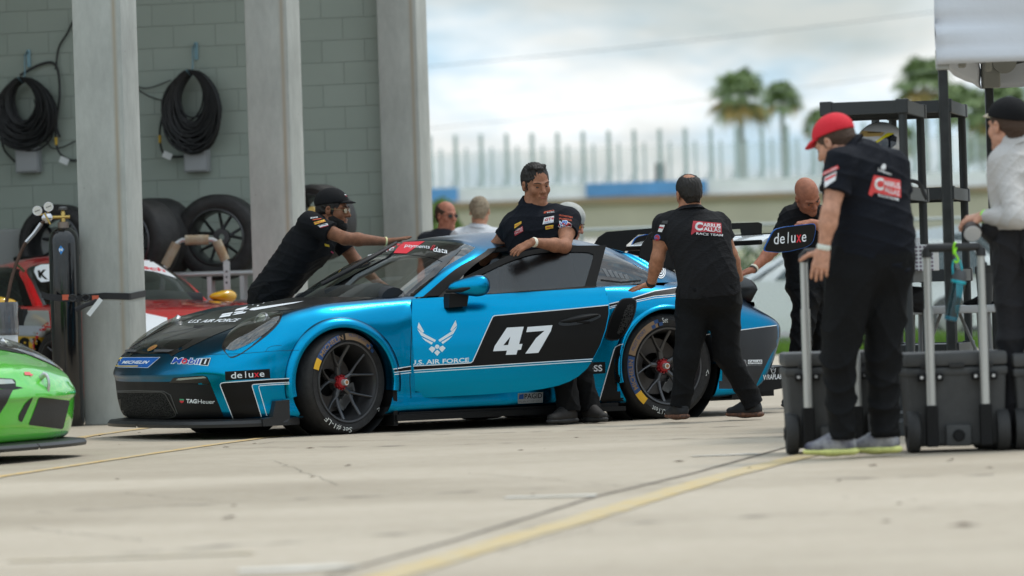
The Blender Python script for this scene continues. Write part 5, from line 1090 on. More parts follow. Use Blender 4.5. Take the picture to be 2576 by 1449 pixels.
# lower jack / fuel filler etc
# ================================================================== PEOPLE (each surface grown from one distance field)
class Sdf:
    def __init__(s, vox, pad=.035): s.ops = []; s.vox = vox; s.pad = pad; s.cuts = []
    def cone(s, a, b, ra, rb, k=.02, flat=None, fs=1., sub=False):
        a, b = npn(a), npn(b); R_ = max(ra, rb)*max(1, fs); s.ops.append(('c', a, b, ra, rb, k, None if flat is None else npn(Vector(flat).normalized()), fs, sub, np.minimum(a, b)-R_, np.maximum(a, b)+R_)); return s
    def ell(s, c, r, M, k=.02, sub=False):
        c = npn(c); R_ = max(r); s.ops.append(('e', c, npn(r), npn(M), 0, k, None, 1, sub, c-R_, c+R_)); return s
    def cut(s, p, n, k=.004): s.cuts.append((npn(p), npn(Vector(n).normalized()), k)); return s
    def mesh(s):
        add = [o for o in s.ops if not o[8]]
        lo = np.min([o[9] for o in add], 0)-s.pad; hi = np.max([o[10] for o in add], 0)+s.pad; n = np.ceil((hi-lo)/s.vox).astype(int)+1
        D = np.full(n, .08, np.float32); ax = [lo[i]+s.vox*np.arange(n[i]) for i in range(3)]
        for o in s.ops:
            l = np.maximum(0, np.floor((o[9]-s.pad-lo)/s.vox).astype(int)); h = np.minimum(n, np.ceil((o[10]+s.pad-lo)/s.vox).astype(int)+1)
            if (h <= l).any(): continue
            sl = tuple(slice(l[i], h[i]) for i in range(3)); X, Y, Z = np.meshgrid(ax[0][sl[0]], ax[1][sl[1]], ax[2][sl[2]], indexing='ij', sparse=True)
            k = o[5]
            if o[0] == 'c':
                a, b, ra, rb = o[1:5]; ab = b-a; L2 = max(1e-9, ab@ab)
                qx, qy, qz = X-a[0], Y-a[1], Z-a[2]; t = np.clip((qx*ab[0]+qy*ab[1]+qz*ab[2])/L2, 0, 1); dx, dy, dz = qx-ab[0]*t, qy-ab[1]*t, qz-ab[2]*t
                if o[6] is not None:
                    f = o[6]; dn = dx*f[0]+dy*f[1]+dz*f[2]; g = (1/o[7]-1)*dn; dx, dy, dz = dx+f[0]*g, dy+f[1]*g, dz+f[2]*g
                d = (np.sqrt(dx*dx+dy*dy+dz*dz)-(ra+(rb-ra)*t))
                if o[6] is not None and o[7] < 1: d = d*max(.6, o[7])
            else:
                c, r, M = o[1], o[2], o[3]; qx, qy, qz = X-c[0], Y-c[1], Z-c[2]
                u = [(M[0][i]*qx+M[1][i]*qy+M[2][i]*qz)/r[i] for i in range(3)]; k0 = np.sqrt(u[0]**2+u[1]**2+u[2]**2)+1e-9; d = (k0-1)*min(r)*1.0
                d = np.where(k0 < 3, (k0-1)*k0/np.sqrt((u[0]/r[0])**2+(u[1]/r[1])**2+(u[2]/r[2])**2+1e-12)/1.0, .5) if min(r) > 0 else d
            T = D[sl]
            if o[8]: h_ = np.clip(.5-.5*(T+d)/k, 0, 1); D[sl] = T+(-d-T)*h_+k*h_*(1-h_)
            else: h_ = np.clip(.5+.5*(T-d)/k, 0, 1); D[sl] = T+(d-T)*h_-k*h_*(1-h_)
        if s.cuts:
            X, Y, Z = np.meshgrid(*ax, indexing='ij', sparse=True)
            for p, nn_, k in s.cuts: D = np.maximum(D, ((X-p[0])*nn_[0]+(Y-p[1])*nn_[1]+(Z-p[2])*nn_[2]).astype(np.float32))
        return surfnet(D, lo, s.vox)
def surfnet(D, lo, vox):
    D = D.astype(np.float32); S = D < 0; n = D.shape
    c = [S[i:n[0]-1+i, j:n[1]-1+j, k:n[2]-1+k] for i in (0, 1) for j in (0, 1) for k in (0, 1)]
    sm = sum(x.astype(np.int8) for x in c); act = (sm > 0) & (sm < 8); idx = np.full(act.shape, -1, np.int64); ijk = np.argwhere(act); idx[act] = np.arange(len(ijk))
    P = np.zeros((len(ijk), 3)); W_ = np.zeros(len(ijk)); g = lambda o: D[ijk[:, 0]+o[0], ijk[:, 1]+o[1], ijk[:, 2]+o[2]]
    cor = [(i, j, k) for i in (0, 1) for j in (0, 1) for k in (0, 1)]
    for a in range(8):
        for b in range(a+1, 8):
            if sum(abs(cor[a][i]-cor[b][i]) for i in range(3)) != 1: continue
            va, vb = g(cor[a]), g(cor[b]); m = (va < 0) != (vb < 0); t = np.where(m, va/np.where(m, va-vb, 1), 0)
            pt = np.array(cor[a])+t[:, None]*(np.array(cor[b])-np.array(cor[a])); P += pt*m[:, None]; W_ += m
    P = lo+(ijk+P/W_[:, None])*vox; Q = []
    for ax_ in range(3):
        o = [0, 0, 0]; o[ax_] = 1; sa = S[:n[0]-o[0], :n[1]-o[1], :n[2]-o[2]]; sb = S[o[0]:, o[1]:, o[2]:]; e = np.argwhere(sa != sb); u, v = [(1, 2), (2, 0), (0, 1)][ax_]
        e = e[(e[:, u] > 0) & (e[:, v] > 0)]; f = sa[e[:, 0], e[:, 1], e[:, 2]]
        def at_(du, dv): q = e.copy(); q[:, u] -= du; q[:, v] -= dv; return idx[q[:, 0], q[:, 1], q[:, 2]]
        q = np.stack([at_(1, 1), at_(0, 1), at_(0, 0), at_(1, 0)], 1); q[~f] = q[~f][:, ::-1]; Q.append(q[(q >= 0).all(1)])
    return P, np.concatenate(Q)
def npmesh(name, P, Q, m, parent, smooth=True):
    if parent: iv = npn(world_of(parent).inverted()); P = P@iv[:3, :3].T+iv[:3, 3]
    me = bpy.data.meshes.new(name); me.vertices.add(len(P)); me.vertices.foreach_set('co', P.astype(np.float32).ravel()); me.loops.add(len(Q)*4); me.loops.foreach_set('vertex_index', Q.astype(np.int32).ravel())
    me.polygons.add(len(Q)); me.polygons.foreach_set('loop_start', np.arange(len(Q), dtype=np.int32)*4); me.polygons.foreach_set('use_smooth', np.ones(len(Q), bool)); me.update(calc_edges=True); me.validate()
    me.materials.append(m); o = bpy.data.objects.new(name, me); COL.objects.link(o); o.parent = parent; return o
def wrinkle(P, Q, amp, freq, seed, axis=(0, 0, 1)):
    """cloth creases: displace along vertex normals with warped ridges"""
    N_ = np.zeros_like(P); a = P[Q[:, 2]]-P[Q[:, 0]]; b = P[Q[:, 3]]-P[Q[:, 1]]; fn = np.cross(a, b)
    for i in range(4): np.add.at(N_, Q[:, i], fn)
    N_ /= np.linalg.norm(N_, axis=1)[:, None]+1e-12; rg = np.random.default_rng(seed); h = np.zeros(len(P))
    for k in range(4):
        d = rg.normal(size=3)*.55+npn(axis)*rg.choice([-1, 1])*1.; d /= np.linalg.norm(d); e = rg.normal(size=3); e /= np.linalg.norm(e); ph = rg.uniform(0, 6, 2)
        w_ = P@e*freq*.6; q = np.sin(P@d*freq*(1+.35*k)+1.7*np.sin(w_+ph[0])+ph[1]); h += (1-np.abs(q))**2*(.5+.5*np.sin(P@e*freq*.35+ph[1]))*.6
    return P+N_*(amp*(h-.5))[:, None]
skinm = lambda nm, c: mat(nm, c, .55, noise=.2, nscale=34, spec=.3, bump=.25, bscale=160)
def frame(fwd, up):
    f = Vector(fwd).normalized(); u = Vector(up); u = (u-f*u.dot(f)).normalized(); r = f.cross(u); return Matrix((r, f, u)).transposed()   # columns: right, forward, up
def head(S, c, M, sc=1., chin=1., jawk=.0):
    p = lambda x, y, z: c+M@Vector((x, y, z))*sc; q = sc
    S.ell(p(0, -.012, .036), (.077*q, .098*q, .090*q), M, .02); S.ell(p(0, .028, -.035), (.062*q, .066*q, .085*q), M, .03)
    for s in (-1, 1):
        S.cone(p(s*.050, .0, -.062), p(0, .078, -.100), .020*q, .020*q, .03); S.ell(p(s*.042, .062, -.024), (.022*q, .022*q, .024*q), M, .02)
        S.cone(p(s*.044, .074, .024), p(s*.010, .090, .020), .010*q, .011*q, .012)
        S.cone(p(s*.032, .110, .002), p(s*.032, .112, .002), .017*q, .017*q, .012, sub=True)
    S.cone(p(0, .090, .012), p(0, .113, -.026), .009*q, .0135*q, .01); 
    for s in (-1, 1): S.cone(p(s*.012, .099, -.030), p(s*.013, .100, -.030), .010*q, .009*q, .006)
    S.cone(p(-.019, .090, -.056), p(.019, .090, -.056), .0085*q, .0085*q, .006); S.cone(p(-.016, .088, -.070), p(.016, .088, -.070), .0095*q, .0095*q, .006)
    S.cone(p(-.024, .102, -.063), p(.024, .102, -.063), .0045*q, .0045*q, .003, sub=True)
    for s in (-1, 1): S.ell(p(s*.080, -.006, -.004), (.009*q, .019*q, .032*q), M, .008); S.cone(p(s*.084, -.004, .002), p(s*.090, .0, .002), .008, .008, .006, sub=True)
def hand(S, w_, d, pn, thumb, curl=(.25, .3, .35, .45), spread=.10, sc=1., thumb_out=.7):
    """w_ wrist, d direction of the fingers, pn palm-facing normal, thumb = +1/-1 side"""
    d = Vector(d).normalized(); pn = Vector(pn); pn = (pn-d*pn.dot(d)).normalized(); sd = d.cross(pn)*thumb; q = sc
    S.cone(w_, w_+d*.035*q, .027*q, .032*q, .015, flat=pn, fs=.62); 
    for k in range(4):
        off = sd*(.030-.020*k)*q; S.cone(w_+d*.025*q+off*.6, w_+d*.088*q+off, .016*q, .0125*q, .012, flat=pn, fs=.85)
    ln = (.072, .080, .074, .058)
    for k in range(4):
        off = sd*(.031-.0205*k)*q; b = w_+d*(.086-.004*abs(k-1))*q+off; a0 = curl[k]; dr = (d+sd*(1.3-k)*spread)
        for j, fr in enumerate((.45, .30, .25)):
            ang = a0*(.7+.6*j); v = (dr*cos(ang)+pn*sin(ang)).normalized() if j == 0 else (dr*cos(a0*(.7+1.1*j))+pn*sin(a0*(.7+1.1*j))).normalized(); e = b+v*ln[k]*fr*q
            S.cone(b, e, (.0098-.0009*j)*q, (.0092-.0010*j)*q, .004); b = e
    b = w_+d*.028*q+sd*.026*q; v = (d*(1-thumb_out*.55)+sd*thumb_out+pn*.25).normalized(); e = b+v*.040*q; S.cone(b, e, .0145*q, .0115*q, .012); v2 = (v+d*.45).normalized(); e2 = e+v2*.030*q; S.cone(e, e2, .0110*q, .0098*q, .004); S.cone(e2, e2+(v2+d*.1).normalized()*.022*q, .0098*q, .0082*q, .004)
def torso(S, J, g, k=.05, fatter=0.):
    """J dict of joints, g growth in metres"""
    f = J['front']; ch, wa, hi = Vector(J['chest']), Vector(J['waist']), Vector(J['hip']); b = J.get('build', 1.); bl = J.get('belly', 0.)
    lat = (Vector(J['shL'])-Vector(J['shR'])).normalized(); latH = Vector(J.get('hipdir', lat)).normalized()
    def band(c, hw, r, la, fs): S.cone(c-la*(hw-r*.9)*1., c+la*(hw-r*.9), r+g, r+g, k, flat=f, fs=fs)
    nb = Vector(J['neck'])
    S.cone(Vector(J['shL'])*.93+nb*.07-(nb-ch)*.0, Vector(J['shR'])*.93+nb*.07, .060*b+g, .060*b+g, k)
    for t, hw, r, fs in ((0., .185, .115, .98), (.35, .178, .118, .98), (.7, .168, .115+bl*.6, .98)):
        band(ch.lerp(wa, t), hw*b, r*b, lat.lerp(latH, t).normalized(), fs)
    band(wa, (.158+bl*.6)*b, (.108+bl)*b, lat.lerp(latH, .7).normalized(), 1.); band(wa.lerp(hi, .5), (.165+bl*.5)*b, (.112+bl*.7)*b, latH, 1.); band(hi, .172*b, .108*b, latH, 1.)
    S.cone(ch, nb.lerp(ch, .2), .10*b+g, .062+g, .06)
def person(label, Y, J, skin, shirt_m, pants_m, hair=None, vox=.0055, cap=None, sleeve=.55, shoes=None, beard=None, group=None, hands=True, seed=1, shoe_m=None, collar=None, longsl=False, hemz=None, neck_v=False, bald=False):
    ft = Vector(J['ankL']).lerp(Vector(J['ankR']), .5); root = empty('person', (ft.x, ft.y, 0), 0, label, 'person', group); b = J.get('build', 1.)
    jj = {k: Vector(v) if isinstance(v, (tuple, list, Vector)) and not k.startswith('hand') else v for k, v in J.items()}; J = jj
    M = frame(J['face'], J.get('up', (0, 0, 1))); hc = J['head']; sk = skin
    # --- body: one continuous surface
    S = Sdf(vox); head(S, hc, M, J.get('hs', 1.)); nb = J['neck']
    S.cone(hc+M@Vector((0, -.022, -.055)), nb, .052*b, .062*b, .03); torso(S, J, 0.)
    for s in 'LR':
        S.cone(nb.lerp(J['sh'+s], .35), J['sh'+s], .055*b, .060*b, .04); S.cone(J['sh'+s], J['sh'+s].lerp(J['el'+s], .45), .058*b, .050*b, .03); S.cone(J['sh'+s].lerp(J['el'+s], .45), J['el'+s], .050*b, .041*b, .02)
        S.cone(J['el'+s], J['el'+s].lerp(J['wr'+s], .3), .042*b, .043*b, .02); S.cone(J['el'+s].lerp(J['wr'+s], .3), J['wr'+s], .043*b, .026*(b*.5+.5), .02)
        S.cone(J['hj'+s], J['kn'+s], .085*b, .058*b, .03); S.cone(J['kn'+s], J['an'+s] if 'an'+s in J else J['ank'+s], .054*b, .036, .03)
        S.cone(J['ank'+s], J['toe'+s], .034, .028, .02)
        h = J.get('hand'+s)
        if h: hand(S, J['wr'+s], *h[:3], **(h[3] if len(h) > 3 else {}))
    P, Q = S.mesh(); body = npmesh('body', P, Q, sk, root)
    # --- shirt
    S = Sdf(vox*1.1); torso(S, J, .014 if not J.get('tight') else .009)
    for s in 'LR':
        S.cone(nb.lerp(J['sh'+s], .4), J['sh'+s], .062*b, .070*b, .05)
        if longsl:
            S.cone(J['sh'+s], J['el'+s], .072*b, .060*b, .03); S.cone(J['el'+s], J['el'+s].lerp(J['wr'+s], .88), .060*b, .043*b, .02)
        else:
            S.cone(J['sh'+s], J['sh'+s].lerp(J['el'+s], .28), .072*b, .069*b*J.get('sl', 1.), .03)
    cu_ = (hc-nb).normalized(); S.cone(J['chest'].lerp(nb, .4), nb-cu_*.028, .10*b, .078*b, .05)
    hemd = (J['hip']-J['waist']).normalized(); hp = J['hip']+hemd*J.get('hem', .05)
    S.cone(J['waist'].lerp(J['hip'], .6), hp, .10, .09, .05, flat=None); band_l = Vector(J.get('hipdir', J['shL']-J['shR'])).normalized(); bl_ = J.get('belly', 0.)
    rr_ = (.118+bl_*.5)*b; hw_ = (.178+bl_*.4)*b-rr_*.9
    S.cone(hp-band_l*hw_, hp+band_l*hw_, rr_, rr_, .04)
    S.cut(hp, hemd)
    P, Q = S.mesh()
    if not longsl:                      # short sleeves: cut flat across the arm
        for s in 'LR':
            a, d = J['sh'+s], (J['el'+s]-J['sh'+s]); c_ = a+d*sleeve; S2 = Sdf(vox*1.1); S2.cone(a+d*.04, c_+d.normalized()*.04, .072*b, .073*b*J.get('sl', 1.), .02); S2.cut(c_, d); P2, Q2 = S2.mesh(); Q = np.concatenate([Q, Q2+len(P)]); P = np.concatenate([P, P2])
    P = wrinkle(P, Q, J.get('wr', .010), 22, seed, J.get('wax', (0, 0, 1)))
    sh = npmesh('shirt', P, Q, shirt_m, root)
    if collar:
        cb = MB(); cu = (hc-nb).normalized(); cc_ = nb+cu*.030; n_ = 26; up1, r0_ = collar
        u = Vector(J['front']); u = (u-cu*u.dot(cu)).normalized(); v = cu.cross(u); V = []; F = []
        a0 = .42 if neck_v else .12
        for i in range(n_+1):
            a = a0+(2*pi-2*a0)*i/n_; dr = u*cos(a)+v*sin(a)
            dz = -.045*max(0, cos(a))**2*(1 if neck_v else .4)
            V += [cc_+dr*(r0_+.012)+cu*(dz-.018), cc_+dr*r0_+cu*(up1+dz), cc_+dr*(r0_+.008)+cu*(up1+dz+.002), cc_+dr*(r0_+.030)+cu*(dz-.012)]
        for i in range(n_):
            for j in range(3): F.append((4*i+j, 4*i+j+1, 4*i+5+j, 4*i+4+j))
        mk('collar', V, F, shirt_m, root, True, True)
    # --- trousers
    S = Sdf(vox*1.15); bl3 = J.get('belly', 0.); hb = (.120+bl3*.75)*b; hw2 = (.180+bl3*.5)*b-hb*.9; wv = J['waist'].lerp(J['hip'], .55)
    S.cone(wv-band_l*hw2, wv+band_l*hw2, hb, hb, .04); S.cone(J['hip']-band_l*hw2, J['hip']+band_l*hw2, hb, hb, .05)
    S.cut(wv+(J['waist']-J['hip']).normalized()*.02, (J['waist']-J['hip']))
    for s in 'LR':
        pl_ = J.get('pl', 1.); S.cone(J['hj'+s], J['kn'+s], (.104+bl3*.35)*b*pl_, .078*pl_*b, .04); e = J['ank'+s]+(J['ank'+s]-J['kn'+s]).normalized()*.035; S.cone(J['kn'+s], e, .076*pl_*b, .062*pl_*(b*.5+.5), .03)
    P, Q = S.mesh()
    for s in 'LR':
        a = npn(J['kn'+s]); d = npn(J['ank'+s])-a; L_ = np.linalg.norm(d); d /= L_; t = (P-a)@d; m_ = (t > L_+.02) & (np.linalg.norm(P-a-t[:, None]*d, axis=1) < .12); P[m_] -= d*(t[m_]-L_-.02)[:, None]
    P = wrinkle(P, Q, J.get('pwr', .019), 15, seed+5, (.3, .2, 1)); npmesh('trousers', P, Q, pants_m, root)
    # --- shoes
    for s in 'LR':
        a, t = J['ank'+s], J['toe'+s]; up_ = J.get('shoeup'+s, Vector((0, 0, 1))); f = (t-a); f = (f-up_*f.dot(up_)).normalized(); sd_ = f.cross(up_)
        heel = a-f*.045-up_*.045; toe = t+up_*0
        S = Sdf(.005); S.cone(a+up_*.01, a-up_*.02-f*.01, .044, .046, .02); S.cone(a-f*.035-up_*.045, a+f*.06-up_*.045, .036, .040, .02, flat=up_, fs=1.1); S.cone(a+f*.05-up_*.045, a+f*.155-up_*.055, .043, .036, .03, flat=up_, fs=.75); S.cone(a, a+f*.10-up_*.045, .042, .030, .03)
        S.cut(a-up_*.075, -up_); P, Q = S.mesh(); so_ = npmesh('shoe', P, Q, (shoe_m or mat('black_shoe', (.015, .015, .016), .6)), root)
        S = Sdf(.005); S.cone(a-f*.045-up_*.078, a+f*.06-up_*.078, .040, .043, .02, flat=up_, fs=.5); S.cone(a+f*.05-up_*.078, a+f*.165-up_*.076, .045, .036, .02, flat=up_, fs=.45); P, Q = S.mesh(); npmesh('sole', P, Q, J.get('sole_m') or mat('dark_sole', (.03, .03, .03), .7), so_)
    hs = J.get('hs', 1.); p = lambda x, y, z: hc+M@Vector((x, y, z))*hs
    # --- eyes, brows
    for s in (-1, 1):
        MB().ball(p(s*.032, .0835, .001), (.0105, .008, .0042), 6, M=M).build('eye', mat('eye_dark', (.05, .04, .035), .25), root, world=True, smooth=True)
        MB().tube([p(s*.052, .078, .026), p(s*.034, .096, .031), p(s*.014, .103, .025)], [.002, .0031, .0026], 6).build('eyebrow', mat('brow', (.03, .018, .012), .9), root, world=True, smooth=True)
    if J.get('lip'): MB().ball(p(0, .094, -.0635), (.021, .006, .0075), 6, M=M).build('lips', J['lip'], root, world=True, smooth=True)
    # --- hair: shell over the skull
    if hair:
        hm, kind = hair; S = Sdf(.0045); S.ell(p(0, -.018, .042), (.0845*hs, .103*hs, .092*hs), M, .01); S.cone(p(0, -.055, -.015), p(0, -.05, -.045), .062*hs, .05*hs, .03)
        if kind in ('short', 'cap', 'full'):
            for s in (-1, 1): S.cone(p(s*.068, .012, .01), p(s*.068, .022, -.030), .012*hs, .008*hs, .01)
        if kind == 'full': S.cone(p(-.045, .030, .118), p(.045, .030, .118), .014, .014, .03); S.cone(p(-.015, .060, .108), p(.025, .055, .112), .009, .007, .02)
        face_n = M@Vector((0, 1, -.55 if kind != 'cap' else 0)); 
        # carve the face opening
        S.ell(p(0, .105, -.012), (.066*hs, .080*hs, .100*hs), M, .008, sub=True)
        for s in (-1, 1): S.cone(p(s*.095, .0, -.030), p(s*.085, .03, -.03), .022, .022, .006, sub=True)
        if kind == 'balding': S.ell(p(0, -.055, .128), (.042, .045, .040), M, .01, sub=True)
        if kind == 'ring': S.ell(p(0, .03, .10), (.085, .11, .075), M, .01, sub=True)
        S.cut(p(0, -.03, -.075), M@Vector((0, -.25, -1)))
        P, Q = S.mesh(); P = wrinkle(P, Q, .0045 if kind != 'full' else .008, 95, seed+9, M@Vector((1, 0, 0))); npmesh('hair', P, Q, hm, root)
        if kind == 'full':
            V = []; F = []; rg = np.random.default_rng(4)
            for i in range(90):
                a = rg.uniform(-1, 1); b0 = rg.uniform(-.05, .07); q0 = p(a*.055, b0, .108-.022*a*a+ (-.25*max(0, b0-.04))); q1 = q0+M@Vector((.02+a*.02, .03*rg.uniform(-.5, 1.4), rg.uniform(.012, .034))); sd_ = M@Vector((.0018, 0, 0)); k = len(V); V += [q0-sd_, q0+sd_, q1]; F.append((k, k+1, k+2))
            mk('hair_tuft', V, F, hm, root, False, True)
    if cap:
        cm_, fwd_, brim_m = cap; Mc = frame(M@Vector((0, fwd_, J.get('captilt', .12))), M@Vector((0, 0, 1)))
        S = Sdf(.0045); S.ell(p(0, -.015, .050), (.0935*hs, .116*hs, .097*hs), M, .01); S.cut(p(0, -.01, .040 if fwd_ > 0 else .03), -(Mc@Vector((0, -.08, 1))))
        if fwd_ < 0: pass
        P, Q = S.mesh(); co_ = npmesh('cap', P, Q, cm_, root)
        V = []; F = []; n_ = 14; base_z = .047 if fwd_ > 0 else .035
        cpt = p(0, -.010, base_z); fx = Mc@Vector((0, 1, 0)); rx = Mc@Vector((1, 0, 0)); ux = Mc@Vector((0, 0, 1))
        for i in range(n_+1):
            a = R(-62)+R(124)*i/n_; inn = rx*sin(a)*.086+fx*cos(a)*.100; outv = rx*sin(a)*.078+fx*(cos(a)*.100+.072*max(0, cos(a*1.45))**.7); V += [cpt+inn, cpt+(inn+outv)*.5+ux*.010*cos(a), cpt+outv-ux*.004, cpt+outv-ux*.010, cpt+inn-ux*.008]
        for i in range(n_):
            for j in range(5): F.append((5*i+j, 5*i+(j+1) % 5, 5*i+5+(j+1) % 5, 5*i+5+j))
        mk('cap_brim', V, F, brim_m or cm_, co_, True, True)
        MB().ball(p(0, -.010, .140), (.008, .008, .005), 6, M=M).build('cap_button', brim_m or cm_, co_, world=True)
    if beard:
        S = Sdf(.004); S.ell(p(0, .030, -.045), (.0655*hs, .0700*hs, .085*hs), M, .02); S.cone(p(0, .078, -.104), p(0, .076, -.108), .026, .024, .02); 
        for s in (-1, 1): S.cone(p(s*.052, .0, -.060), p(0, .078, -.102), .023, .025, .02)
        S.ell(p(0, .115, -.010), (.052, .060, .046), M, .008, sub=True); S.cone(p(-.015, .105, -.063), p(.015, .105, -.063), .016, .016, .004, sub=True)
        S.cut(p(0, 0, -.020), M@Vector((0, .5, 1))); S.cut(p(0, -.012, 0), M@Vector((0, -1, 0)))
        P, Q = S.mesh(); npmesh('beard', P, Q, beard, root)
    return root, J, M, p
def glasses(root, p, M, m_lens, m_fr, hs=1., wrap=False):
    g_ = MB()
    for s in (-1, 1):
        n_ = 14; pts = [p(s*.033+.022*cos(a), .101-(.012 if wrap else .004)*abs(cos(a)*.5+.5 if s > 0 else cos(a)*.5-.5), .002+.016*sin(a)) for a in np.linspace(0, 2*pi, n_+1)]
        g_.tube(pts, .0016, 5, cap=False); g_.tube([p(s*.055, .096, .006), p(s*.078, .045, .008), p(s*.084, -.005, .006)], .0018, 5)
    g_.tube([p(-.011, .104, .006), p(.011, .104, .006)], .0016, 5); o = g_.build('glasses', m_fr, root, world=True)
    for s in (-1, 1):
        l_ = MB(); l_.add([p(s*.033+.021*cos(a), .1015-(.012 if wrap else .004)*abs(cos(a)*.5+.5 if s > 0 else cos(a)*.5-.5), .002+.0155*sin(a)) for a in np.linspace(0, 2*pi, 14, endpoint=False)], [tuple(range(14))]); l_.build('lens', m_lens, o, world=True)
black_c = mat('black_cotton', (.007, .0075, .009), .85, bump=.2, bscale=60, spec=.2)
char_c = mat('charcoal_cotton', (.013, .013, .0145), .85, bump=.35, bscale=45, spec=.2, stretch=(1, 1, 2.5))
navy_c = mat('navy_black_polo', (.0065, .008, .0125), .85, bump=.25, bscale=70, spec=.2)
pant_b = mat('black_trouser', (.005, .0053, .006), .8, bump=.25, bscale=40, spec=.2)
brn_s = skinm('skin_brown', (.20, .085, .045)); tan_s = skinm('skin_tan', (.36, .165, .095)); olv_s = skinm('skin_olive', (.30, .135, .078)); pal_s = skinm('skin_fair', (.50, .26, .175)); ruddy = skinm('skin_ruddy', (.42, .17, .11))
dk_hair = mat('dark_hair', (.012, .009, .007), .6, bump=.5, bscale=90, stretch=(1, 1, .3)); br_hair = mat('brown_hair', (.055, .030, .018), .7, bump=.5, bscale=90); gy_hair = mat('grey_hair', (.34, .28, .20), .8, bump=.5, bscale=60, col2=(.16, .12, .08), nscale=25)
lipm = mat('lip_tone', (.33, .12, .09), .5)
def JJ(Y, **kw):
    """joints given as (px, py[, extra depth]) pixels at depth Y"""
    o = {}
    for k, v in kw.items():
        if isinstance(v, tuple) and len(v) in (2, 3) and not k.startswith(('_', 'face', 'up', 'front', 'hipdir', 'shoeup')): o[k] = at(v[0], v[1], Y+(v[2] if len(v) > 2 else 0))
        elif isinstance(v, tuple): o[k] = Vector(v)
        else: o[k] = v
    return o
def patchwork(o_list, items, parent):
    bv = bvh_of(o_list)
    for nm, shapes, mats in items: decal(nm, shapes, mats, bv, parent, step=7, off=.0035, maxd=.12)
def shirt_of(root): return [c for c in root.children if c.name.startswith('shirt')]
tred = mat('team_red', (.42, .035, .05), .7); torange = mat('print_orange', (.70, .12, .05), .7); tyel = mat('print_yellow', (.72, .48, .03), .7); tw = mat('print_white', (.68, .69, .70), .7); tblu = mat('print_blue', (.05, .14, .42), .7)
Z4 = ZF(3.6214, 1700, 520); Z5 = ZF(3.6225, 2250, 600); Z6 = ZF(3.6225, 2540, 600); Z3 = ZF(2.07, 2700, 300)
def qd(Z, *p): return Z(*p)
# ---- 1. man in the open door, arms along its top
Y1 = 28.34
J = JJ(Y1, head=(1348, 464), neck=(1338, 522, .02), chest=(1345, 575, .0), waist=(1372, 690, .0), hip=(1395, 765, -.04), shL=(1432, 553, -.02), shR=(1290, 572, .10), elL=(1420, 620, -.24), wrL=(1340, 609, -.41), elR=(1245, 622, .18), wrR=(1215, 660, .30),
       hjL=(1424, 790, -.10), hjR=(1376, 790, -.03), knL=(1418, 920, -.20), knR=(1455, 920, -.06), ankL=(1430, 1041, -.22), ankR=(1484, 1034, -.08), toeL=(1394, 1056, -.32), toeR=(1512, 1050, -.20),
       face=(.42, -.84, -.22), up=(-.06, -.1, 1), front=(-.25, -.97, 0), lip=lipm, hem=.02, sl=.98, hs=1.09, build=1.05, pl=1.1)
J['ankL'].z = .105; J['toeL'].z = .04; J['ankR'].z = .105; J['toeR'].z = .04
J['handL'] = (Vector((-.93, -.12, -.42)), Vector((-.15, .35, -.93)), -1, dict(curl=(.12, .15, .18, .22), spread=.09))
man1, J1, M1, p1 = person('man in a black polo leaning his forearm on the open car door, looking right', Y1, J, olv_s, navy_c, pant_b, (dk_hair, 'full'), .0048, sleeve=.50, collar=(.035, .066), neck_v=True, seed=3, shoe_m=mat('work_shoe', (.02, .018, .017), .7))
MB().tube([at(1320.5, 596, Y1-.22), at(1324, 610, Y1-.285), at(1328, 624, Y1-.26)], [.010]*3, 8).ops if False else None
def bracelet(root, a, b, t, m, r=.031, wd=.010, nm='bracelet'):
    a, b = Vector(a), Vector(b); c = a.lerp(b, t); d = (b-a).normalized(); MB().lathe([(r, -wd), (r+.003, -wd*.5), (r+.003, wd*.5), (r, wd)], c, d, 20).build(nm, m, root, world=True, smooth=True)
bracelet(man1, J1['elL'], J1['wrL'], .96, mat('striped_band', (.65, .58, .40), .7, col2=(.8, .8, .75), nscale=60), .030, .013)
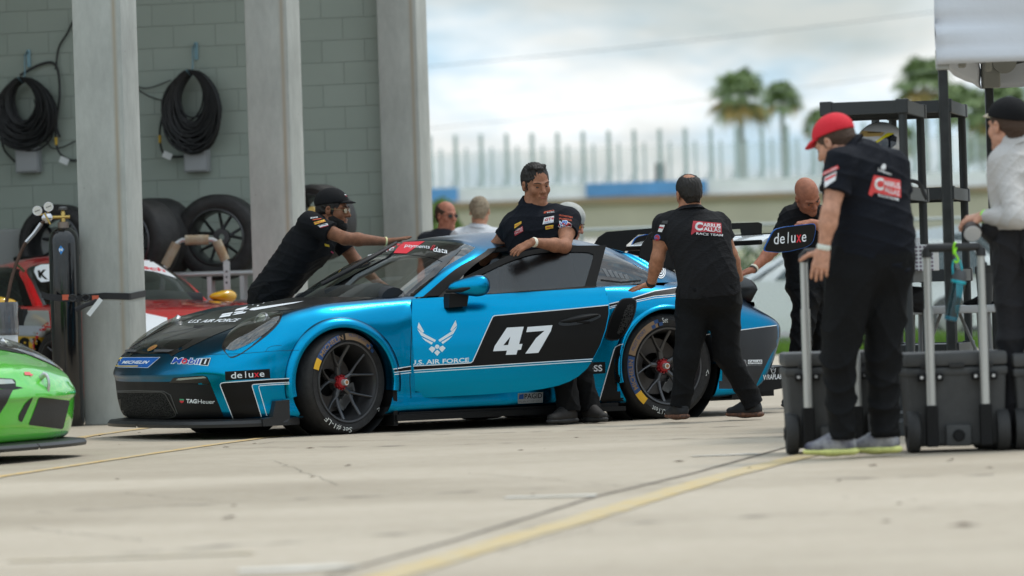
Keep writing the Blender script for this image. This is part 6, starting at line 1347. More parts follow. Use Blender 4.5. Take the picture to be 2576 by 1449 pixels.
G4 = [('chest_badge', [poly2d(Z4((752, 975), (772, 890), (895, 868), (888, 950))), tx('GT4', Z4((775, 938), (890, 915), (892, 880), (785, 900)), bold=.04), tx('AMERICA', Z4((768, 965), (882, 948), (884, 932), (774, 950)))], [tw, tred, tblu]),
      ('chest_print', [tx('AMERICA', Z4((800, 826), (900, 806), (896, 790), (800, 808))), tx('ST', Z4((766, 842), (802, 836), (802, 812), (770, 818)), bold=.04), tx('RACING', Z4((808, 838), (898, 828), (898, 812), (808, 822)))], [torange, torange, tw]),
      ('tyre_patch', [poly2d(Z4((788, 1000), (888, 980), (884, 1022), (790, 1040))), tx('PIRELLI', Z4((796, 1030), (880, 1015), (884, 990), (798, 1005)), bold=.02)], [tyel, tred]),
      ('tyre_patch', [poly2d(Z4((396, 975), (484, 935), (486, 965), (395, 1028))), tx('PIRELLI', Z4((400, 1015), (482, 965), (480, 945), (400, 988)), bold=.02)], [tyel, tred]),
      ('team_patch', [poly2d(Z4((395, 1065), (500, 995), (508, 1060), (400, 1120))), tx('CARRUS', Z4((406, 1072), (496, 1030), (494, 1005), (406, 1050))), tx('CALLAS', Z4((400, 1100), (500, 1055), (500, 1032), (402, 1078)))], [tred, tw, tw]),
      ('sleeve_print', [tx('CROWDSTRIKE', Z4((958, 868), (1130, 898), (1132, 878), (960, 848))), tx('VP SUPER FUEL', Z4((955, 915), (1122, 936), (1122, 912), (958, 892)))], [torange, torange]),
      ('fuel_badge', [([(Z4((1037, 990))[0][0]+23*.715/1*cos(a)*1.02, Z4((1037, 990))[0][1]+9*sin(a)) for a in np.linspace(0, 2*pi, 24, endpoint=False)], [tuple(range(24))]), ([(Z4((1037, 990))[0][0]+15.4*cos(a), Z4((1037, 990))[0][1]+7.6*sin(a)) for a in np.linspace(0, 2*pi, 24, endpoint=False)], [tuple(range(24))]), tx('VP', Z4((958, 1024), (1072, 1000), (1072, 925), (958, 935)), bold=.09), tx('VP', Z4((964, 1016), (1066, 994), (1066, 932), (964, 942)), bold=.04), tx('Racing', Z4((1040, 1006), (1116, 1006), (1116, 985), (1040, 985)))], [tw, tred, tw, tblu, tw])]
patchwork(shirt_of(man1), G4, man1)
# ---- 2. man pushing at the rear wheel, back to us
Y2 = 27.75
J = JJ(Y2, head=(1733, 488), neck=(1738, 535, -.02), chest=(1752, 590, -.03), waist=(1780, 690, -.05), hip=(1785, 745, -.03), shL=(1672, 568, .0), shR=(1808, 568, .06), elL=(1655, 648, -.02), wrL=(1637, 716, .10), elR=(1838, 640, .10), wrR=(1860, 700, .28),
       hjL=(1745, 770, .0), hjR=(1820, 770, .02), knL=(1728, 900, -.04), knR=(1830, 890, .05), ankL=(1712, 1028, -.02), ankR=(1892, 1018, .1), toeL=(1690, 1048, .10), toeR=(1862, 1042, .15),
       face=(-.30, .95, -.05), up=(-.10, .05, 1), front=(-.12, .99, 0), hem=-.01, pl=1.1, sole_m=mat('camo_sole', (.22, .09, .045), .7, col2=(.02, .02, .02), nscale=60), build=1.04, belly=.012, sl=1.02, tight=1)
J['ankL'].z = .12; J['toeL'].z = .055; J['ankR'].z = .115; J['toeR'].z = .05
J['handL'] = (Vector((-.45, .85, -.25)), Vector((0, .25, -1)), -1, dict(curl=(.1, .12, .15, .2), spread=.12)); J['handL'] = (Vector((-.75, .62, -.12)), Vector((0, .1, -1)), 1, dict(curl=(.1, .12, .15, .2), spread=.12))
man2, J2, M2, p2 = person('man in a charcoal T-shirt seen from behind, pushing the car at its rear wheel', Y2, J, tan_s, char_c, pant_b, (dk_hair, 'balding'), .0048, sleeve=.52, seed=8, shoe_m=mat('black_trainer', (.014, .015, .017), .7), collar=(.010, .066))
bracelet(man2, J2['elL'], J2['wrL'], .96, mat('watch_black', (.01, .01, .01), .4), .031, .013, 'watch')
G5 = [('back_print', [poly2d(Z5((650, 790), (678, 642), (860, 655), (1030, 672), (1040, 805), (860, 782), (700, 785), (652, 822))), tx('C', Z5((698, 765), (800, 765), (800, 658), (698, 662)), bold=.05), tx('ARRUS', Z5((800, 715), (1022, 735), (1020, 685), (802, 668)), bold=.02), tx('ALLAS', Z5((806, 768), (1024, 785), (1022, 738), (808, 722)), bold=.02), tx('RACE TEAM', Z5((714, 816), (1048, 840), (1050, 812), (716, 788)), bold=.02)], [tred, tw, tw, tw, tw]),
      ('sleeve_patch', [poly2d(Z5((290, 640), (358, 638), (350, 680), (275, 672))), poly2d(Z5((258, 690), (318, 694), (280, 782), (232, 776))), poly2d(Z5((250, 712), (302, 716), (292, 738), (244, 734)))], [mat('patch_dark', (.03, .03, .03)), tw, tred]),
      ('sleeve_badge', [([(Z5((222, 856))[0][0]+7.5*cos(a), Z5((222, 856))[0][1]+9*sin(a)) for a in np.linspace(0, 2*pi, 20, endpoint=False)], [tuple(range(20))]), ([(Z5((222, 856))[0][0]+6*cos(a), Z5((222, 856))[0][1]+7.4*sin(a)) for a in np.linspace(0, 2*pi, 20, endpoint=False)], [tuple(range(20))])], [tblu, tred])]
patchwork(shirt_of(man2), G5, man2)

# ---- 3. man in black cap leaning over the windscreen from the far side
Y3 = 29.65
J = JJ(Y3, head=(838, 529), neck=(812, 572, .0), chest=(782, 612, .02), waist=(716, 690, .05), hip=(672, 745, .08), shL=(845, 590, .22), shR=(778, 562, -.14), elR=(868, 600, -.24), wrR=(975, 608, -.12), elL=(893, 655, .22), wrL=(952, 712, .1),
       hjL=(672, 775, .18), hjR=(660, 775, .0), knL=(712, 880, .15), knR=(690, 880, .0), ankL=(640, 1010, .2), ankR=(600, 1010, .1), toeL=(670, 1020, .15), toeR=(630, 1020, .05),
       face=(.93, -.30, -.10), up=(.05, 0, 1), front=(.66, -.12, -.74), hipdir=(0, 1, 0), hem=.02, hs=1.07, lip=mat('lip_dark', (.16, .06, .05), .5), build=1.05, sl=1.02)
for s_ in 'LR': J['ank'+s_].z = .10; J['toe'+s_].z = .04
J['handR'] = (Vector((.97, .05, .18)), Vector((.15, .1, -1)), 1, dict(curl=(.02, .03, .05, .08), spread=.07)); J['handL'] = (Vector((.7, .1, -.6)), Vector((0, .6, -.6)), -1, dict(curl=(.2, .2, .2, .2)))
blackcap = mat('black_cap', (.008, .008, .009), .85, bump=.3, bscale=120, spec=.2)
man3, J3, M3_, p3 = person('man in black cap and glasses stretching over the windscreen from the far side', Y3, J, brn_s, black_c, pant_b, (dk_hair, 'cap'), .0048, cap=(blackcap, 1, None), sleeve=.62, beard=mat('black_beard', (.010, .008, .007), .8, bump=.6, bscale=150), seed=12, collar=(.010, .066))
glasses(man3, p3, M3_, glassmat('clear_lens', (.8, .85, .8), .25), mat('gold_frame', (.35, .28, .15), .3, metal=.7), 1.07)
bracelet(man3, J3['elR'], J3['wrR'], .95, mat('yellow_band', (.65, .6, .3), .6), .030, .007)
ZWp = ZW
patchwork(shirt_of(man3), [('sleeve_patch', [poly2d(ZWp((732, 440), (822, 418), (832, 435), (742, 460))), tx('PIRELLI', ZWp((738, 456), (826, 436), (824, 422), (738, 442)), bold=.03)], [tyel, tred]),
   ('sleeve_patch', [poly2d(ZWp((766, 466), (846, 448), (858, 468), (790, 488))), tx('OPTIMA', ZWp((774, 474), (848, 460), (844, 450), (770, 464)), bold=.02), poly2d(ZWp((786, 482), (856, 464), (858, 470), (790, 488)))], [tw, blk, tred]),
   ('sleeve_print', [tx('aws', ZWp((704, 410), (765, 402), (765, 392), (704, 398)), bold=.02), stroke2d(ZWp((722, 420), (795, 410)), 1.6)], [tw, torange]),
   ('chest_patch', [poly2d(ZWp((818, 620), (860, 628), (862, 648), (825, 638)))], [tyel]), ('chest_patch', [stroke2d(ZWp((876, 684), (895, 700), (920, 705)), 3)], [mat('print_pink', (.5, .04, .12), .7)])], man3)
capo = [c for c in man3.children if c.name.startswith('cap')]
patchwork(capo, [('cap_print', [stroke2d(ZWp((990, 205), (1020, 212)), 1.6), stroke2d(ZWp((998, 216), (1030, 222)), 1.2)], [tw, tred])], man3)
# ---- 4. man in backward grey cap on the far side
Y4 = 30.4
J = JJ(Y4, head=(1432, 562), neck=(1418, 612, .0), chest=(1398, 655), waist=(1352, 745), hip=(1325, 800), shL=(1430, 625, .18), shR=(1415, 628, -.16), elR=(1465, 655, -.05), wrR=(1500, 660, .02), elL=(1478, 650, .15), wrL=(1520, 658, .15),
       hjL=(1330, 820, .08), hjR=(1315, 820, -.08), knL=(1335, 920, .08), knR=(1250, 930, -.05), ankL=(1330, 1030, .2), ankR=(1190, 1030, -.5), toeL=(1350, 1040, .2), toeR=(1228, 1042, -.5),
       face=(.82, -.42, -.36), up=(.2, 0, 1), front=(.8, -.2, -.4), hipdir=(0, 1, 0), hs=1.02)
for s_ in 'LR': J['ank'+s_].z = .10; J['toe'+s_].z = .045
J['handR'] = (Vector((.9, .1, .0)), Vector((0, .1, -1)), 1, {}); J['handL'] = (Vector((.9, .1, .0)), Vector((0, .1, -1)), -1, {})
man4, J4, M4, p4 = person('man in backward grey cap and orange sunglasses behind the man at the door', Y4, J, ruddy, black_c, pant_b, (br_hair, 'cap'), .0058, cap=(mat('grey_cap', (.40, .40, .37), .85, noise=.15, nscale=30), -1, None), seed=14, shoe_m=mat('white_trainer', (.60, .60, .58), .6))
for c in list(man4.children):
    if c.name.startswith('cap'):
        for g in c.children:
            if g.name.startswith('cap_brim'): pass
glasses(man4, p4, M4, mat('orange_lens', (.75, .22, .01), .1, coat=1), mat('black_frame', (.01, .01, .01), .4), 1.0, True)
# ---- 5/6. onlookers in the distance
Y5 = 37.6
J = JJ(Y5, head=(1123, 543), neck=(1118, 588), chest=(1112, 630), waist=(1114, 710), hip=(1116, 760), shL=(1152, 606, -.1), shR=(1072, 606, .1), elL=(1160, 680, -.1), wrL=(1150, 745, -.2), elR=(1062, 680), wrR=(1066, 750),
       hjL=(1132, 778), hjR=(1100, 778), knL=(1135, 880), knR=(1100, 880), ankL=(1140, 975), ankR=(1104, 975), toeL=(1152, 985, -.1), toeR=(1110, 985, -.1), face=(.62, -.76, -.08), front=(.4, -.9, 0))
for s_ in 'LR': J['ank'+s_].z = .09; J['toe'+s_].z = .04; J['hand'+s_] = (Vector((0, 0, -1)), Vector((0, .5, 0)), 1, {})
m5, J5, M5, p5 = person('onlooker with sunglasses and dark shirt beside the third concrete column', Y5, J, ruddy, mat('dark_shirt', (.02, .022, .03), .9), pant_b, (br_hair, 'ring'), .0075, seed=15)
glasses(m5, p5, M5, mat('smoke_lens', (.02, .02, .025), .1), mat('black_frame', (0, 0, 0)), 1.0)
Y6 = 37.2
J = JJ(Y6, head=(1207, 532), neck=(1203, 578), chest=(1200, 622), waist=(1200, 705), hip=(1200, 755), shL=(1156, 598), shR=(1248, 598), elL=(1142, 670), wrL=(1150, 735, -.1), elR=(1262, 670), wrR=(1255, 740),
       hjL=(1184, 775), hjR=(1216, 775), knL=(1182, 880), knR=(1220, 880), ankL=(1180, 980), ankR=(1226, 980), toeL=(1178, 982, .2), toeR=(1230, 982, .2), face=(.15, .98, 0), front=(.05, 1, 0), hs=1.03)
for s_ in 'LR': J['ank'+s_].z = .09; J['toe'+s_].z = .04; J['hand'+s_] = (Vector((0, 0, -1)), Vector((0, .5, 0)), 1, {})
person('grey-haired onlooker in white shirt seen from behind over the car roof', Y6, J, pal_s, mat('white_shirt', (.62, .64, .68), .9), mat('khaki_trouser', (.25, .22, .16), .9), (gy_hair, 'short'), .0075, seed=16, collar=(.02, .066))
# ---- 7. bald man bent over the rear wing
Y7 = 30.45
J = JJ(Y7, head=(2031, 492, -.10), neck=(2026, 528, .05), chest=(2030, 580, .10), waist=(2040, 665, .12), hip=(2045, 725, .10), shR=(1988, 548, .02), shL=(2085, 550, .1), elR=(1945, 628, -.05), wrR=(1894, 678, -.20), elL=(2085, 575, -.35), wrL=(2040, 560, -.40),
       hjR=(2028, 755, .02), hjL=(2068, 755, .15), knR=(2012, 880, -.06), knL=(2070, 880, .1), ankR=(2003, 1005, .0), ankL=(2080, 1010, .2), toeR=(1985, 1022, -.1), toeL=(2060, 1022, .1),
       face=(.42, -.62, -.66), up=(-.1, -.6, .8), front=(-.35, -.85, -.2), hem=.02, hs=1.04)
for s_ in 'LR': J['ank'+s_].z = .10; J['toe'+s_].z = .04
J['handR'] = (Vector((-.9, -.2, -.30)), Vector((0, .2, -1)), -1, dict(curl=(.25, .3, .35, .4))); J['handL'] = (Vector((-1, 0, -.05)), Vector((0, .2, -1)), 1, dict(curl=(.6, .7, .7, .8)))
m7, J7, M7, p7 = person('bald man in black bent over the rear wing with a hand on the ducktail', Y7, J, skinm('skin_sunburnt', (.34, .135, .08)), black_c, pant_b, None, .005, sleeve=.5, seed=17, collar=(.01, .066))
bracelet(m7, J7['elR'], J7['wrR'], .93, mat('striped_band', (1, 1, 1)), .030, .009); bracelet(m7, J7['elR'], J7['wrR'], .99, mat('dark_beads', (.03, .02, .015), .5), .029, .010)
# ---- 8. man in red cap, near right
Y8 = 21.1
J = JJ(Y8, head=(2101, 360, .0), neck=(2158, 386, -.02), chest=(2186, 446, .0), waist=(2192, 580, .02), hip=(2190, 668, .02), shL=(2115, 414, -.15), shR=(2244, 420, .06), elL=(2088, 534, -.22), wrL=(2072, 624, -.20), elR=(2262, 520, .25), wrR=(2210, 590, .34),
       hjL=(2138, 705, -.05), hjR=(2222, 705, .07), knL=(2112, 905, -.05), knR=(2222, 905, .06), ankL=(2118, 1098, -.04), ankR=(2228, 1096, .06), toeL=(2052, 1130, .0), toeR=(2176, 1125, .1),
       face=(-.72, .52, -.46), up=(-.35, .25, .9), front=(-.42, .91, 0), hipdir=(-.95, -.3, 0), hem=.03, build=1.02, belly=.045, hs=.99, sl=1.12, pl=1.08, wr=.012, captilt=.1, sole_m=mat('lime_sole', (.62, .64, .22), .6, noise=.15, nscale=60))
J['ankL'].z = .115; J['toeL'].z = .05; J['ankR'].z = .115; J['toeR'].z = .05
J['handL'] = (Vector((-.22, -.05, -.97)), Vector((.2, .95, 0)), -1, dict(curl=(.25, .3, .3, .35), spread=.05, thumb_out=1.1, sc=1.04)); J['handR'] = (Vector((-.8, .3, -.3)), Vector((0, .2, -1)), 1, {})
man8, J8, M8, p8 = person('heavy man in red cap and black polo standing before the wheeled coolers, back turned', Y8, J, pal_s, navy_c, pant_b, (br_hair, 'short'), .0048, cap=(mat('red_cap', (.60, .015, .03), .8, bump=.3, bscale=120), 1, None), sleeve=.60, seed=21, collar=(.030, .070), shoe_m=mat('navy_shoe', (.035, .035, .07), .8, col2=(.40, .40, .40), nscale=9))
bracelet(man8, J8['elL'], J8['wrL'], .97, mat('white_watch', (.62, .66, .6), .4), .032, .013, 'watch')
patchwork(shirt_of(man8), [('back_print', [poly2d(Z3((728, 790), (768, 652), (960, 690), (965, 818), (860, 800), (770, 780), (748, 810))), tx('C', Z3((768, 758), (838, 768), (838, 672), (775, 672)), bold=.05), tx('ARRUS', Z3((838, 728), (958, 758), (955, 712), (836, 690)), bold=.02), tx('ALLAS', Z3((846, 775), (950, 808), (952, 768), (842, 735)), bold=.02), tx('RACETEAM', Z3((796, 808), (945, 845), (945, 825), (798, 788)), bold=.02), tx('Thinkware', Z3((792, 626), (890, 656), (892, 638), (790, 604)), bold=.02), ([(2220+6.5*cos(a), 421+6.5*sin(a)) for a in np.linspace(0, 2*pi, 16, endpoint=False)], [tuple(range(16))])], [mat('badge_red', (.62, .06, .06), .7), tw, tw, tw, tw, tw, tw]),
   ('sleeve_patch', [poly2d(Z3((400, 660), (412, 628), (510, 582), (515, 606))), tx('RACING', Z3((418, 652), (506, 608), (500, 592), (416, 634)))], [mat('badge_red', (0, 0, 0)), tw]),
   ('sleeve_patch', [poly2d(Z3((412, 745), (415, 672), (500, 625), (492, 690), (432, 735))), poly2d(Z3((418, 702), (420, 680), (496, 642), (492, 660)))], [tw, mat('badge_red', (0, 0, 0))])], man8)
# ---- 9. man in white undershirt at the right edge
Y9 = 21.6
J = JJ(Y9, head=(2534, 318), neck=(2556, 372), chest=(2575, 432, .02), waist=(2582, 545, .02), hip=(2582, 620, .02), shL=(2530, 408, -.05), shR=(2640, 408, .1), elL=(2556, 548, -.22), wrL=(2478, 545, -.05), elR=(2640, 540, .3), wrR=(2500, 540, .25),
       hjL=(2540, 665), hjR=(2620, 665), knL=(2545, 850), knR=(2630, 850), ankL=(2548, 1085), ankR=(2640, 1085), toeL=(2510, 1112), toeR=(2600, 1112), face=(-.58, .80, -.02), up=(0, 0, 1), front=(-.75, .55, 0), hipdir=(-.8, -.5, 0), hem=-.08, hs=1.03, build=.98, wr=.008)
for s_ in 'LR': J['ank'+s_].z = .10; J['toe'+s_].z = .04
J['handL'] = (Vector((-.95, .1, -.1)), Vector((.05, .3, -.95)), 1, dict(curl=(.5, .55, .6, .65))); J['handR'] = (Vector((-.95, -.3, .0)), Vector((0, -.2, -1)), -1, dict(curl=(.5, .55, .6, .65)))
m9, J9, M9, p9 = person('man in black cap and white long-sleeved undershirt cut off by the right edge', Y9, J, pal_s, mat('white_undershirt', (.47, .455, .44), .9, bump=.3, bscale=50), mat('race_suit_black', (.012, .012, .015), .8, bump=.4, bscale=30), (br_hair, 'short'), .0052, cap=(blackcap, 1, mat('pale_brim', (.45, .40, .30), .8)), longsl=True, seed=22, collar=(.045, .068))
bracelet(m9, J9['elL'], J9['wrL'], .98, mat('lime_band', (.25, .75, .02), .5), .033, .011); bracelet(m9, J9['elL'], J9['wrL'], .93, mat('white_twist', (.7, .68, .6), .6, bump=1, bscale=80), .033, .010)
c_ = at(2446, 585, Y9-.1); tn_ = empty('tin', tuple(c_), 0, 'round tin with white lid held by the man in the white undershirt', 'tin')
MB().lathe([(0, -.012), (.046, -.012), (.048, 0), (.048, .03), (.0, .03)], (0, 0, 0), (.0, .85, .5), 28).build('can', mat('tin_dark', (.05, .035, .03), .35, metal=.5), tn_, smooth=True); MB().lathe([(0, -.016), (.043, -.016), (.044, -.0125)], (0, 0, 0), (.0, .85, .5), 28).build('lid', mat('tin_lid', (.62, .62, .62), .4), tn_, smooth=True)
# race-suit sleeves tied round his waist
S = Sdf(.007); a_ = J9['waist'].lerp(J9['hip'], .35); S.cone(a_+Vector((-.17, -.05, .0)), a_+Vector((.15, -.12, 0)), .075, .075, .04); S.cone(a_+Vector((-.16, .0, -.02)), a_+Vector((-.13, -.05, -.16)), .060, .045, .04); S.cone(a_+Vector((-.02, -.14, -.03)), a_+Vector((.0, -.17, -.22)), .055, .04, .04)
P, Q = S.mesh(); P = wrinkle(P, Q, .02, 18, 3); npmesh('tied_sleeves', P, Q, mat('race_suit_black', (0, 0, 0)), m9)
ts = [c for c in m9.children if c.name.startswith('tied')]
patchwork(ts, [('suit_print', [poly2d([(2543, 640), (2551, 635), (2556, 652), (2551, 668)]), stroke2d([(2562, 632), (2566, 662)], 6)], [mat('badge_red', (0, 0, 0)), tw])], m9)
# ================================================================== OTHER CARS
def round_mirror(root, sg, m, base):
    V = []; b_ = MB(); b_.ball((0, 0, 0), (1, 1, 1), 14)
    for v in b_.V: t = (v.y+1)/2; V.append((1.66+v.x*.065, sg*(1.0+v.y*.125), .905+v.z*.07*max(.35, t)**.5))
    o = mk('wing_mirror', V, b_.F, m, root, True); MB().tube([(1.70, sg*.86, .84), (1.67, sg*.95, .86), (1.66, sg*.99, .87)], [.03, .028, .045], 8).build('mirror_foot', base, o, smooth=True)
mir_y = mat('yellow_mirror', (.75, .42, .01), .25, coat=.8)
redR, rb = race_car('race_car', (-4.12, 36.7, 0.03), math.atan2(-.866, .5), 'red race car with yellow mirrors parked in the garage bay behind the first column', red_p, True, False)
for sg in (1, -1): round_mirror(redR, sg, mir_y, blkp)
for x in (WB, 0):
    for sg in (1, -1): lathe_wheel(redR, x, sg, .335 if x else .355, .30, 0, None, .252)
rB = bvh_of(child(redR, ('body', 'roof', 'windscreen', 'side_window', 'window_frame', 'wheel_arch')))
ZA = ZF(2.4154, 0, 650); ZE = ZF(3.370, 480, 650)
decal('door_wrap', [poly2d(ZA((-60, 1066), (415, 1066), (428, 1200), (440, 1449), (460, 1700), (-60, 1700)))], [silver_p], rB, redR, step=8, off=.002)
decal('number_plate', [poly2d(ZA((150, 1285), (385, 1292), (380, 1480), (150, 1480))), tx('99', ZA((168, 1440), (352, 1446), (352, 1300), (168, 1292)), bold=.05), poly2d(ZA((150, 1195), (380, 1200), (382, 1280), (150, 1275)))], [mat('number_yellow', (.60, .36, .02), .5), blk, mat('plate_pale', (.42, .45, .50), .4)], rB, redR, step=8, off=.004)
decal('sunstrip', [poly2d(ZE((20, 895), (170, 900), (300, 985), (440, 1080), (470, 1110), (330, 1065), (200, 1030), (20, 1008))), tx('tech', ZE((-30, 985), (345, 1040), (330, 1000), (-30, 930)), bold=.03)], [whit, sred], rB, redR, step=8, off=.004)
decal('roof_disc', [poly2d(ZA((290, 740), (300, 700), (350, 678), (420, 675), (420, 820), (350, 828), (320, 800))), tx('K', ZA((330, 790), (410, 810), (400, 720), (320, 730)), bold=.05)], [whit, blk], rB, redR, step=8, off=.003)
decal('roof_stripe', [stroke2d(ZA((-20, 645), (80, 655), (160, 690), (210, 740)), 5)], [mat('stripe_green', (.01, .09, .03), .4)], rB, redR, step=8, off=.003)
decal('nose_wrap', [poly2d([(345, 782), (372, 790), (420, 800), (425, 830), (345, 870)])], [whit], rB, redR, step=8, off=.003)
grR, gbod = race_car('race_car', (-5.89, 25.72, 0), math.atan2(-.42, .906), 'bright green race car nose entering at the left edge', green_p, True, False)
for x in (WB, 0):
    for sg in (1, -1): lathe_wheel(grR, x, sg, .335 if x else .355, .30, 0, None, .252)
grR.scale = (1, 1, .88); gB = bvh_of(child(grR, ('body',))); ZG = ZF(2.3371, 0, 1080)
# its black lower fascia is green on this car
for o_ in child(grR, ('body',)): o_.data.materials[1] = green_p
gmesh = mat('intake_mesh', (.022, .021, .020), .6, noise=.3, nscale=80)
for nm, p in (('intake', round_poly(ZG((322, 738), (572, 768), (515, 1002), (232, 966)), 5)), ('intake', round_poly(ZG((268, 736), (205, 790), (150, 890), (152, 930), (176, 946), (262, 760)), 3)), ('intake', ZG((-60, 680), (108, 672), (50, 790), (-60, 960))), ('duct', ZG((-60, 580), (100, 590), (125, 605), (130, 652), (190, 664), (110, 678), (-60, 668))), ('bonnet_vent', ZG((-60, 285), (60, 308), (240, 374), (190, 386), (-60, 340)))):
    decal(nm, [poly2d(p)], [gmesh if nm == 'intake' else blkp], gB, grR, step=8, off=.003)
decal('fog_light', [poly2d(ZG((-60, 592), (95, 598), (120, 630), (-60, 640)))], [mat('drl_glass', (0, 0, 0))], gB, grR, step=8, off=.005)
decal('headlight_film', [poly2d(ZG((-60, 180), (60, 200), (150, 262), (242, 364), (170, 345), (60, 270), (-60, 240)))], [mat('iridescent_film', (.55, .55, .68), .1, coat=1, col2=(.15, .40, .55), nscale=12)], gB, grR, step=8, off=.004)
decal('arrow_sticker', [poly2d(ZG((195, 535), (245, 535), (245, 546), (272, 556), (245, 574), (245, 562), (200, 560)))], [mat('arrow_red', (.7, .12, .12), .5)], gB, grR, step=8, off=.004)
h_ = gB.ray_cast(CO, ray(*ZG((335, 580))[0]).normalized())
if h_[0] is not None:
    tl_ = MB(); c_ = h_[0]+h_[1]*.03-Vector((0, 0, .055)); tl_.tube([c_+Vector((.030*cos(a)*.8, -.03*cos(a)*.5, .060*sin(a))) for a in np.linspace(0, 2*pi, 25)], .0095, 8, cap=False); tl_.tube([h_[0]-h_[1]*.02, h_[0]+h_[1]*.035], .016, 10); tl_.build('tow_loop', steel, grR, world=True, smooth=True)
# ================================================================== GARAGE CONTENTS
def cable_coil(cx_, cy_, rx, ry, hx, hy, label, seed):
    c = onwall(cx_, cy_, .10); top = onwall(hx, hy, .10); sc_ = c.y/FPX; e = empty('cable_coil', (c.x, c.y, c.z), 0, label, 'cable coil', 'cable coils hung on the block wall'); rg = np.random.default_rng(seed); X = GB; Zv = Vector((0, 0, 1))
    mb = MB()
    for k in range(110):
        q_ = rg.uniform(0, 1); w_ = rx*sc_*(.46+.54*q_)*rg.uniform(.93, 1.04); h_ = ry*sc_*(.60+.40*q_)*rg.uniform(.94, 1.04); d = rg.uniform(0, .14); ph = rg.normal(0, .06); ox = rg.normal(0, .012)
        pts = []
        for i in range(29):
            a = 2*pi*i/28; r_ = 1+.04*sin(3*a+k); x = sin(a)*w_*r_*(1-.22*max(0, cos(a))**2)+ox; z = -h_+cos(a)*h_*r_; pts.append(top+X*(x*cos(ph)-z*sin(ph)*.3)+Zv*z-GA*d)
        mb.tube(pts, .0085, 5, cap=False)
    mb.build('cable', mat('black_cable', (.012, .012, .013), .5), e, world=True, smooth=True)
    hk = MB(); hk.tube([top+Zv*.26+GA*.06, top+Zv*.22-GA*.02, top+Zv*.05-GA*.03, top-Zv*.03-GA*.10, top+Zv*.01-GA*.22], .012, 8, flat=.5); hk.box(top+Zv*.20+GA*.08, (.035, .01, .16)); hk.build('hook', mat('hook_blue_steel', (.16, .26, .30), .35, metal=.7), e, world=True, smooth=True); return e
cable_coil(80, 281, 80, 89, 66, 200, 'thick coil of black cable on a hook near the left edge', 1)
cable_coil(486, 285, 75, 103, 488, 182, 'black cable coil on a hook between the first two columns', 2)
def loose(label, pts, r=.008, m=None):
    P = catmull(np.array([tuple(onwall(px, py, d)) for px, py, d in pts]), 8); return tag(MB().tube(P, r, 6).build('loose_cable', m or mat('black_cable', (0, 0, 0)), None, smooth=True), label, 'cable')
loose('cable rising from the left coil to behind the first column', [(50, 190, .1), (95, 165, .05), (130, 158, .05), (146, 180, .05), (150, 240, .08), (142, 310, .08), (150, 345, .08)], .013)
loose('cable sweeping up beside the first column', [(140, 175, .04), (148, 120, .04), (170, 82, .04), (190, 40, .04)], .010)
loose('thin cable hanging in a loop right of the left coil', [(85, 250, .05), (120, 360, .05), (150, 372, .05), (190, 355, .05)], .006)
loose('cable at the far left hanging below the left coil', [(2, 300, .06), (8, 370, .06), (38, 408, .06)], .010)
loose('cable drooping from the right coil with a yellow tie', [(410, 285, .1), (402, 330, .1), (408, 380, .1), (430, 393, .1), (462, 394, .1)], .011)
loose('cable drooping from the left coil with a yellow tie', [(140, 318, .1), (141, 355, .1), (150, 385, .1), (175, 402, .1), (200, 404, .1)], .011)
loose('upper thin cable running from behind the first column to the right coil', [(325, 210, .05), (370, 222, .05), (430, 202, .05)], .006)
loose('lower thin cable running from behind the first column to the right coil', [(325, 208, .05), (370, 240, .05), (414, 255, .05)], .006)
for px, py, lb in ((161, 404, 'white paper tag on the left drooping cable'), (421, 391, 'white paper tag on the right drooping cable')):
    c = onwall(px, py, .13); tag(MB().box(c, (.085, .004, .06), M=Matrix.Rotation(R(25), 3, 'Y')).build('cable_tag', mat('paper_white', (.66, .68, .68), .6)), lb, 'tag')
for px, py, lb in ((141, 355, 'yellow tie on the left drooping cable'), (402, 350, 'yellow tie on the right drooping cable')):
    c = onwall(px, py, .1); tag(MB().tube([c-Vector((0, 0, .035)), c+Vector((0, 0, .035))], .014, 8).build('cable_tie', mat('tie_yellow', (.6, .38, .04), .5), None, smooth=True), lb, 'cable tie')
for px, py, lb in ((72, 402, 'grey electrical box under the left cable coil'), (496, 400, 'grey electrical box under the right cable coil')):
    c = onwall(px, py, .06); e = empty('junction_box', tuple(c), math.atan2(GB.y, GB.x), lb, 'electrical box', 'electrical boxes on the block wall'); MB().box((0, 0, 0), (.225, .11, .24), bev=.006).build('housing', mat('box_grey', (.30, .31, .32), .6), e); MB().box((0, -.062, 0), (.20, .012, .215), bev=.004).build('cover', mat('box_grey_light', (.34, .35, .36), .5), e)
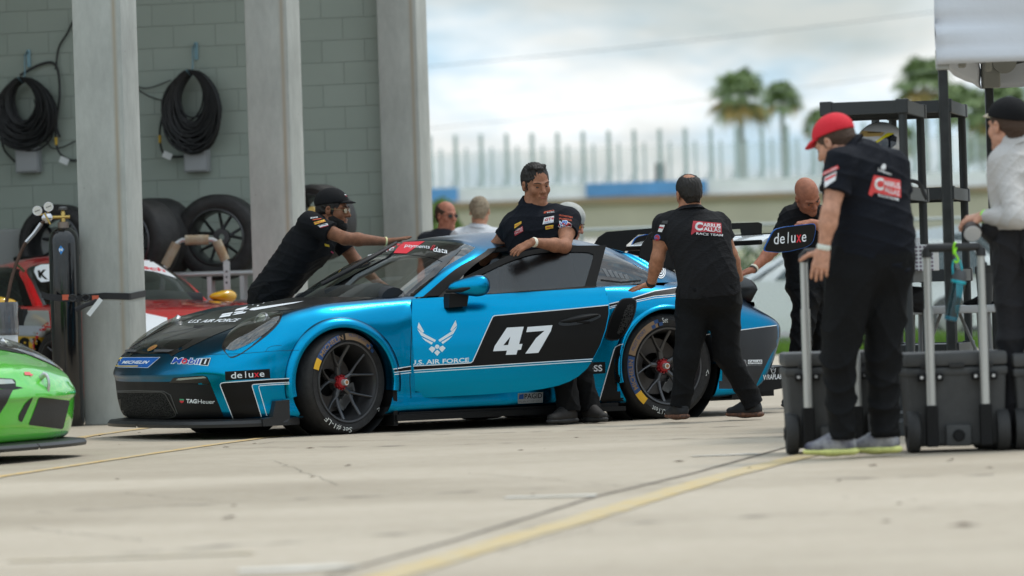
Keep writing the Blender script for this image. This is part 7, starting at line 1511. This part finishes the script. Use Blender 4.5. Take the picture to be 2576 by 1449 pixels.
def loose_wheel(px, py, Y, r, wdt, ax, label, rim=True, gold=False):
    c = at(px, py, Y); e = empty('spare_tyre', tuple(c), 0, label, 'wheel', 'spare wheels stored in the garage'); ax = Vector(ax).normalized(); ri = .255
    MB().lathe([(ri, -wdt/2+.01), (ri+.02, -wdt/2), (ri+.05, -wdt/2-.006), (r-.03, -wdt/2), (r-.008, -wdt/2+.02), (r, -wdt/2+.05), (r, wdt/2-.05), (r-.008, wdt/2-.02), (r-.03, wdt/2), (ri+.05, wdt/2+.006), (ri+.02, wdt/2), (ri, wdt/2-.01)], (0, 0, 0), ax, 56).build('tyre', mat('spare_tyre', (.022, .021, .021), .6, noise=.4, nscale=12, bump=.3, bscale=60), e, smooth=True)
    b = MB(); b.lathe([(ri+.003, wdt/2-.004), (ri-.01, wdt/2+.002), (ri-.022, wdt/2-.03), (ri-.035, wdt/2-.10), (ri-.035, -wdt/2+.03), (ri, -wdt/2)], (0, 0, 0), ax, 48)
    u = ax.orthogonal().normalized(); v = ax.cross(u); hb = -wdt/2+.09
    b.lathe([(.03, hb+.03), (.075, hb+.03), (.08, hb+.015), (.08, hb-.02), (.03, hb-.02)], (0, 0, 0), ax, 24)
    for k in range(5):
        a0 = 2*pi*k/5; st = u*cos(a0)+v*sin(a0)
        for sg in (-1, 1):
            a = a0+sg*R(16); b.tube([st*.07+ax*hb, (u*cos(a)+v*sin(a))*(ri-.03)+ax*(hb-.045)], [.016, .012], 7)
    b.build('rim', mat('bronze_rim', (.40, .25, .07), .35, metal=.7) if gold else rimm, e, smooth=True); return e
loose_wheel(553, 597, 38.1, .385, .33, (-.16, -.98, -.02), 'large spare wheel with open spokes facing us on the rack')
loose_wheel(352, 606, 37.6, .37, .31, (-.62, -.78, 0), 'spare wheel just right of the first column, turned sideways')
loose_wheel(395, 602, 38.2, .37, .31, (-.62, -.78, 0), 'spare wheel behind the sideways one, second right of the first column')
loose_wheel(150, 612, 38.3, .35, .30, (-.3, -.95, 0), 'spare wheel behind the gas cylinder')
loose_wheel(800, 560, 37.8, .34, .28, (-.5, -.86, 0), 'spare wheel behind the black-capped man')
c = at(787, 529, 37.3); tag(MB().lathe([(0, 0), (.035, 0), (.037, .03), (.03, .05), (0, .05)], c, (-.2, -.98, 0), 20).build('brass_cap', mat('brass', (.55, .38, .12), .3, metal=.8), None, smooth=True), 'round brass cap beside the second column above the black-capped man', 'cap')
# rack carrying the wheels
def rack():
    e = empty('wheel_rack', tuple(gnd(540, 1000)), 0, 'aluminium rack carrying the spare wheels in the garage', 'rack'); e.location = (at(540, 700, 37.9).x, 37.9, 0); al = mat('aluminium', (.55, .56, .57), .35, metal=.6)
    z = at(560, 688, 37.8).z; x0, x1 = at(300, 690, 37.8).x, at(640, 690, 37.8).x
    for dy in (-.15, .3): MB().tube([(x0-.3, 37.9+dy, z), (x1, 37.9+dy, z)], .024, 10).build('rail', al, e, world=True, smooth=True)
    for px in (455, 528, 610, 650):
        x = at(px, 720, 37.8).x
        for dy in (-.15, .3): MB().box((x, 37.92+dy, z/2-.01), (.04, .04, z)).build('upright', al, e, world=True)
    MB().box(((x0+x1)/2, 38.0, .35), (x1-x0, .5, .03)).build('lower_shelf', al, e, world=True)
rack()
def cart():
    Yc = 37.1; e = empty('lifting_frame', (at(500, 800, Yc).x, Yc, 0), 0, 'bent metal frame padded with brown tape standing before the wheels', 'frame'); al = MAT['aluminium']
    pts = [at(p[0], p[1], Yc) for p in ((404, 760), (412, 690), (418, 665), (446, 611), (458, 604), (535, 603), (550, 612), (566, 655), (571, 670))]
    MB().tube(pts, .022, 8).build('tube', al, e, world=True, smooth=True)
    for a, b in (((415, 668), (444, 612)), ((466, 604), (525, 603)), ((545, 606), (567, 655))):
        MB().tube([at(*a, Yc), at(*b, Yc)], .043, 10).build('padding', mat('foam_tape', (.40, .37, .30), .8, col2=(.30, .19, .10), nscale=7), e, world=True, smooth=True)
    bx = at(571, 700, Yc); mb = MB(); mb.box((bx.x, Yc, (bx.z+.15)/2+.0), (.055, .05, bx.z+.15)); mb.build('upright', al, e, world=True)
    for k in range(3): c = at(570, 683+14*k, Yc-.027); MB().lathe([(0, 0), (.009, 0), (.009, .004)], c, (0, -1, 0), 12).build('bolt_hole', carb, e, world=True)
    c = at(575, 770, Yc); MB().box((c.x, Yc, c.z-.1), (.42, .4, .30), bev=.02).build('base_box', mat('crate_grey', (.09, .08, .08), .7), e, world=True)
cart()
c = at(650, 694, 37.6); tag(MB().box((c.x+.1, 37.6, c.z), (.28, .25, .085), bev=.01).build('green_case', mat('case_green', (.02, .32, .07), .4)), 'green case on the rack beside the second column', 'case')
c = at(100, 700, 37.5); tag(MB().box((c.x-.1, 38.7, .8), (.9, .5, 1.62), bev=.02).build('tool_cabinet', mat('cabinet_grey', (.28, .29, .28), .6)), 'grey cabinet against the wall behind the red car roof', 'cabinet')
# gas cylinder, regulator, hose, strap
def gas():
    Yg = 31.55; x = at(175, 1072, Yg).x; e = empty('gas_cylinder', (x, Yg, 0), 0, 'tall black gas cylinder strapped to the first concrete column', 'gas cylinder'); zt = at(157, 580, Yg).z; r = .113
    gl = mat('cylinder_black', (.006, .006, .007), .16, coat=.6)
    MB().lathe([(0, .0), (r*.9, .0), (r, .03), (r, zt-.10), (r*.96, zt-.055), (r*.8, zt-.01), (r*.5, zt+.015), (.04, zt+.02)], (0, 0, 0), (0, 0, 1), 40).build('tank', gl, e, smooth=True)
    MB().lathe([(.0, zt+.02), (.042, zt+.02), (.042, zt+.06), (.03, zt+.065), (.0, zt+.065)], (0, 0, 0), (0, 0, 1), 24).build('neck_ring', mat('worn_steel', (.25, .2, .17), .5, metal=.6), e, smooth=True)
    br = mat('brass', (.55, .38, .12)); v = MB(); v.lathe([(0, zt+.06), (.018, zt+.06), (.018, zt+.13), (.011, zt+.15), (0, zt+.15)], (0, 0, 0), (0, 0, 1), 16); v.tube([(.05, 0, zt+.10), (-.09, -.02, zt+.10)], .014, 10); v.build('valve', br, e, smooth=True)
    MB().lathe([(0, zt+.15), (.032, zt+.152), (.035, zt+.165), (.03, zt+.178), (0, zt+.18)], (0, 0, 0), (0, 0, 1), 12).build('hand_wheel', mat('handwheel_grey', (.12, .12, .12), .5, metal=.5), e)
    rg_ = at(118.5, 548, Yg-.04); lo = rg_-Vector((x, Yg, 0)); MB().lathe([(0, -.03), (.036, -.03), (.040, -.015), (.040, .01), (.03, .02), (.012, .03), (.01, .06), (0, .06)], lo, (.1, -1, 0), 28).build('regulator', mat('chrome', (.6, .6, .62), .2, metal=1), e, smooth=True)
    MB().tube([lo+Vector((-.012, -.065, .035)), lo+Vector((.03, -.065, -.05))], .007, 6).build('tee_handle', br, e)
    for gx, gy in ((94, 530), (122, 520)):
        c = at(gx, gy, Yg-.06)-Vector((x, Yg, 0)); g_ = MB().lathe([(0, .0), (.036, .0), (.037, -.02), (0, -.02)], c, (.05, -1, .0), 28).build('gauge', mat('chrome', (0, 0, 0)), e, smooth=True)
        MB().lathe([(0, .002), (.031, .002)], c, (.05, -1, 0), 24).build('dial', mat('dial_white', (.62, .60, .55), .4), g_); MB().box(c+Vector((0, -.004, 0)), (.038, .002, .004), M=Matrix.Rotation(R(-20), 3, 'Y')).build('needle', blkp, g_); MB().tube([c+Vector((0, .01, -.03)), lo+Vector((0, 0, .03))], .007, 6).build('stem', br, g_)
    hp = [at(px, py, Yg-.05-d) for px, py, d in ((112, 556, 0), (104, 562, 0), (86, 587, 0), (65, 610, .02), (50, 640, .03), (38, 672, .05), (28, 705, .08), (22, 735, .1), (15, 762, .12), (5, 800, .15))]
    MB().tube([tuple(p) for p in catmull(np.array([tuple(p) for p in hp]), 5)], .013, 8).build('hose', mat('hose_brown', (.06, .03, .018), .6, noise=.5, nscale=8), e, world=True, smooth=True)
    MB().tube(hp[1:4], [.018, .016, .015], 8).build('hose_fitting', steel, e, world=True, smooth=True)
    bb = bvh_of([c for c in e.children if c.name.startswith('tank')]); decal('gas_label', [poly2d(ZA((495, 548), (515, 515), (545, 548), (518, 592))), tx('N', ZA((503, 568), (532, 562), (530, 535), (502, 540)), bold=.04)], [mat('label_blue', (.02, .22, .6), .4), whit], bb, e, step=8, off=.001)
gas()
def strap():
    wp, s_, dp = COLS[0]; zc = at(280, 747, 31.4).z; e = empty('ratchet_strap', (wp.x, wp.y, zc), 0, 'black ratchet strap binding the gas cylinder to the column', 'strap'); sm = mat('strap_black', (.018, .018, .020), .7)
    f0 = wp-GA*(dp/2+.006); pts = [at(104, 741, 31.40), at(122, 747, 31.36), at(155, 750, 31.40), at(196, 752, 31.43), f0-GB*s_*.44+Vector((0, 0, zc-f0.z)), f0+Vector((0, 0, zc-f0.z+.01)), f0+GB*s_*.5+Vector((0, 0, zc-f0.z)), f0+GB*(s_/2+.008)+GA*.02+Vector((0, 0, zc-f0.z)), f0+GB*(s_/2+.008)+GA*.36+Vector((0, 0, zc-f0.z+.02))]
    V = []; F = []
    for p in pts: V += [p+Vector((0, 0, .024)), p-Vector((0, 0, .024))]
    for i in range(len(pts)-1): F.append((2*i, 2*i+1, 2*i+3, 2*i+2))
    o = mk('webbing', V, F, sm, e, False, True); so_ = o.modifiers.new('s', 'SOLIDIFY'); so_.thickness = .004
    for px, py in ((165, 748), (240, 750)): c = at(px, py, 31.33); MB().box(c, (.048, .006, .04)).build('label_patch', mat('patch_orange', (.5, .10, .05), .7), e, world=True)
    for px, py in ((183, 750), (216, 749)): c = at(px, py, 31.33); MB().tube([c+Vector((.028*cos(a), 0, .024*sin(a))) for a in np.linspace(0, 2*pi, 17)], .007, 6, cap=False).build('hook', MAT['gloss_black'], e, world=True, smooth=True)
    MB().tube([at(245, 757, 31.33), at(215, 768, 31.31), at(190, 780, 31.30)], [.02, .016, .02], 6, flat=.3).build('loose_end', sm, e, world=True)
    c0, c1 = at(254, 752, 31.30), at(222, 793, 31.30); d = (c1-c0).normalized(); n_ = Vector((d.z, 0, -d.x))*.017; mk('paper_label', [c0-n_, c0+n_, c1+n_, c1-n_, c0-n_+Vector((0, .002, 0)), c0+n_+Vector((0, .002, 0)), c1+n_+Vector((0, .002, 0)), c1-n_+Vector((0, .002, 0))], [(0, 1, 2, 3), (7, 6, 5, 4), (0, 4, 5, 1), (1, 5, 6, 2), (2, 6, 7, 3), (3, 7, 4, 0)], mat('paper_white', (0, 0, 0)), e, False, True)
strap()
def wrapped():
    Yw = 29.8; c = at(2, 800, Yw); e = empty('wrapped_roll', (c.x, Yw, 0), 0, 'upright roll wrapped in dark plastic film at the left edge', 'roll'); zt = at(20, 760, Yw).z
    S = Sdf(.012); S.cone((c.x, Yw, .1), (c.x, Yw, zt-.20), .112, .115, .02); S.cut((c.x, Yw, zt), (0, 0, 1)); P, Q = S.mesh(); npmesh('white_core', P, Q, mat('core_white', (.55, .57, .60), .6), e)
    MB().lathe([(.0, zt), (.122, zt), (.125, zt-.02), (.119, zt-.1), (.124, zt-.17), (.119, zt-.20), (.123, zt-.215), (.118, zt-.23)], (0, 0, 0), (0, 0, 1), 28).build('film', mat('dark_film', (.10, .10, .11), .22, coat=.6, bump=1, bscale=30, stretch=(1, 1, .2)), e, smooth=True)
wrapped()
# ================================================================== RIGHT: COOLERS, SHELVES, TENT
cool = mat('cooler_charcoal', (.055, .056, .056), .62, bump=.15, bscale=200, noise=.1, nscale=30); alu = mat('handle_alu', (.50, .50, .48), .38, metal=.55, stretch=(30, 1, .2), noise=.15)
def cooler(px0, px1, Y, label, hy=630, htop=True):
    a, b = at(px0, 1148, Y), at(px1, 1148, Y); w_ = b.x-a.x; cx_ = (a.x+b.x)/2; zt = at((px0+px1)/2, 884, Y).z; e = empty('wheeled_cooler', (cx_, Y, 0), 0, label, 'cooler', 'charcoal wheeled coolers')
    D_ = .44; V = []
    mb = MB()
    for (z, s1, s2) in ((.03, .90, .86), (.07, .91, .88), (zt-.12, .965, .96), (zt-.085, .97, .965)): V += [(x*w_/2*s1, .22+y*D_/2*s2, z) for x, y in ((-1, -1), (1, -1), (1, 1), (-1, 1))]
    F = [(4*i+j, 4*i+(j+1) % 4, 4*i+4+(j+1) % 4, 4*i+4+j) for i in range(3) for j in range(4)]+[(3, 2, 1, 0), (12, 13, 14, 15)]; mb.add(V, F)
    o = mb.build('tub', cool, e, smooth=False); md = o.modifiers.new('b', 'BEVEL'); md.width = .018; md.segments = 3
    MB().box((0, .22, zt-.10), (w_*1.0, D_*1.0, .045), bev=.014).build('rim_band', cool, e, smooth=True)
    MB().box((0, .22, zt-.038), (w_*1.0, D_*1.0, .072), bev=.018).build('lid', mat('cooler_lid', (.065, .066, .066), .55), e, smooth=True)
    for x in (-.28, -.0, .28): MB().box((x*w_, -.006, zt-.07), (w_*.15, .012, .022), bev=.004).build('lid_notch', mat('notch_dark', (.02, .02, .02), .6), e)
    for s in (-1, 1):
        wx = s*w_*.435; wh = MB(); wh.lathe([(0, .033), (.05, .034), (.085, .036), (.10, .03), (.106, .015), (.106, -.015), (.10, -.03), (0, -.03)], (wx, .05, .108), (1, 0, 0), 32); wo = wh.build('wheel', mat('cooler_wheel', (.03, .03, .03), .7), e, smooth=True); MB().lathe([(0, .04), (.03, .04), (.035, .035)], (wx, .05, .108), (s, 0, 0), 16).build('hub', blkp, wo, smooth=True)
        tx_ = s*w_*.262; ztop = at(0, 0, 1).z and at((px0+px1)/2, hy, Y).z
        MB().box((tx_, -.030, .135), (.062, .05, .21), bev=.008).build('handle_sleeve', blkp, e); zm = at((px0+px1)/2, 768, Y).z if True else 0
        MB().tube([(tx_, -.036, .24), (tx_, -.036, zt+.22)], .0235, 12).build('handle_tube', alu, e, smooth=True)
        MB().tube([(tx_, -.036, zt+.21), (tx_, -.036, ztop-.02)], .0195, 12).build('handle_tube', alu, e, smooth=True)
        br_ = MB().box((tx_, -.022, zt-.125), (.13, .035, .042), bev=.008).build('bracket', blkp, e)
        for q in (-.045, .045): MB().lathe([(0, .0), (.008, .0), (.008, -.004)], (tx_+q, -.043, zt-.125), (0, -1, 0), 10).build('screw', steel, br_)
    hb = MB(); hb.tube([(-w_*.262, -.036, ztop-.035), (-w_*.262, -.036, ztop-.005), (-w_*.245, -.036, ztop+.012), (w_*.245, -.036, ztop+.012), (w_*.262, -.036, ztop-.005), (w_*.262, -.036, ztop-.035)], [.027, .027, .024, .022, .027, .027], 10) ; hb.build('handle_grip', mat('grip_black', (.025, .025, .026), .6), e, smooth=True)
    MB().box((0, -.001, .085), (.13, .022, .11), bev=.012).build('drain_plate', cool, e, smooth=True); MB().lathe([(0, .018), (.026, .018), (.030, .010), (.030, 0)], (0, -.010, .085), (0, -1, 0), 20).build('drain_plug', blkp, e, smooth=True)
    return e, ztop
cA, zA = cooler(1980, 2215, 21.75, 'charcoal wheeled cooler behind the red-capped man\'s legs', 640)
cB, zB = cooler(2284, 2543, 21.45, 'charcoal wheeled cooler with a teal bottle hanging from its handle', 628)
cC, zC = cooler(2556, 2815, 21.45, 'charcoal wheeled cooler cut off by the right edge of the photo', 640)
# bottle on its hook
def bottle():
    Yb = 21.38; a = at(2412, 705, Yb); b = at(2395, 790, Yb); d = (b-a).normalized(); e = empty('water_bottle', tuple(a), 0, 'teal water bottle hanging from the cooler handle by a lime hook', 'bottle'); gl = glassmat('teal_plastic', (.05, .50, .58), .06)
    lid_ = a-d*.045
    MB().lathe([(.030, .0), (.034, .02), (.033, .10), (.035, .185), (.032, .205), (.0, .208)], a, d, 28).build('body', gl, e, world=True, smooth=True)
    MB().lathe([(0, .204), (.030, .204), (.031, .190), (.024, .186), (0, .19)], a, d, 24).build('base', mat('teal_base', (.02, .45, .52), .2), e, world=True, smooth=True)
    MB().lathe([(0, -.052), (.024, -.050), (.034, -.030), (.037, .0), (.037, .004), (.034, .006)], a, d, 28).build('lid', mat('bottle_lid', (.07, .075, .08), .5), e, world=True, smooth=True)
    MB().lathe([(.0365, .0), (.038, .004), (.038, .012), (.0355, .016)], a, d, 28).build('collar_ring', mat('teal_ring', (.02, .42, .52), .4), e, world=True, smooth=True)
    lp = [at(x, y, Yb) for x, y in ((2398, 690), (2396, 672), (2398, 656), (2406, 652), (2415, 656), (2419, 672), (2421, 688))]; MB().tube(lp, .005, 8).build('carry_loop', mat('teal_ring', (0, 0, 0)), e, world=True, smooth=True)
    hk = [at(x, y, Yb-.01) for x, y in ((2400, 640), (2399, 622), (2402, 612), (2408, 612), (2408, 622), (2402, 634), (2407, 645), (2411, 655), (2405, 660), (2400, 655))]; hk[3].y += .05; hk[4].y += .03; MB().tube([tuple(p) for p in catmull(np.array([tuple(p) for p in hk]), 4)], .0055, 8).build('hook', mat('lime_hook', (.30, .80, .02), .4), e, world=True, smooth=True)
bottle()
# plastic shelving
def shelving(px, Y, label, ang=12, zs=None):
    c = at(px, 252, Y); ztop = c.z; e = empty('shelving_unit', (c.x, Y, 0), R(-ang), label, 'shelving', 'black plastic shelving units'); pm = mat('shelf_plastic', (.028, .032, .034), .5); W_, D_ = .47, .91
    hs_ = zs or [at(px, 486, Y).z, at(px, 695, Y).z, .40, .04]
    for z in [ztop-.035]+list(hs_):
        s = MB(); s.box((-W_/2+.03, D_/2, z+.022), (W_, D_, .018)); 
        for (c_, d_) in (((-W_/2+.03, .0, z), (W_, .02, .072)), ((-W_/2+.03, D_, z), (W_, .02, .072)), ((.03, D_/2, z), (.02, D_-.03, .072)), ((-W_+.03, D_/2, z), (.02, D_-.03, .072))): s.box(c_, d_)
        for k in range(1, 6): s.box((-W_/2+.03, D_*k/6, z), (W_-.05, .012, .05))
        o = s.build('shelf', pm, e)
        for x in (.01, -W_+.05):
            for y in (.02, D_-.02): MB().box((x, y, z+.002), (.07, .07, .082), bev=.006).build('corner_block', pm, o)
    for x in (.01, -W_+.05):
        for y in (.02, D_-.02): MB().tube([(x, y, 0), (x, y, ztop)], .0245, 12).build('post', pm, e, smooth=True)
    return e, ztop, hs_
sh1, zt1, hs1 = shelving(2264, 24.0, 'black plastic shelving unit with a racing helmet inside, behind the red-capped man')
sh2, zt2, hs2 = shelving(2375, 25.6, 'second black plastic shelving unit, between the tent legs', 12, [at(2375, 486, 25.6).z, .9, .45, .04])
def helmet():
    c = at(2216, 366, 24.35); e = empty('racing_helmet', tuple(c), 0, 'white racing helmet with yellow and blue visor stripes on the shelving', 'helmet'); M = frame((.75, -.62, -.12), (0, 0, 1))
    S = Sdf(.005); S.ell(c, (.125, .15, .135), M, .01); S.cone(c+M@Vector((-.05, .06, -.09)), c+M@Vector((.05, .06, -.09)), .075, .075, .05); P, Q = S.mesh(); o = npmesh('shell', P, Q, mat('helmet_white', (.62, .62, .63), .25, coat=1), e)
    bb = bvh_of([o]); ZH = Z3
    decal('visor', [poly2d(ZH((765, 430), (830, 380), (900, 352), (935, 380), (930, 430), (880, 470), (800, 450))), poly2d(ZH((760, 425), (870, 348), (920, 352), (850, 385), (775, 435))), poly2d(ZH((765, 435), (800, 438), (870, 465), (850, 485), (780, 480)))], [mat('visor_dark', (.01, .012, .02), .08, coat=1), mat('visor_yellow', (.70, .60, .02), .3), mat('helmet_blue', (.05, .28, .62), .3)], bb, e, step=7, off=.004)
    decal('stripe', [poly2d(ZH((670, 335), (720, 335), (850, 345), (830, 370), (720, 375), (670, 370))), mono(0, [poly2d(ZH((730+16*k, 340), (742+16*k, 342), (740+16*k, 350), (728+16*k, 350))) for k in range(6)])], [mat('helmet_gold', (.45, .30, .10), .4), blk], bb, e, step=7, off=.004)
    b0 = at(2225, 440, 24.35); tag(MB().box((b0.x, 24.5, (hs1[0]+.031+c.z-.145)/2), (.28, .26, max(.05, c.z-.145-hs1[0]-.031)), bev=.01).build('helmet_case', mat('case_white', (.45, .46, .50), .5)), 'pale case under the racing helmet on the shelving', 'case')
helmet()
c = at(2314, 650, 24.3); bx_ = empty('tissue_box', (c.x-.02, 24.35, hs1[1]+.032), R(-12), 'white box printed with small coloured dots on the middle shelf', 'box')
dm = bpy.data.materials.new('dotted_card'); dm.use_nodes = True; t = dm.node_tree; b_ = t.nodes['Principled BSDF']; tcg = t.nodes.new('ShaderNodeTexCoord'); vv = t.nodes.new('ShaderNodeTexVoronoi'); vv.inputs['Scale'].default_value = 46; vv.inputs['Randomness'].default_value = 0; t.links.new(tcg.outputs['Object'], vv.inputs[0]); rr_ = t.nodes.new('ShaderNodeValToRGB'); rr_.color_ramp.elements[0].position = .30; rr_.color_ramp.elements[1].position = .36; rr_.color_ramp.elements[0].color = (.20, .16, .20, 1); rr_.color_ramp.elements[1].color = (.66, .67, .68, 1); t.links.new(vv.outputs['Distance'], rr_.inputs[0]); t.links.new(rr_.outputs[0], b_.inputs['Base Color'])
MB().box((0, 0, .07), (.24, .26, .15), bev=.004).build('carton', dm, bx_); S = Sdf(.006); q_ = world_of(bx_)@Vector((0, 0, .15)); S.cone(q_, q_+Vector((.02, 0, .03)), .035, .012, .02); P, Q = S.mesh(); P = wrinkle(P, Q, .012, 60, 2); npmesh('tissue', P, Q, mat('tissue_white', (.7, .7, .7), .9), bx_)
S = Sdf(.008); q_ = at(2300, 740, 24.5); S.cone(q_+Vector((-.15, .1, -.02)), q_+Vector((.03, .1, -.03)), .085, .08, .03); P, Q = S.mesh(); P = wrinkle(P, Q, .02, 20, 2); bg_ = npmesh('bag', P, Q, mat('bag_black', (.01, .01, .011), .7), None); 
tag(bg_, 'black soft bag stowed below the dotted box on the shelving', 'bag')
# hose over the shelf edge
tag(MB().tube([tuple(p) for p in catmull(np.array([tuple(at(x, y, 23.9)) for x, y in ((2278, 456), (2300, 456), (2316, 466), (2324, 486), (2332, 502))]), 5)], .011, 8).build('black_hose', mat('black_cable', (0, 0, 0)), None, smooth=True), 'short black hose hanging over the shelf edge', 'hose')
# table, cup, cloth
def table():
    Yt = 24.9; z = at(2450, 768, Yt).z; x0, x1 = at(2285, 780, Yt).x, at(2521, 780, Yt).x; e = empty('folding_table', ((x0+x1)/2, Yt, 0), 0, 'white folding table with grey legs behind the coolers', 'table'); w_ = x1-x0
    MB().box((0, .3, z-.022), (w_, .62, .045), bev=.012).build('tabletop', mat('table_white', (.52, .53, .54), .5), e, smooth=True)
    lm = mat('table_leg', (.22, .22, .22), .5, metal=.4)
    for s in (-1, 1):
        for y in (.05, .55): MB().tube([(s*w_*.36, y, z-.045), (s*w_*.40, y, 0)], .015, 10).build('leg', lm, e, smooth=True)
        MB().tube([(s*w_*.38, .05, .25), (s*w_*.38, .55, .25)], .012, 8).build('leg_brace', lm, e, smooth=True); MB().tube([(s*w_*.1, .3, z-.045), (s*w_*.38, .3, .3)], .010, 8).build('fold_strut', lm, e, smooth=True)
    c = at(2478, 700, Yt+.1); k = empty('shaker_cup', (c.x, Yt+.12, z+.001), 0, 'black lidded shaker cup on the folding table', 'cup'); h_ = at(2478, 668, Yt).z-z
    MB().lathe([(0, 0), (.042, 0), (.052, h_-.04), (.052, h_-.03), (0, h_-.03)], (0, 0, 0), (0, 0, 1), 28).build('cup_body', mat('cup_black', (.03, .032, .034), .5), k, smooth=True); MB().lathe([(.056, h_-.045), (.056, h_-.01), (.045, h_), (.0, h_)], (0, 0, 0), (0, 0, 1), 28).build('cup_lid', mat('cup_lid_black', (.018, .018, .018), .5), k, smooth=True); MB().box((.0, 0, h_+.008), (.03, .02, .02), bev=.004).build('spout', mat('cup_lid_black', (0, 0, 0)), k)
    S = Sdf(.008); a = at(2430, 764, Yt+.05); b2 = at(2505, 764, Yt+.05); S.cone((a.x, Yt+.1, z+.012), ((a.x+b2.x)/2, Yt+.12, z+.022), .012, .028, .02); S.cone(((a.x+b2.x)/2, Yt+.12, z+.022), (b2.x, Yt+.1, z+.008), .028, .008, .02); S.cut((0, 0, z+.001), (0, 0, -1)); P, Q = S.mesh(); tag(npmesh('cloth', P, Q, pant_b, None), 'black cloth lying on the folding table', 'cloth')
table()
def tent():
    Y1_, Y2_ = 23.3, 26.3; c1 = at(2371, 165, Y1_); c2 = at(2487, 200, Y2_); e = empty('canopy_tent', (c1.x, Y1_, 0), 0, 'white pop-up canopy tent on black legs at the top right corner', 'tent'); pm = mat('leg_black', (.012, .014, .014), .4, noise=.6, nscale=14)
    zv = at(2371, 163, Y1_).z; zt = zv+.55; X0, X1 = c1.x-.04, c1.x+3.0
    dx = c2.x-c1.x
    for (x, y) in ((c1.x, Y1_), (c2.x, Y2_), (X1, Y1_+.2), (X1+dx, Y2_)):
        MB().box((x, y, (zv+.1)/2), (.05, .05, zv+.1), bev=.006).build('leg', pm, e, world=True)
    fm = mat('canopy_fabric', (.62, .65, .70), .75, bump=.35, bscale=5)
    b_ = fm.node_tree.nodes['Principled BSDF']; b_.inputs['Subsurface Weight'].default_value = .0
    def wall(a, b, n, nm, am=1.):
        V = []; F = []; m_ = 14
        for i in range(n+1):
            p = a.lerp(b, i/n)
            for j in range(m_+1):
                t = j/m_; fx = i/n; nn = (b-a).normalized(); nn = Vector((nn.y, -nn.x, 0)); off = .014*sin(fx*23+3*t)*(1-t)+.018*math.exp(-fx*9)*sin(t*26)*(t < .62)+.010*sin(t*9+fx*5)
                V.append(Vector((p.x, p.y, zv+t*.55+.006*sin(fx*9)*(t < .1)))+nn*off*am)
        for i in range(n):
            for j in range(m_): F.append((i*(m_+1)+j, i*(m_+1)+j+1, (i+1)*(m_+1)+j+1, (i+1)*(m_+1)+j))
        o = mk(nm, V, F, fm, e, True, True); md = o.modifiers.new('s', 'SOLIDIFY'); md.thickness = .003
    A = Vector((X0, Y1_-.05, 0)); B = Vector((X1, Y1_+.15, 0)); C_ = Vector((c2.x-.04, Y2_+.05, 0)); D_ = Vector((X1+dx, Y2_+.05, 0))
    for a, b, nm in ((A, B, 'valance'), (C_, A, 'valance'), (C_, D_, 'valance'), (B, D_, 'valance')): wall(a, b, 46, nm, 1. if a is A else .25)
    pk = Vector(((A.x+D_.x)/2, (A.y+D_.y)/2, zt+.75)); q = [Vector((p.x, p.y, zt)) for p in (A, B, D_, C_)]; mk('roof', q+[pk], [(0, 1, 4), (1, 2, 4), (2, 3, 4), (3, 0, 4)], fm, e, False, True)
    gx = mat('joint_grey', (.32, .32, .29), .6)
    MB().box((c2.x+.01, Y2_-.02, zv+.10), (.11, .10, .20), bev=.01).build('corner_joint', gx, e, world=True); MB().lathe([(0, 0), (.075, 0), (.075, .03), (0, .03)], (c2.x+.09, Y2_-.07, zv+.16), (0, -1, 0), 20).build('truss_hinge', gx, e, world=True)
    MB().box((c1.x, Y1_, zv+.03), (.07, .07, .12), bev=.01).build('corner_joint', gx, e, world=True)
    MB().tube([(c1.x+.02, Y1_, zv+.05), (c2.x, Y2_, zv+.16)], .015, 8).build('truss_bar', pm, e, world=True); MB().tube([(c2.x+.10, Y2_-.05, zv+.15), (c2.x+1.4, Y2_-.05, zv+.40)], .022, 8).build('truss_bar', pm, e, world=True); MB().tube([(c1.x+.12, Y1_+.02, zv+.05), (c1.x+1.6, Y1_+.05, zv+.45)], .018, 8).build('truss_bar', pm, e, world=True)
    for k, y in enumerate((Y1_+.4, Y1_+.9)): MB().box((c1.x+.15+.2*k, y, zv+.04), (.04, .06, .08), bev=.01).build('truss_clip', gx, e, world=True)
tent()
# ground litter
lm_ = mat('dry_leaf', (.13, .10, .07), .9)
for k, (px, py, s) in enumerate(((780, 1130, .9), (875, 1174, .9), (575, 1306, 1.6), (565, 1127, .5), (706, 1103, .5), (1310, 1135, .6), (1370, 1131, .6), (1708, 1164, 1.0), (2195, 1174, 1.1), (2390, 1161, 1.4), (2425, 1326, 1.6), (1065, 1165, .4), (295, 1208, .4), (785, 1202, .5), (588, 1275, .5), (2262, 1270, .6), (2110, 1212, .6), (1340, 1248, .6), (1450, 1103, .5), (1020, 1052, .5), (570, 1127, .6), (1885, 1180, .5), (2490, 1180, .6), (2230, 1315, .6), (300, 1120, .5), (640, 1118, .6), (350, 1090, .4), (250, 1098, .4))):
    g_ = gnd(px, py); a = rng.uniform(0, pi); L_ = .035*s; V = []; n_ = 6
    for i in range(n_+1): t = i/n_*2-1; V += [(g_.x+cos(a)*t*L_-sin(a)*.28*L_*(1-t*t), g_.y+sin(a)*t*L_+cos(a)*.28*L_*(1-t*t), .004+.003*s*abs(t)), (g_.x+cos(a)*t*L_+sin(a)*.28*L_*(1-t*t), g_.y+sin(a)*t*L_-cos(a)*.28*L_*(1-t*t), .006+.006*s*(1-abs(t)))]
    o = mk('fallen_leaf', V, [(2*i, 2*i+1, 2*i+3, 2*i+2) for i in range(n_)], lm_, None, False); tag(o, 'small dry leaf scrap lying on the concrete apron', 'leaf', 'leaf scraps scattered on the concrete')
